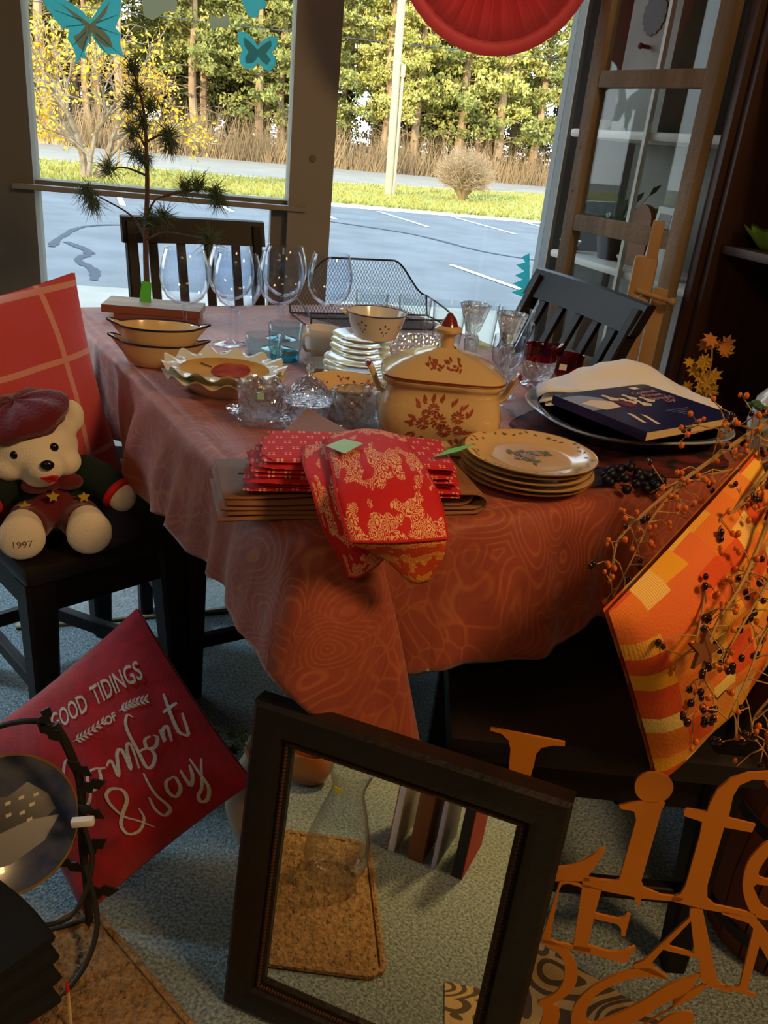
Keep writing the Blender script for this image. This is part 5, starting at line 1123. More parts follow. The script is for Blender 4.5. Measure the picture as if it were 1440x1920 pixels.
# leather place mats, folded over at the right
mx_d = Vector((.945, .30, 0)).normalized(); my_d = Vector((-mx_d.y, mx_d.x, 0)); M0 = Vector((-.222, 1.014, 0))
for i in range(5):
    z = .7672+.0052*i; off = [(.0, .0), (.012, .006), (.004, .012), (.014, .018), (.01, .03)][i]; L = .365-.008*i; Dp = .15
    R_ = .007+.0045*(4-i)*.5; pts = []
    for k in range(10): pts.append((L*k/9, 0+.0015*math.sin(k*.9+i)))
    zc = R_
    for k in range(1, 9): a = -PI/2+PI*k/8; pts.append((L+R_*1.6*math.cos(a), R_+R_*math.sin(a)))
    pts.append((L-.05, 2*R_+.001)); pts.append((L-.11, 2*R_-.002))
    rows_ = [[M0+mx_d*(off[0]+x)+my_d*(off[1]+Dp*q)+Vector((0, 0, z+.0046*0+zz_ + (0 if x < L-.06 else .0))) for q in (0, .25, .5, .75, 1)] for x, zz_ in pts]
    b = MB(); b.grid(rows_); o = b.build('place_mat', 'leather', None, solid=.0022, off=0, sharp=60)
    tag(o, ['lowest brown leather place mat of the pile under the red napkins', 'second brown leather place mat from below under the red napkins', 'middle brown leather place mat of the folded pile', 'fourth brown leather place mat from below, its fold inside the bottom ones', 'topmost of the lower brown place mats, folded at its right end'][i], 'place mat', 'brown leather place mats')
o = MB().prism([(-.152, 1.40, .815), (-.03, 1.275, .806), (-.06, 1.13, .7975), (-.215, 1.112, .7985)], (0, 0, .0022)).build('place_mat', 'leather', smooth=False)
tag(o, 'brown leather place mat turned aslant, its corner pointing at the crystal', 'place mat', 'brown leather place mats')
# napkins and tea towels
def dotmat(name, c1, c2, sx, sy):
    m = mat(name, c1, .8, bump=(300, .15)); n = m.node_tree; bs = n.nodes['Principled BSDF']; L_ = n.links
    tc = n.nodes.new('ShaderNodeTexCoord'); sp = n.nodes.new('ShaderNodeSeparateXYZ'); L_.new(tc.outputs['UV'], sp.inputs[0])
    def M(op, a, b_=None):
        q = n.nodes.new('ShaderNodeMath'); q.operation = op
        for i, x in enumerate((a, b_)):
            if x is None: continue
            if isinstance(x, (int, float)): q.inputs[i].default_value = x
            else: L_.new(x, q.inputs[i])
        return q.outputs[0]
    X = M('MULTIPLY', sp.outputs['X'], sx); Y = M('MULTIPLY', sp.outputs['Y'], sy); X = M('ADD', X, M('MULTIPLY', M('FLOOR', Y), .5))
    fx = M('SUBTRACT', M('FRACT', X), .5); fy = M('SUBTRACT', M('FRACT', Y), .5)
    ax = M('ABSOLUTE', M('SUBTRACT', M('ABSOLUTE', fx), .13)); ay = M('ABSOLUTE', M('SUBTRACT', M('ABSOLUTE', fy), .13))
    d = M('LESS_THAN', M('MAXIMUM', ax, ay), .075)
    mc = n.nodes.new('ShaderNodeMix'); mc.data_type = 'RGBA'; mc.inputs[6].default_value = lin(c1); mc.inputs[7].default_value = lin(c2); L_.new(d, mc.inputs[0]); L_.new(mc.outputs[2], bs.inputs['Base Color'])
dotmat('red_dotted', (206, 34, 44), (240, 196, 160), 11, 6)
nx = Vector((.985, .17, 0)).normalized(); ny = Vector((-nx.y, nx.x, 0))
for i in range(7):
    z = .7975+.0072*i; st = [(-.175, -.045), (-.168, -.055), (-.172, -.05), (-.16, -.046), (-.165, -.052), (-.155, -.05), (-.15, -.052)][i]
    L = .30-.006*i; Dp = .13; cen = Vector((-.045, 1.13, 0)); rows_ = []
    for a in range(9):
        fx_ = a/8; r = []
        for q in range(14):
            th = 2*PI*q/14; yy = math.copysign(abs(math.cos(th))**.5, math.cos(th))*Dp/2; hz = math.copysign(abs(math.sin(th))**.6, math.sin(th))*.0038
            wv = .0025*math.sin(fx_*5+i*1.7)*math.cos(q*.8)+.004*math.sin(i*2.3+fx_*3)
            e = 1 if 0 < a < 8 else .08
            r.append(cen+nx*(st[0]+.02+L*fx_+ (.010*math.sin(q*1.3+i) if a == 0 else 0))+ny*(yy+.01+wv)+Vector((0, 0, z+.0038+hz*e+.002*math.sin(fx_*4+i)*min(1, i/3)*.5)))
        rows_.append(r)
    b = MB(); b.grid(rows_, True); o = b.build('red_napkin', 'red_dotted', sharp=70)
    ul = o.data.uv_layers.new(name='UVMap')
    for l in o.data.loops: p = o.data.vertices[l.vertex_index].co-cen; ul.data[l.index].uv = (p.dot(nx)/.25, p.dot(ny)/.14+p.z*7)
    nth = ['lowest', 'second from below', 'third from below', 'middle', 'third from the top', 'second from the top', 'topmost'][i]
    tag(o, 'red napkin with pale square dots, %s of the folded pile' % nth, 'napkin', 'red dotted napkins')
# floral print material
def floralmat(name, c1, c2, k=1.0):
    m = mat(name, c1, .75, bump=(300, .15)); n = m.node_tree; bs = n.nodes['Principled BSDF']; L_ = n.links
    tc = n.nodes.new('ShaderNodeTexCoord')
    nz = n.nodes.new('ShaderNodeTexNoise'); nz.inputs['Scale'].default_value = 22*k; L_.new(tc.outputs['UV'], nz.inputs[0])
    mv = n.nodes.new('ShaderNodeMix'); mv.data_type = 'VECTOR'; mv.inputs[0].default_value = .035; L_.new(tc.outputs['UV'], mv.inputs[4]); L_.new(nz.outputs['Color'], mv.inputs[5])
    vo = n.nodes.new('ShaderNodeTexVoronoi'); vo.inputs['Scale'].default_value = 15*k; L_.new(mv.outputs[1], vo.inputs['Vector'])
    sn = n.nodes.new('ShaderNodeMath'); sn.operation = 'MULTIPLY'; sn.inputs[1].default_value = 34; L_.new(vo.outputs['Distance'], sn.inputs[0])
    s2 = n.nodes.new('ShaderNodeMath'); s2.operation = 'SINE'; L_.new(sn.outputs[0], s2.inputs[0])
    g1 = n.nodes.new('ShaderNodeMath'); g1.operation = 'GREATER_THAN'; g1.inputs[1].default_value = .05; L_.new(s2.outputs[0], g1.inputs[0])
    n2 = n.nodes.new('ShaderNodeTexNoise'); n2.inputs['Scale'].default_value = 7*k; n2.inputs['Detail'].default_value = 1; L_.new(tc.outputs['UV'], n2.inputs[0])
    sp = n.nodes.new('ShaderNodeSeparateXYZ'); L_.new(tc.outputs['UV'], sp.inputs[0])
    wv = n.nodes.new('ShaderNodeMath'); wv.operation = 'MULTIPLY'; wv.inputs[1].default_value = 13; L_.new(sp.outputs['Y'], wv.inputs[0])
    w2 = n.nodes.new('ShaderNodeMath'); w2.operation = 'COSINE'; L_.new(wv.outputs[0], w2.inputs[0])
    w3 = n.nodes.new('ShaderNodeMath'); w3.operation = 'MULTIPLY'; w3.inputs[1].default_value = .13; L_.new(w2.outputs[0], w3.inputs[0])
    ad = n.nodes.new('ShaderNodeMath'); ad.operation = 'ADD'; L_.new(n2.outputs[0], ad.inputs[0]); L_.new(w3.outputs[0], ad.inputs[1])
    g2 = n.nodes.new('ShaderNodeMath'); g2.operation = 'GREATER_THAN'; g2.inputs[1].default_value = .5; L_.new(ad.outputs[0], g2.inputs[0])
    mu = n.nodes.new('ShaderNodeMath'); mu.operation = 'MULTIPLY'; L_.new(g1.outputs[0], mu.inputs[0]); L_.new(g2.outputs[0], mu.inputs[1])
    mc = n.nodes.new('ShaderNodeMix'); mc.data_type = 'RGBA'; mc.inputs[6].default_value = lin(c1); mc.inputs[7].default_value = lin(c2); L_.new(mu.outputs[0], mc.inputs[0]); L_.new(mc.outputs[2], bs.inputs['Base Color'])
floralmat('red_floral', (204, 26, 34), (240, 190, 140))
floralmat('warm_lit_floral', (208, 70, 28), (240, 180, 84), .9)  # red towel print again, with warm lamplight put into its colours
mat('red_hem', (196, 18, 28), .8)
def towel(rows_, label, hem=True, m='red_floral'):
    o = sheet('tea_towel', rows_, m, label, 'tea towel', n=6, thick=.003, group='red floral tea towels')
    L_ = smooth_path([r[0] for r in rows_], 6)+smooth_path(list(rows_[-1]), 6)[1:]; R_ = smooth_path([r[-1] for r in rows_], 6)
    for pth in (L_, R_): b = MB(); b.tube(pth, .0022, 6); b.build('hem', 'red_hem', o)
    return o
towel([[(-.122, 1.115, .851), (-.085, 1.125, .853), (-.04, 1.135, .853)], [(-.115, 1.05, .851), (-.083, 1.055, .853), (-.045, 1.06, .853)], [(-.095, .985, .842), (-.062, .975, .842), (-.022, .985, .842)], [(-.073, .955, .80), (-.042, .955, .80), (-.002, .972, .80)], [(-.05, .953, .765), (-.025, .957, .762), (.012, .985, .765)], [(-.037, .953, .738), (-.022, .958, .738), (0, .978, .748)]], 'red floral tea towel hanging over the table front, under the other')
o2 = towel([[(-.085, 1.16, .858), (-.035, 1.185, .862), (.02, 1.18, .858)], [(-.09, 1.10, .862), (-.03, 1.118, .870), (.03, 1.115, .862)], [(-.072, 1.01, .862), (-.012, 1.02, .872), (.052, 1.03, .862)], [(-.058, .945, .845), (.002, .955, .852), (.07, .975, .845)], [(-.036, .898, .815), (.02, .905, .818), (.082, .935, .815)]], 'red floral tea towel with mint price tag folded on top of the pile')
sheet('turned_flap', [[(-.034, .902, .811), (.02, .91, .813), (.08, .937, .811)], [(.003, .925, .785), (.035, .93, .782), (.08, .942, .785)], [(.04, .944, .745), (.052, .944, .742), (.066, .948, .745)]], 'warm_lit_floral', parent=o2, n=6, thick=.003)
b = MB(); b.prism([(-.088, 1.066, .872), (-.066, 1.097, .874), (-.038, 1.072, .879), (-.06, 1.038, .874)], (0, 0, .0006)); b.build('price_tag', 'tag_mint', o2, smooth=False)
nk = [o for o in C.objects if o.name.startswith('red_napkin')][-1]
b = MB(); b.prism([(.062, 1.115, .854), (.10, 1.13, .862), (.124, 1.165, .864), (.085, 1.15, .856)], (0, 0, .0006)); b.build('price_tag', 'tag_green', nk, smooth=False)

# ================================================================== RIGHT SIDE, FLOOR, BEAR, BRANCHES
mat('old_wood', (158, 136, 112), .75, var=(5, (124, 104, 82), 8, (4, 4, .5)), bump=(60, .4))
mat('shelf_white', (222, 216, 206), .45)
mat('grey_board', (150, 146, 138), .7, var=(7, (132, 128, 120)))
mat('dark_board', (70, 56, 48), .5)
mat('cup_board', (62, 38, 28), .45, var=(4, (80, 50, 36), 6, (6, 1, .6)))
mat('pine_wood', (212, 172, 122), .5, var=(4, (192, 148, 98), 6, (6, 6, .5)))
mat('black_paint', (26, 26, 26), .6)
mat('leaf_green', (70, 104, 44), .5)
mat('ivy_green', (52, 76, 44), .6)
mat('leaf_bright', (120, 150, 40), .35, coat=.4)
mat('brown_face', (140, 88, 50), .6)
m = mat('bunting_red', (232, 96, 92), .45)
n = m.node_tree; tl_ = n.nodes.new('ShaderNodeBsdfTranslucent'); tl_.inputs[0].default_value = lin((244, 140, 134)); mx_ = n.nodes.new('ShaderNodeMixShader'); mx_.inputs[0].default_value = .6
n.links.new(n.nodes['Principled BSDF'].outputs[0], mx_.inputs[1]); n.links.new(tl_.outputs[0], mx_.inputs[2]); n.links.new(mx_.outputs[0], n.nodes['Material Output'].inputs[0])
def filmmat(name, col, k):
    m = mat(name, col, .5); n = m.node_tree; t_ = n.nodes.new('ShaderNodeBsdfTranslucent'); t_.inputs[0].default_value = lin(col); x_ = n.nodes.new('ShaderNodeMixShader'); x_.inputs[0].default_value = k
    n.links.new(n.nodes['Principled BSDF'].outputs[0], x_.inputs[1]); n.links.new(t_.outputs[0], x_.inputs[2]); n.links.new(x_.outputs[0], n.nodes['Material Output'].inputs[0])
filmmat('teal_decal', (124, 212, 214), .62); filmmat('pale_decal', (206, 218, 200), .4)
mat('plush_white', (242, 230, 210), .95, bump=(420, .35), sheen=.4)
mat('plush_green', (14, 32, 26), .95, bump=(420, .35))
mat('plush_wine', (98, 12, 26), .9, bump=(160, .4), sheen=.3)
mat('black_nose', (14, 12, 12), .25)
mat('felt_red', (206, 30, 30), .8)
mat('gold_star', (196, 164, 60), .5)
mat('print_grey', (110, 92, 60), .8)
mat('straw', (176, 132, 74), .7)
mat('berry_orange', (216, 106, 24), .35)
mat('berry_dark', (44, 18, 20), .2, coat=.4)
mat('rust_star', (120, 70, 36), .6)
mat('iron', (34, 32, 28), .55)
mat('plate_night', (46, 58, 100), .15, coat=.6, var=(18, (84, 88, 100)))
mat('plate_dark', (26, 28, 44), .2)
mat('plate_haze', (104, 104, 112), .3)
mat('plate_light', (170, 160, 140), .3)
mat('cloth_black', (16, 18, 24), .9, bump=(300, .3))
mat('mat_tan', (168, 134, 92), .95, var=(110, (128, 98, 62), 4), bump=(140, 1))
mat('rug_pale', (176, 176, 170), .95, bump=(120, .6), var=(60, (150, 152, 150), 4))
mat('rug_navy', (44, 56, 84), .95, bump=(120, .8))
mat('rug_beige', (176, 150, 104), .95, bump=(200, .4))
mat('rug_dark', (78, 66, 56), .95)
mat('leaf_fall_y', (214, 164, 46), .7); mat('leaf_fall_r', (186, 52, 34), .7); mat('leaf_fall_o', (206, 130, 60), .7)
mat('jug', (196, 172, 140), .4, coat=.3)
mat('barrel_brown', (124, 62, 30), .5, var=(4, (96, 46, 22), 5, (1, 1, .2)))
mat('amber', (150, 90, 40), .2, coat=.5)
mat('lilac', (190, 180, 196), .6); mat('binder_brown', (128, 74, 36), .6); mat('binder_orange', (206, 110, 40), .6); mat('binder_red', (160, 40, 30), .6); mat('binder_black', (40, 34, 34), .6)
mat('sticker_yellow', (240, 200, 40), .5)

# old window sash leaning upright by the right wall
Q0 = Vector((.489, 2.75, 0)); SD = Vector((.515, -.857, 0)); SN = Vector((-.857, -.515, 0))
def sash(s, z, o=0): return Q0+SD*s+SN*o+Vector((0, 0, z))
RS = Matrix((SD, SN, Vector((0, 0, 1)))).transposed()
t = empty('window_sash', 'tall old wooden window sash with glass panes behind the right chair', 'window sash', Q0+SD*.2375)
def sb(b, s0, s1, z0, z1, o0, o1, bev=.004):
    c = sash((s0+s1)/2, (z0+z1)/2, (o0+o1)/2)-t.location; b.box(c, (s1-s0, o1-o0, z1-z0), RS, bev)
for s0, s1 in ((0, .046), (.431, .475)):
    b = MB(); sb(b, s0, s1, 0, 1.95, 0, .036); b.build('stile', 'old_wood', t)
for z0, z1 in ((1.448, 1.492), (1.058, 1.106), (.66, .704), (.0, .12), (1.88, 1.95)):
    b = MB(); sb(b, .046, .431, z0, z1, .002, .034); b.build('rail', 'old_wood', t)
for z0, z1 in ((1.492, 1.88), (1.106, 1.448), (.704, 1.058), (.12, .66)):
    b = MB(); sb(b, .048, .429, z0, z1, .014, .017, 0); b.build('pane', 'pane', t, smooth=False)
for z in (1.29, 1.17, .6):
    b = MB(); c = sash(.018, z, .036)-t.location; b.ball(c, .005, 8, 6); b.build('nail_head', 'old_wood', t)
# white shelves behind it
F0 = Vector((.508, 3.2, 0)); FD = Vector((.361, -.933, 0)); FN = Vector((.933, .361, 0))
RF = Matrix((FD, FN, Vector((0, 0, 1)))).transposed()
def shf(a, d, z): return F0+FD*a+FN*d+Vector((0, 0, z))
t = empty('shelf_unit', 'tall dark shelf unit with two white shelves behind the old sash', 'shelf', shf(.45, .15, 0))
def fb(b, a0, a1, d0, d1, z0, z1, bev=0): b.box(shf((a0+a1)/2, (d0+d1)/2, (z0+z1)/2)-t.location, (a1-a0, d1-d0, z1-z0), RF, bev)
for z in (1.325, .922):
    b = MB(); fb(b, 0, .855, 0, .27, z, z+.026, .01); b.build('shelf', 'shelf_white', t)
b = MB(); fb(b, .0, .44, .275, .295, 0, 2.3); b.build('back_panel', 'grey_board', t, smooth=False)
b = MB(); fb(b, .44, .68, .275, .295, 0, 2.3); b.build('back_panel', 'dark_board', t, smooth=False)
b = MB(); fb(b, .68, .88, .275, .295, 0, 2.3); b.build('back_panel', 'grey_board', t, smooth=False)
b = MB(); fb(b, .455, .47, -.016, -.001, 0, 2.3); b.build('upright', 'shelf_white', t, smooth=False)
b = MB(); fb(b, .86, .88, .0, .27, 0, 2.3); b.build('side_panel', 'dark_board', t, smooth=False)
# birdhouse front with round opening
t = empty('birdhouse', 'grey wooden birdhouse with scalloped round black opening on upper shelf', 'birdhouse', shf(.27, .14, 1.3515), math.atan2(FD.y, FD.x))
b = MB(); b.prism([(-.13, -.07, 0), (.13, -.07, 0), (.13, -.07, .42), (0, -.07, .56), (-.13, -.07, .42)], (0, .15, 0)); b.build('body', 'grey_board', t, smooth=False)
b = MB(); b.prism([(.058*(1+.05*math.cos(a*16))*math.cos(a), -.074, .33+.058*(1+.05*math.cos(a*16))*math.sin(a)) for a in [2*PI*k/96 for k in range(96)]], (0, .003, 0)); b.build('opening', 'black_paint', t, smooth=False)
b = MB(); b.tube([(0, -.07, .24), (0, -.1, .24)], .006, 8); b.ball((0, -.102, .24), .009, 8, 6); b.build('perch', 'black_paint', t)
for sx in (-1, 1):
    b = MB(); b.prism([(0, -.09, .575), (sx*.16, -.09, .405), (sx*.16, -.09, .42), (0, -.09, .59)], (0, .19, 0)); b.build('roof', 'dark_board', t, smooth=False)
# items on the shelves
t = empty('wooden_plaque', 'round-topped brown wooden plaque standing on the lower white shelf', 'plaque', shf(.37, .1, .9485), math.atan2(FD.y, FD.x))
b = MB(); b.prism([(-.05, 0, 0), (.05, 0, 0)]+[(.055*math.cos(a), 0, .14+.055*math.sin(a)) for a in [PI*k/14 for k in range(15)]], (0, .02, 0)); b.build('board', 'brown_face', t, smooth=False)
t = empty('picture_card', 'white card with grey picture and small dark figures behind the sash glass', 'card', shf(.565, .06, .9485), math.atan2(FD.y, FD.x)); t.rotation_euler = (-.1, 0, math.atan2(FD.y, FD.x))
b = MB(); b.box((0, 0, .1), (.17, .004, .2)); b.build('card', 'shelf_white', t, smooth=False)
b = MB(); b.box((-.04, -.003, .13), (.06, .001, .1)); b.build('picture', 'grey_board', t, smooth=False)
for i in range(3):
    b = MB(); x = .015+.022*i; b.add([(x-.008, -.003, .09), (x+.008, -.003, .09), (x+.006, -.003, .115), (x, -.003, .13), (x-.006, -.003, .115)], [(0, 1, 2, 3, 4)]); b.build('figure', 'black_paint', t, smooth=False)
for (a, d, z, s_, lb, nm, m_) in ((.03, .06, .9485, .9, 'small white bowl at the far end of the lower white shelf', 'small_bowl', 'white_china'), (.45, .03, .9485, 1.0, 'small glass bowl beside the pine board on the lower white shelf', 'small_bowl', 'tumbler_glass'), (.07, .08, 1.3515, .8, 'small white bowl at the far end of the upper white shelf', 'small_bowl', 'white_china')):
    t = empty(nm, lb, 'bowl', shf(a, d, z)); lathe_obj('bowl', [(0, 0), (.02*s_, 0), (.022*s_, .004), (.045*s_, .04*s_), (.044*s_, .042*s_), (.018*s_, .008), (0, .006)], m_, t, 24)
rt = random.Random(14)
t = empty('reflection_plant', 'green plant added for the faint leaf reflection in the sash glass', 'plant', shf(.2, .12, .9485))  # added plant that stands in for a leaf pattern reflected in the glass
lathe_obj('pot', [(0, 0), (.04, 0), (.055, .08), (.05, .08), (.036, .01), (0, .01)], 'dark_board', t, 20)
for i in range(34):
    a = rt.uniform(0, 6.28); el = rt.uniform(.1, 1.3); L = rt.uniform(.08, .2); d = Vector((math.cos(a)*math.cos(el), math.sin(a)*math.cos(el)*.6, math.sin(el))); p = Vector((0, 0, .08))+d*L
    s_ = d.orthogonal().normalized()*.014; b = MB(); b.add([p-d*.03, p+s_, p+d*.035+Vector((0, 0, -.01)), p-s_], [(0, 1, 2, 3)]); b.tube([(0, 0, .07), p-d*.03], .0012, 4); b.build('leaf', 'leaf_green', t, smooth=False)
# pine board / quilt stand
t = empty('pine_stand', 'light pine stand with narrow top post and white price tag beside the sash', 'stand', (.628, 2.33, 0), -.25)
b = MB(); b.box((0, 0, .52), (.062, .03, 1.04), bev=.012); b.build('board', 'pine_wood', t)
b = MB(); b.box((.012, 0, 1.07), (.03, .026, .12), bev=.003); b.build('post', 'pine_wood', t)
b = MB(); b.box((.055, .02, .5), (.04, .03, .92), bev=.004); b.build('second_leg', 'pine_wood', t)
b = MB(); b.tube([(-.01, -.014, .95), (.085, -.03, .935)], .007, 10); b.ball((.088, -.03, .935), .011, 10, 8); b.build('peg', 'pine_wood', t)
b = MB(); b.prism([(-.055, -.02, .855), (-.02, -.022, .862), (-.012, -.022, .915), (-.026, -.022, .925), (-.046, -.02, .905)], (0, -.0012, 0)); b.tube([(-.024, -.021, .915), (.02, -.022, .952)], .001, 4); b.build('price_tag', 'linen_white', t, smooth=False)

# dark bookcase with low cabinet
A0 = Vector((.768, 2.29, 0)); AD = Vector((.30, -.954, 0)); AN = Vector((.954, .30, 0)); RA = Matrix((AD, AN, Vector((0, 0, 1)))).transposed()
def bcp(a, d, z): return A0+AD*a+AN*d+Vector((0, 0, z))
t = empty('bookcase', 'tall dark brown bookcase along the right wall', 'bookcase', bcp(.6, .16, 0))
def bb(a0, a1, d0, d1, z0, z1, nm): b = MB(); b.box(bcp((a0+a1)/2, (d0+d1)/2, (z0+z1)/2)-t.location, (a1-a0, d1-d0, z1-z0), RA, .003); b.build(nm, 'cup_board', t)
bb(0, .025, 0, .33, 0, 2.3, 'side_panel'); bb(1.275, 1.3, 0, .33, 0, 2.3, 'side_panel'); bb(.025, 1.275, .32, .335, 0, 2.3, 'back_panel')
for z in (.06, .55, 1.07, 1.50, 1.95): bb(.025, 1.275, .02, .32, z, z+.022, 'shelf')
bb(-.03, .0, -.02, .33, 0, 2.3, 'face_post')
t = empty('leaf_dish', 'green leaf-shaped dish on the bookcase shelf', 'dish', bcp(.115, .115, 1.0925))
b = MB(); b.lathe([(0, 0), (.035, 0), (.045, .008), (.075, .04), (.082, .05), (.075, .046), (.04, .014), (0, .008)], 60, fn=lambda a, r, z: (r*(1+.10*math.cos(a*9)*min(1, z/.04))*math.cos(a), r*(1+.10*math.cos(a*9)*min(1, z/.04))*math.sin(a), z+.006*math.cos(a*9)*max(0, z-.03)/.02)); b.build('dish', 'leaf_bright', t)
t = empty('amber_jar', 'small amber jar on the upper bookcase shelf', 'jar', bcp(.16, .08, 1.5225)); lathe_obj('jar', [(0, 0), (.03, 0), (.034, .01), (.034, .06), (.024, .075), (.026, .085), (0, .085)], 'amber', t, 20)
t = empty('low_cabinet', 'low dark cabinet in front of the bookcase', 'cabinet', (.822, 1.80, 0), math.atan2(AD.y, AD.x)+PI/2)
b = MB(); b.box((0, 0, .34), (.14, .5, .66), bev=.004); b.build('body', 'cup_board', t)
b = MB(); b.box((0, 0, .68), (.16, .54, .022), bev=.006); b.build('top', 'cup_board', t)
b = MB(); b.box((-.074, 0, .35), (.008, .42, .56), bev=.003); dr = b.build('door', 'cup_board', t); b = MB(); b.ball((-.085, .14, .4), .012, 10, 8); b.build('knob', 'iron', dr)
t = empty('porcelain_jar', 'pale porcelain jar with green flowers at the right edge of the picture', 'jar', (.828, 1.745, .6915)); lathe_obj('jar', [(0, 0), (.04, 0), (.055, .03), (.068, .09), (.06, .14), (.04, .165), (.044, .185), (.035, .18), (0, .17)], 'white_china', t, 28)
rt = random.Random(6)
for i in range(8):
    a = 3.3+rt.uniform(-.6, 1.4); b = MB(); 
    b.ball((.066*math.cos(a), .066*math.sin(a), .05+.1*rt.random()), (.012, .012, .008), 8, 5); b.build('painted_flower', 'leaf_green', t)
t = empty('fall_leaf_spray', 'spray of yellow, orange and red artificial autumn leaves behind the oval dish', 'artificial plant', (.768, 2.005, .6915))
lathe_obj('vase', [(0, 0), (.025, 0), (.03, .02), (.018, .045), (.013, .06), (.011, .06), (.014, .045), (0, .04)], 'cup_board', t, 20)
stem = smooth_path([(0, 0, .05), (-.02, -.01, .10), (-.03, -.02, .16), (-.035, -.01, .2)], 4); b = MB(); b.tube(stem, .002, 5); b.tube([(0, 0, .05), (-.05, -.02, .07), (-.09, -.03, .08)], .002, 5); b.build('stem', 'straw', t)
def maple(b, c, nrm, s_, ang):
    nrm = Vector(nrm).normalized(); u_ = nrm.orthogonal().normalized(); u_ = Matrix.Rotation(ang, 3, nrm) @ u_; v_ = nrm.cross(u_)
    P = [c+u_*s_*r*math.cos(a)+v_*s_*r*math.sin(a)+nrm*s_*(.12*(k % 2)) for k, (a, r) in enumerate([(2*PI*k/14, 1 if k % 2 == 0 else .55) for k in range(14)])]
    b.add([c]+P, [(0, 1+k, 1+(k+1) % 14) for k in range(14)])
for i in range(30):
    up_ = i < 22
    if up_: c = Vector((-.03+rt.gauss(0, .02), -.015+rt.gauss(0, .02), .07+.14*i/22+rt.gauss(0, .01)))
    else: c = Vector((-.085+rt.gauss(0, .02), -.03+rt.gauss(0, .015), .065+rt.gauss(0, .015)))
    b = MB(); maple(b, c, (-.4+rt.gauss(0, .4), -.8, .3+rt.gauss(0, .4)), rt.uniform(.014, .024), rt.random()*6); b.build('leaf', ('leaf_fall_o' if i > 16 else 'leaf_fall_y') if up_ else 'leaf_fall_r', t, smooth=False)

# ------------------------------------------------------------------ bunting and butterfly stickers
bc = Vector((.15, 2.735, 1.80)); t = empty('pleated_bunting', 'red pleated round bunting hanging in front of the right window pane', 'bunting', bc, math.atan2(.225, .974))
rows = []; NP = 44
for (r, amp) in ((.075, .006), (.12, .010), (.2, .013), (.262, .009), (.272, .003), (.30, .003)):
    rows.append([(r*math.cos(a), amp*(1 if k % 2 else -1)*(1+.3*math.sin(k*1.7))-.02*(r/.3)**2, r*math.sin(a)) for k, a in enumerate([2*PI*k/(2*NP) for k in range(2*NP)])])
b = MB(); b.grid(rows[:4], True); b.build('pleats', 'bunting_red', t, sharp=20, solid=.001)
b = MB(); b.grid([rows[3], rows[4], rows[5]], True); b.build('outer_band', 'bunting_red', t, sharp=60, solid=.0012)
b = MB(); b.lathe([(0, 0), (.074, 0), (.076, .004), (.07, .008), (0, .008)], 40, fn=lambda a, r, z: (r*math.cos(a), -.006-z, r*math.sin(a))); b.build('centre_disc', 'bunting_red', t)
b = MB(); b.tube([(0, 0, .3), (0, 0, .948)], .0015, 5); b.build('hanging_string', 'linen_white', t)
def decal(nm, lb, outer, inner, mo, mi):
    b = MB(); b.prism([win(s, z, .0442) for s, z in outer], WN*-.0006); o = b.build(nm, mo, smooth=False); tag(o, lb, 'window sticker', 'butterfly window stickers' if 'butterfly' in lb else None)
    if inner: b = MB(); b.prism([win(s, z, .0434) for s, z in inner], WN*-.0005); b.build('wing_pattern', mi, o, smooth=False)
    return o
def toglass(pts): return [(s*1.0, z) for s, z in pts]
big = decal('butterfly_sticker', 'large teal swallowtail butterfly sticker at the top of the left pane', toglass(DECAL['big']), toglass(DECAL['biginner']), 'teal_decal', 'pale_decal')
c0 = DECAL['big'][-3]
for (a, c) in (((335, 60), (215, 30)), ((340, 80), (262, 100)), ((350, 110), (285, 190)), ((355, 130), (320, 235)), ((400, 60), (490, 10)), ((400, 80), (490, 100)), ((395, 110), (490, 190)), ((388, 130), (450, 215))):
    def lerp2(p):
        x = (p[0]-170)/(522-170); y = (p[1]-0)/(245); L_, R_ = DECAL['big'][1], DECAL['big'][18]; Bm = DECAL['big'][10]
        return (L_[0]+(R_[0]-L_[0])*x, L_[1]+(Bm[1]-L_[1])*y+0*x-.006*x)
    p, q = lerp2(a), lerp2(c); b = MB(); b.tube([win(*p, .0428), win(*q, .0428)], [.0022, .001], 5); b.build('wing_vein', 'teal_decal', big)
b = MB(); p, q = lerp2((370, 75)), lerp2((366, 165)); b.tube([win(*p, .042), win(*q, .042)], [.005, .003], 8); b.build('butterfly_body', 'pale_decal', big)
decal('butterfly_sticker', 'small teal butterfly sticker at the upper right of the left pane', toglass(DECAL['small']), toglass(DECAL['smallinner']), 'teal_decal', 'teal_decal')
decal('butterfly_sticker', 'teal butterfly sticker cut by the top edge, right of the white ones', toglass(DECAL['corner']), None, 'teal_decal', None)
decal('butterfly_sticker', 'larger white butterfly sticker at the top of the left pane', toglass(DECAL['white']), None, 'pale_decal', None)
decal('butterfly_sticker', 'smaller white butterfly sticker left of the small teal one', toglass(DECAL['whitesmall']), None, 'pale_decal', None)
decal('leaf_sticker', 'teal feathery sticker low at the right edge of the right pane', toglass(SWIRL['swirl']), None, 'teal_decal', None)

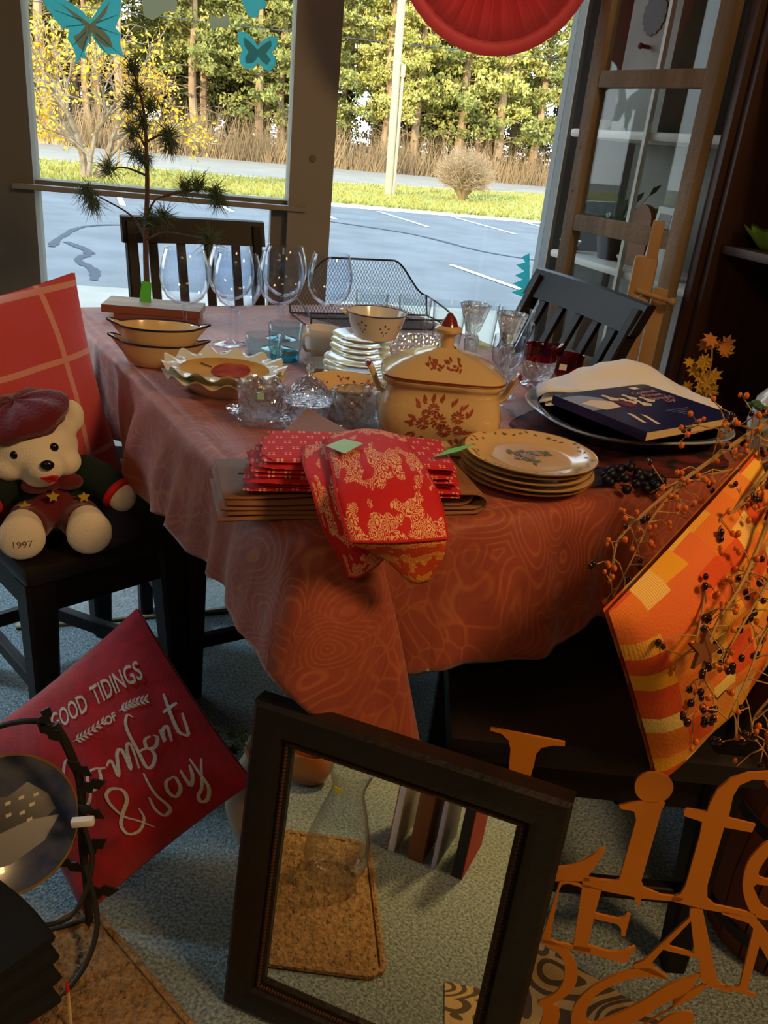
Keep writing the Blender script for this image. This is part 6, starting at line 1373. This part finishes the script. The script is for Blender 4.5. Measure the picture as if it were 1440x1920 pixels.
# ------------------------------------------------------------------ teddy bear
t = empty('teddy_bear', 'white teddy bear with wine-red hat and dark green jacket sitting on the left chair', 'teddy bear', (-.668, 1.52, .468), math.atan2(.40, .92))
def F(x, f, z): return (x, -f, z)
def blobs(lst, name, m, voxel=.005, smooth=6, parent=t):
    b = MB()
    for c, r in lst: b.ball(c, r, 20, 14)
    o = b.build(name, m, parent)
    q = o.modifiers.new('fuse', 'REMESH'); q.mode = 'VOXEL'; q.voxel_size = voxel; q.use_smooth_shade = True
    q = o.modifiers.new('soft', 'SMOOTH'); q.factor = .6; q.iterations = smooth
    return o
HX, HF, HZ = -.028, .012, .185
body = [(F(-.005, 0, .075), (.07, .055, .075)), (F(HX, HF, HZ), (.082, .07, .068)), (F(HX+.018, HF+.062, HZ-.018), (.038, .03, .03)), (F(HX-.045, HF+.03, HZ-.025), (.035, .03, .03)), (F(HX+.05, HF+.03, HZ-.022), (.035, .03, .03)),
    (F(HX+.068, HF-.02, HZ+.052), (.03, .016, .036)), (F(HX-.07, HF-.02, HZ+.05), (.03, .016, .034)), (F(HX+.008, HF+.045, HZ-.048), (.032, .026, .018))]
for s_ in (-1, 1):
    body += [(F(s_*.045, .05, .045), (.036, .05, .036)), (F(s_*.058, .1, .046), (.038, .04, .044)), (F(s_*.060, .128, .047), (.044, .022, .047))]
    body += [(F(s_*.085, .02, .115), .03), (F(s_*.112, .045, .10), (.03, .03, .028))]
    body += [(F(s_*.128, .062, .088), (.028, .026, .03))]
blobs(body, 'body', 'plush_white')
blobs([(F(-.005, -.002, .078), (.074, .059, .078)), (F(.062, .012, .125), (.042, .038, .036)), (F(-.066, .012, .125), (.042, .038, .036)), (F(.088, .025, .115), .0365), (F(-.088, .025, .115), .0365), (F(.106, .04, .104), .036), (F(-.106, .04, .104), .036)], 'jacket', 'plush_green', smooth=4)
blobs([(F(-.003, .012, .062), (.062, .055, .058)), (F(-.002, .025, .09), (.04, .038, .05)), (F(.045, .052, .044), (.042, .05, .0405)), (F(-.045, .052, .044), (.042, .05, .0405)), (F(.052, .082, .045), (.041, .03, .041)), (F(-.052, .082, .045), (.041, .03, .041))], 'trousers', 'plush_wine', smooth=4)
for s_ in (-1, 1):
    b = MB(); d = Vector(F(s_*.128, .062, .088))-Vector(F(s_*.106, .04, .104)); d.normalize(); c = Vector(F(s_*.119, .053, .095)); u_ = d.orthogonal().normalized(); v_ = d.cross(u_)
    b.tube([c+(u_*math.cos(a)+v_*math.sin(a))*.0265 for a in [2*PI*k/20 for k in range(20)]], .0085, 8, closed=True); b.build('cuff', 'felt_red', t)
b = MB(); b.ball(F(HX+.022, HF+.093, HZ-.004), (.0125, .008, .010), 14, 10); b.build('nose', 'black_nose', t)
for x, z in ((HX-.033, HZ+.006), (HX+.036, HZ+.018)): b = MB(); b.ball(F(x, HF+.0585, z), (.0085, .007, .009), 12, 8); b.build('eye', 'black_nose', t)
b = MB(); b.prism([F(HX+.008, HF+.094, HZ-.030), F(HX+.03, HF+.097, HZ-.026), F(HX+.04, HF+.088, HZ-.030), F(HX+.036, HF+.084, HZ-.041), F(HX+.024, HF+.085, HZ-.044)], F(0, -.02, 0)); b.build('mouth', 'felt_red', t, smooth=False)
def beret():
    b = MB(); R_ = Matrix.Rotation(-.32, 3, 'Y') @ Matrix.Rotation(.18, 3, 'X'); prof_ = [(.0, .05), (.03, .049), (.06, .042), (.082, .028), (.09, .014), (.086, .004), (.076, -.002), (.074, -.010), (.07, -.012)]
    b.lathe(prof_, 40, c=F(HX-.012, HF-.004, HZ+.048), fn=lambda a, r, z: tuple(R_ @ Vector((r*(1+.03*math.sin(a*5))*math.cos(a), r*.86*math.sin(a), z+.003*math.sin(a*7)))))
    return b.build('beret', 'plush_wine', t)
beret()
blobs([(F(-.03, .058, .122), (.028, .014, .018)), (F(.03, .055, .125), (.028, .014, .018)), (F(0, .06, .122), (.012, .014, .012))], 'bow', 'plush_wine', .004, 3)
def star(b, c, R1, R2, th, rot=0, n=5):
    P = [(c[0]+(R1 if k % 2 == 0 else R2)*math.sin(2*PI*k/(2*n)+rot), c[1], c[2]+(R1 if k % 2 == 0 else R2)*math.cos(2*PI*k/(2*n)+rot)) for k in range(2*n)]
    b.prism(P, (0, -th, 0))
for c in (F(-.052, .062, .082), F(.056, .0605, .094), F(0, .073, .104)): b = MB(); star(b, c, .012, .006, .004); b.build('star_patch', 'gold_star', t, smooth=False)
for i, (tx, sz) in enumerate((('1997', .019),)):
    me = text_mesh(tx, sz); o = link_mesh('foot_print', me, 'print_grey', t, fn=lambda c: Vector((-.06+c.x, -.1512+.004*abs(c.x)/.02, .036+c.y)))
# ------------------------------------------------------------------ berry branches
rt = random.Random(77)
STEM = [[(.62, 1.19, .99), (.534, 1.156, .947), (.448, 1.117, .889), (.39, 1.087, .846), (.329, 1.048, .792), (.317, 1.02, .759)],
    [(.61, 1.17, .96), (.535, 1.125, .908), (.484, 1.087, .857), (.441, 1.045, .816), (.43, .985, .761), (.415, .94, .721)],
    [(.60, 1.12, .90), (.534, 1.085, .859), (.498, 1.03, .814), (.472, .99, .788), (.440, .955, .745), (.424, .92, .701), (.442, .90, .673)],
    [(.6, 1.1, .87), (.53, 1.02, .823), (.481, .965, .762), (.449, .93, .72), (.420, .91, .696), (.425, .88, .652)],
    [(.6, 1.06, .82), (.528, .985, .784), (.496, .945, .742), (.475, .91, .702), (.452, .88, .66)],
    [(.6, 1.14, .93), (.514, 1.115, .893), (.426, 1.1, .865), (.376, 1.07, .824), (.347, 1.03, .774), (.319, .99, .726)],
    [(.6, .96, .70), (.522, .92, .679), (.486, .885, .651), (.503, .86, .626)],
    [(.62, 1.13, .93), (.535, 1.135, .92), (.5, 1.15, .935), (.463, 1.15, .931), (.419, 1.143, .917)]]
for k, st_ in enumerate(STEM):
    if k in (1, 2, 3, 4, 6): st_ = [st_[0]]+[(x-.010, y-.040, z-.004) for x, y, z in st_[1:]]
    lb = ['berry branch with thick straw stem reaching farthest left over the table corner', 'berry branch drooping over the upper half of the orange cushion', 'berry branch hanging down the middle of the orange cushion beside the star', 'berry branch whose tip droops over the lower half of the orange cushion', 'short berry branch at the right edge over the orange cushion', 'thin berry branch arching over the dark grapes', 'small berry sprig lowest at the right edge beside the cushion', 'topmost orange-berried sprig near the cookbook corner'][k]
    t = empty('berry_branch', lb, 'artificial branch', st_[0], 0, 'bundle of berry branches on the right')
    pts = [p-Vector(st_[0]) for p in smooth_path(st_, 8)]; n_ = len(pts); r0 = .0042 if k in (0, 1, 2) else .0026
    b = MB(); b.tube(pts, [r0*(1-.7*i/n_) for i in range(n_)], 6)
    ends = []
    for i in range(4, n_, 2):
        for j in range(1):
            d = Vector((rt.gauss(0, 1), rt.gauss(-.35, .6), rt.gauss(-.1, .9))).normalized(); L = rt.uniform(.02, .055); p = pts[i]
            q = p+d*L+Vector((0, 0, -.006)); m_ = p.lerp(q, .5)+Vector((0, 0, .006)); b.tube([p, m_, q], [.0012, .001, .0008], 4); ends.append(q)
            if rt.random() < .75: q2 = m_+Vector((rt.gauss(0, .014), rt.gauss(-.006, .01), rt.gauss(0, .014))); b.tube([m_, q2], .0008, 4); ends.append(q2)
    b.build('stem', 'straw', t)
    for q in ends:
        dark = rt.random() < (.25 if k in (0, 5, 7) else .55)
        for j in range(rt.choice((1, 2))):
            b = MB(); c = q+Vector((rt.gauss(0, .0035), rt.gauss(0, .003), rt.gauss(0, .0035))); s_ = rt.uniform(.0034, .0048) if dark else rt.uniform(.0028, .0042)
            b.ball(c, (s_, s_, s_*1.25), 8, 6); b.build('berry', 'berry_dark' if dark else 'berry_orange', t)
t = MB(); star(t, (0, 0, 0), .028, .011, .006, .2); o = t.build('rusty_star', 'rust_star', smooth=False); o.location = (.408, .885, .722); o.rotation_euler = (-.35, 0, .5); tag(o, 'rusty five-pointed tin star hanging among the berry branches', 'star ornament')

# ------------------------------------------------------------------ floor items, left
t = empty('plate_stand', 'black wrought-iron plate stand with leaf shapes in front of the red cushion', 'plate stand', (-.43, .98, 0))
def pl(x, y, z): return (x+.43, y-.98, z)
b = MB(); b.tube(smooth_path([pl(-.424, .98, .012), pl(-.424, .98, .1), pl(-.426, .98, .2), pl(-.422, .98, .31), pl(-.437, .98, .38), pl(-.455, .98, .424)], 5), .0068, 8)
b.build('upright', 'iron', t)
b = MB(); b.tube(smooth_path([pl(-.455, .98, .42), pl(-.49, .98, .425), pl(-.54, .975, .41), pl(-.60, .97, .36)], 6), .0045, 8); b.build('top_arm', 'iron', t)
b = MB(); b.tube(smooth_path([pl(-.424, .98, .24), pl(-.40, .95, .18), pl(-.42, .90, .12), pl(-.50, .87, .12)], 6), .004, 8); b.build('plate_rest', 'iron', t)
b = MB(); b.tube(smooth_path([pl(-.425, .98, .15), pl(-.39, .93, .07), pl(-.405, .87, .02), pl(-.46, .82, .007), pl(-.55, .84, .06)], 6), .0045, 8); b.build('scroll_foot', 'iron', t)
b = MB(); b.tube(smooth_path([pl(-.425, .98, .02), pl(-.50, .95, .01), pl(-.58, .93, .006)], 5), .0045, 8); b.build('rear_foot', 'iron', t)
for (x, y, z, a, L) in ((-.44, .975, .40, 2.4, .05), (-.437, .975, .365, -.6, .045), (-.422, .974, .31, .5, .05), (-.424, .974, .28, -.5, .045), (-.424, .974, .18, .7, .055), (-.424, .974, .14, 2.6, .05), (-.424, .974, .09, .3, .06), (-.47, .975, .425, 1.2, .04)):
    c, s_ = math.cos(a), math.sin(a); P = [(0, 0), (.35*L, .22*L), (.5*L, .12*L), (.65*L, .24*L), (L, 0), (.65*L, -.2*L), (.5*L, -.1*L), (.35*L, -.24*L)]
    b = MB(); b.prism([pl(x+p[0]*c-p[1]*s_, y-.006, z+p[0]*s_+p[1]*c) for p in P], (0, .003, 0)); b.build('iron_leaf', 'iron', t, smooth=False)
t = empty('collector_plate', 'blue collector plate with a night town scene standing in the iron stand', 'plate', (-.532, .962, .235)); nrm = Vector((.46, -.55, .62)).normalized()
t.rotation_euler = nrm.to_track_quat('Z', 'X').to_euler()
lathe_obj('dish', [(0, -.006), (.07, -.006), (.092, -.003), (.1035, .002), (.104, .0035), (.1, .003), (.093, .0), (0, 0)], 'plate_night', t, 56)
b = MB(); b.tube([(.1035*math.cos(2*PI*k/56), .1035*math.sin(2*PI*k/56), .003) for k in range(56)], .0022, 6, closed=True); b.build('rim', 'plate_gold', t)
u_ = nrm.to_track_quat('Z', 'X').to_matrix(); ux, uy = u_ @ Vector((1, 0, 0)), u_ @ Vector((0, 1, 0))
wx_ = Vector((.92, .40, .0)); wx2 = Vector((wx_.dot(ux), wx_.dot(uy))).normalized(); wy2 = Vector((-wx2.y, wx2.x))
def pp(x, y, z=-.0075): q = wx2*x+wy2*y; r = q.length; k = min(1, .092/max(r, 1e-6)); return (q.x*k, q.y*k, .0006+(z+.0075))
def pst(pts, m, nm, dz=0): b = MB(); b.add([pp(x, y, -.0075+dz) for x, y in pts], [tuple(range(len(pts)))]); b.build(nm, m, t, smooth=False)
pst([(-.09, .0), (-.05, .012), (-.03, .045), (.0, .04), (.03, .058), (.06, .035), (.07, .01), (.04, -.01), (.0, -.03), (-.05, -.05), (-.085, -.035)], 'plate_dark', 'painted_town')
for (x, y) in ((.0, .03), (.02, .035), (.035, .022), (.0, .012), (.02, .012), (-.018, .02), (.042, .036), (.03, .0)): pst([(x-.004, y-.003), (x+.004, y-.001), (x+.004, y+.004), (x-.004, y+.002)], 'plate_light', 'painted_window', .0006)
pst([(-.09, -.03), (-.04, -.02), (.03, .0), (.075, .0), (.05, -.035), (.0, -.06), (-.06, -.065)], 'plate_haze', 'painted_snow', .0003)
b = MB(); b.box((0, 0, .0), (.034, .012, .012), bev=.002); o = b.build('stand_clip', 'linen_white', None); o.location = (-.412, .955, .262); o.rotation_euler = (0, -.15, .1); tag(o, 'small white paper tag sticking out right of the collector plate', 'tag')
# folded black cloths on a wooden crate
t = empty('wooden_crate', 'low wooden crate under the folded black cloths at bottom left', 'crate', (-.55, .785, 0), -.72)
for sx in (-1, 1):
    for z in (.035, .085): b = MB(); b.box((sx*.095, 0, z), (.012, .16, .04), bev=.002); b.build('slat', 'barrel_brown', t)
    for z in (.035, .085): b = MB(); b.box((0, sx*.075, z), (.19, .012, .04), bev=.002); b.build('slat', 'barrel_brown', t)
for i in range(4):
    b = MB(); z = .108+.024*i; n2_ = 18; rows_ = []
    for a in range(n2_+1):
        fx = a/n2_; r = []
        for q in range(16):
            th = 2*PI*q/16; yy = math.copysign(abs(math.cos(th))**.4, math.cos(th))*.10; hz = math.copysign(abs(math.sin(th))**.5, math.sin(th))*.0115
            e = 1 if 0 < a < n2_ else .7
            r.append((-.13+.26*fx-.01*i, yy*(1-.03*i)+.004*math.sin(fx*7+i), z+.0117+hz*e+.002*math.sin(fx*9+i*2)*math.cos(q)))
        rows_.append(r)
    b.grid(rows_, True); b.add(rows_[0], [tuple(range(16))]); b.add(rows_[-1], [tuple(range(16))]); o = b.build('black_cloth', 'cloth_black', sharp=70)
    o.location = (-.545+.004*i, .785+.003*i, 0); o.rotation_euler = (0, 0, -.76+.05*i); tag(o, 'folded black cloth, %s of the pile at bottom left' % ['lowest', 'second from below', 'third from below', 'topmost'][i], 'cloth', 'folded black cloths')
t = empty('paint_brush', 'thin pale stick with a red tip standing on the tan bath mat', 'stick', (-.385, .80, .012)); b = MB(); b.tube([(0, 0, 0), (-.004, .008, .07)], .0026, 6); b.build('shaft', 'page_edge', t); b = MB(); b.tube([(-.004, .008, .07), (-.0055, .0105, .088)], [.0034, .0015], 6); b.build('tip', 'felt_red', t)
# tan bath mat
e1 = Vector((.421, -.354, 0)); e2 = Vector((-.268, -.29, 0)); Pm = Vector((-.441, 1.019, 0)); nu, nv_ = 130, 96; rt = random.Random(40); b = MB(); rows_ = []
def bm_h(i, j):
    ex = min(i, nu-i); ey = min(j, nv_-j); e = min(ex, ey)
    return .003 if e < 3 else .011+.0025*math.sin(i*.5+3*math.sin(j*.3))*math.sin(j*.6+2*math.sin(i*.27))+rt.uniform(-.0042, .0042)
def bm_p(i, j):
    x, y = i/nu, j/nv_; r_ = .07; dx = max(0, r_-min(x, 1-x))/r_; dy_ = max(0, r_-min(y, 1-y))/r_; k = max(0, math.hypot(dx, dy_)-1)
    cx2, cy2 = .5, .5; p = Pm+e1*(x+(cx2-x)*k*.13)+e2*(y+(cy2-y)*k*.13); return p+Vector((0, 0, .001+bm_h(i, j) if 0 < i < nu and 0 < j < nv_ else 0.0005))
b.grid([[bm_p(i, j) for j in range(nv_+1)] for i in range(nu+1)]); o = b.build('bath_mat', 'mat_tan', sharp=180); tag(o, 'shaggy tan bath mat on the blue-grey carpet at bottom left', 'bath mat')
b = MB(); loop = [bm_p(i, 0) for i in range(0, nu, 3)]+[bm_p(nu, j) for j in range(0, nv_, 3)]+[bm_p(i, nv_) for i in range(nu, 0, -3)]+[bm_p(0, j) for j in range(nv_, 0, -3)]
b.tube([Vector((p.x, p.y, .006)) for p in loop], .006, 6, closed=True); b.build('edge_binding', 'mat_tan', o)
# glass vase and a row of binders seen in the mirror
t = empty('glass_vase', 'clear hourglass-shaped glass vase with yellow sticker, seen in the mirror', 'vase', (-.255, .535, .012))
lathe_obj('vase', [(0, 0), (.04, 0), (.055, .012), (.066, .05), (.062, .09), (.045, .15), (.033, .185), (.034, .2), (.046, .235), (.0455, .236), (.045, .235), (.0325, .2), (.0315, .185), (.0435, .15), (.0605, .09), (.0645, .05), (.0535, .015), (0, .006)], 'clear_glass', t, 40)
b = MB(); b.box((.0, .0345, .2), (.02, .001, .009)); b.build('sticker', 'sticker_yellow', t, smooth=False)
for i, (s_, w_, m_, lb) in enumerate(((0, .014, 'shelf_white', 'thin white board with orange edge, first of the row seen in the mirror'), (.055, .034, 'binder_brown', 'thick brown binder standing in the row seen in the mirror'), (.098, .010, 'lilac', 'thin pale lilac board standing in the row seen in the mirror'), (.15, .022, 'binder_black', 'dark binder with red edge, last of the row seen in the mirror'))):
    c = Vector((-.25, .33, 0))+Vector((.963, -.269, 0))*s_; t = empty('upright_board', lb, 'binder', c, -.272, 'row of boards seen in the mirror')
    b = MB(); b.box((0, -.06, .15), (w_, .16, .30), bev=.002); b.build('board', m_, t)
    if i in (0, 3): b = MB(); b.box((w_/2+.0012 if i == 3 else -w_/2-.0012, -.06, .15), (.002, .16, .30)); b.build('coloured_edge', 'binder_red' if i == 3 else 'binder_orange', t, smooth=False)
t = empty('amber_bowl', 'round amber glass bowl reflected at the top left of the mirror', 'bowl', (-.56, .28, 0)); lathe_obj('bowl', [(0, 0), (.03, 0), (.05, .012), (.062, .045), (.052, .08), (.05, .08), (.058, .045), (.046, .016), (0, .006)], 'amber', t, 28)
# ivy and jug behind the mirror
t = empty('ceramic_jug', 'beige ceramic jug with trailing ivy half hidden behind the mirror', 'jug', (-.165, 1.225, 0)); lathe_obj('jug', [(0, 0), (.05, 0), (.068, .02), (.082, .08), (.078, .13), (.055, .175), (.045, .2), (.05, .215), (.044, .213), (.04, .2), (0, .19)], 'jug', t, 36)
t = empty('ivy_sprig', 'green ivy sprig reaching out left from behind the mirror top', 'ivy', (-.165, 1.225, .195))
b = MB(); iv = smooth_path([(0, 0, 0), (-.01, -.02, .05), (-.04, -.05, .085), (-.075, -.07, .1), (-.115, -.075, .105)], 5); b.tube(iv, .0018, 5); iv2 = smooth_path([(-.04, -.05, .085), (-.06, -.06, .06), (-.07, -.065, .03)], 4); b.tube(iv2, .0015, 5); b.build('vine', 'leaf_green', t)
rt = random.Random(16)
for p in iv[5::2]+iv2[2::2]:
    b = MB(); c = p+Vector((rt.gauss(0, .008), rt.gauss(-.008, .004), rt.gauss(0, .008))); maple(b, c, (rt.gauss(0, .4), -.8, .6), rt.uniform(.010, .015), rt.random()*6); b.build('ivy_leaf', 'ivy_green', t, smooth=False)
# striped rug under the table
rd1 = Vector((.937, .349, 0)); rd2 = Vector((-.349, .937, 0)); rc = Vector((-.928, 1.826, 0)); RW, RL = 1.25, .95
b = MB(); b.prism([rc, rc+rd1*RW, rc+rd1*RW+rd2*RL, rc+rd2*RL], (0, 0, .007)); o = b.build('striped_rug', 'rug_pale', smooth=False); tag(o, 'pale woven rug with navy stripes on the carpet under the table', 'rug')
for s_ in (.085, .205, .44, .62, .8, .98):
    b = MB(); rt = random.Random(int(s_*100)); pth = [rc+rd1*(s_+rt.gauss(0, .002))+rd2*(RL*k/60)+Vector((0, 0, .0075)) for k in range(61)]; b.tube(pth, [.009+.003*math.sin(k*1.9) for k in range(61)], 6); b.build('navy_stripe', 'rug_navy', o)
for (a, c) in ((0, RW),): b = MB(); b.tube([rc+Vector((0, 0, .006)), rc+rd1*RW+Vector((0, 0, .006))], .005, 6); b.build('edge_binding', 'rug_beige', o)
# damask rug
m = mat('damask', (186, 160, 112), .95, bump=(200, .5)); n = m.node_tree; bs = n.nodes['Principled BSDF']
tc = N_('ShaderNodeTexCoord'); nz = N_('ShaderNodeTexNoise'); nz.inputs['Scale'].default_value = 7; nz.inputs['Detail'].default_value = 0; n.links.new(tc.outputs['Object'], nz.inputs[0])
mv = N_('ShaderNodeMix', data_type='VECTOR'); mv.inputs[0].default_value = .22; n.links.new(tc.outputs['Object'], mv.inputs[4]); n.links.new(nz.outputs['Color'], mv.inputs[5])
vo = N_('ShaderNodeTexVoronoi'); vo.inputs['Scale'].default_value = 9; n.links.new(mv.outputs[1], vo.inputs['Vector'])
sq = M2('SINE', M2('MULTIPLY', vo.outputs['Distance'], 34)); g1 = M2('GREATER_THAN', sq, .1)
mc = N_('ShaderNodeMix', data_type='RGBA'); n.links.new(g1, mc.inputs[0]); mc.inputs[6].default_value = lin((182, 156, 108)); mc.inputs[7].default_value = lin((84, 72, 60)); n.links.new(mc.outputs[2], bs.inputs['Base Color'])
d2 = Vector((.55, .835, 0)); d1 = Vector((.835, -.55, 0)); c0 = Vector((.052, .585, 0)); b = MB(); b.prism([c0, c0+d1*.7, c0+d1*.7+d2*.54, c0+d2*.54], (0, 0, .004)); o = b.build('damask_rug', 'damask', smooth=False); tag(o, 'beige rug with dark scrolls on the floor behind the word sign', 'rug')
# barrel and board at the lower right
t = empty('wooden_barrel', 'reddish-brown wooden barrel behind the word sign at bottom right', 'barrel', (.80, 1.13, 0))
for k in range(18):
    a0, a1 = 2*PI*k/18+.012, 2*PI*(k+1)/18-.012; b = MB(); rows_ = []
    for z in (0, .08, .17, .26, .34):
        r = .125+.022*math.sin(PI*z/.34); rows_.append([(r*math.cos(a0), r*math.sin(a0), z), (r*math.cos(a1), r*math.sin(a1), z), ((r-.014)*math.cos(a1), (r-.014)*math.sin(a1), z), ((r-.014)*math.cos(a0), (r-.014)*math.sin(a0), z)])
    b.grid(rows_, True); b.add(rows_[0], [(0, 1, 2, 3)]); b.add(rows_[-1], [(0, 1, 2, 3)]); b.build('stave', 'barrel_brown', t, sharp=30)
for z in (.06, .28): b = MB(); r = .127+.022*math.sin(PI*z/.34); b.lathe([(r, z-.012), (r+.002, z-.012), (r+.002, z+.012), (r, z+.012)], 36, closed=True); b.build('hoop', 'iron', t)
b = MB(); b.lathe([(0, .31), (.12, .31), (.12, .322), (0, .322)], 32); b.build('lid', 'barrel_brown', t)
b = MB(); b.box((0, 0, .13), (.2, .016, .26), bev=.003); o = b.build('ochre_board', 'sign_paint'); o.location = (.80, 1.10, .322); o.rotation_euler = (-.12, .25, .1); tag(o, 'ochre painted board leaning on the barrel at the right edge', 'board')
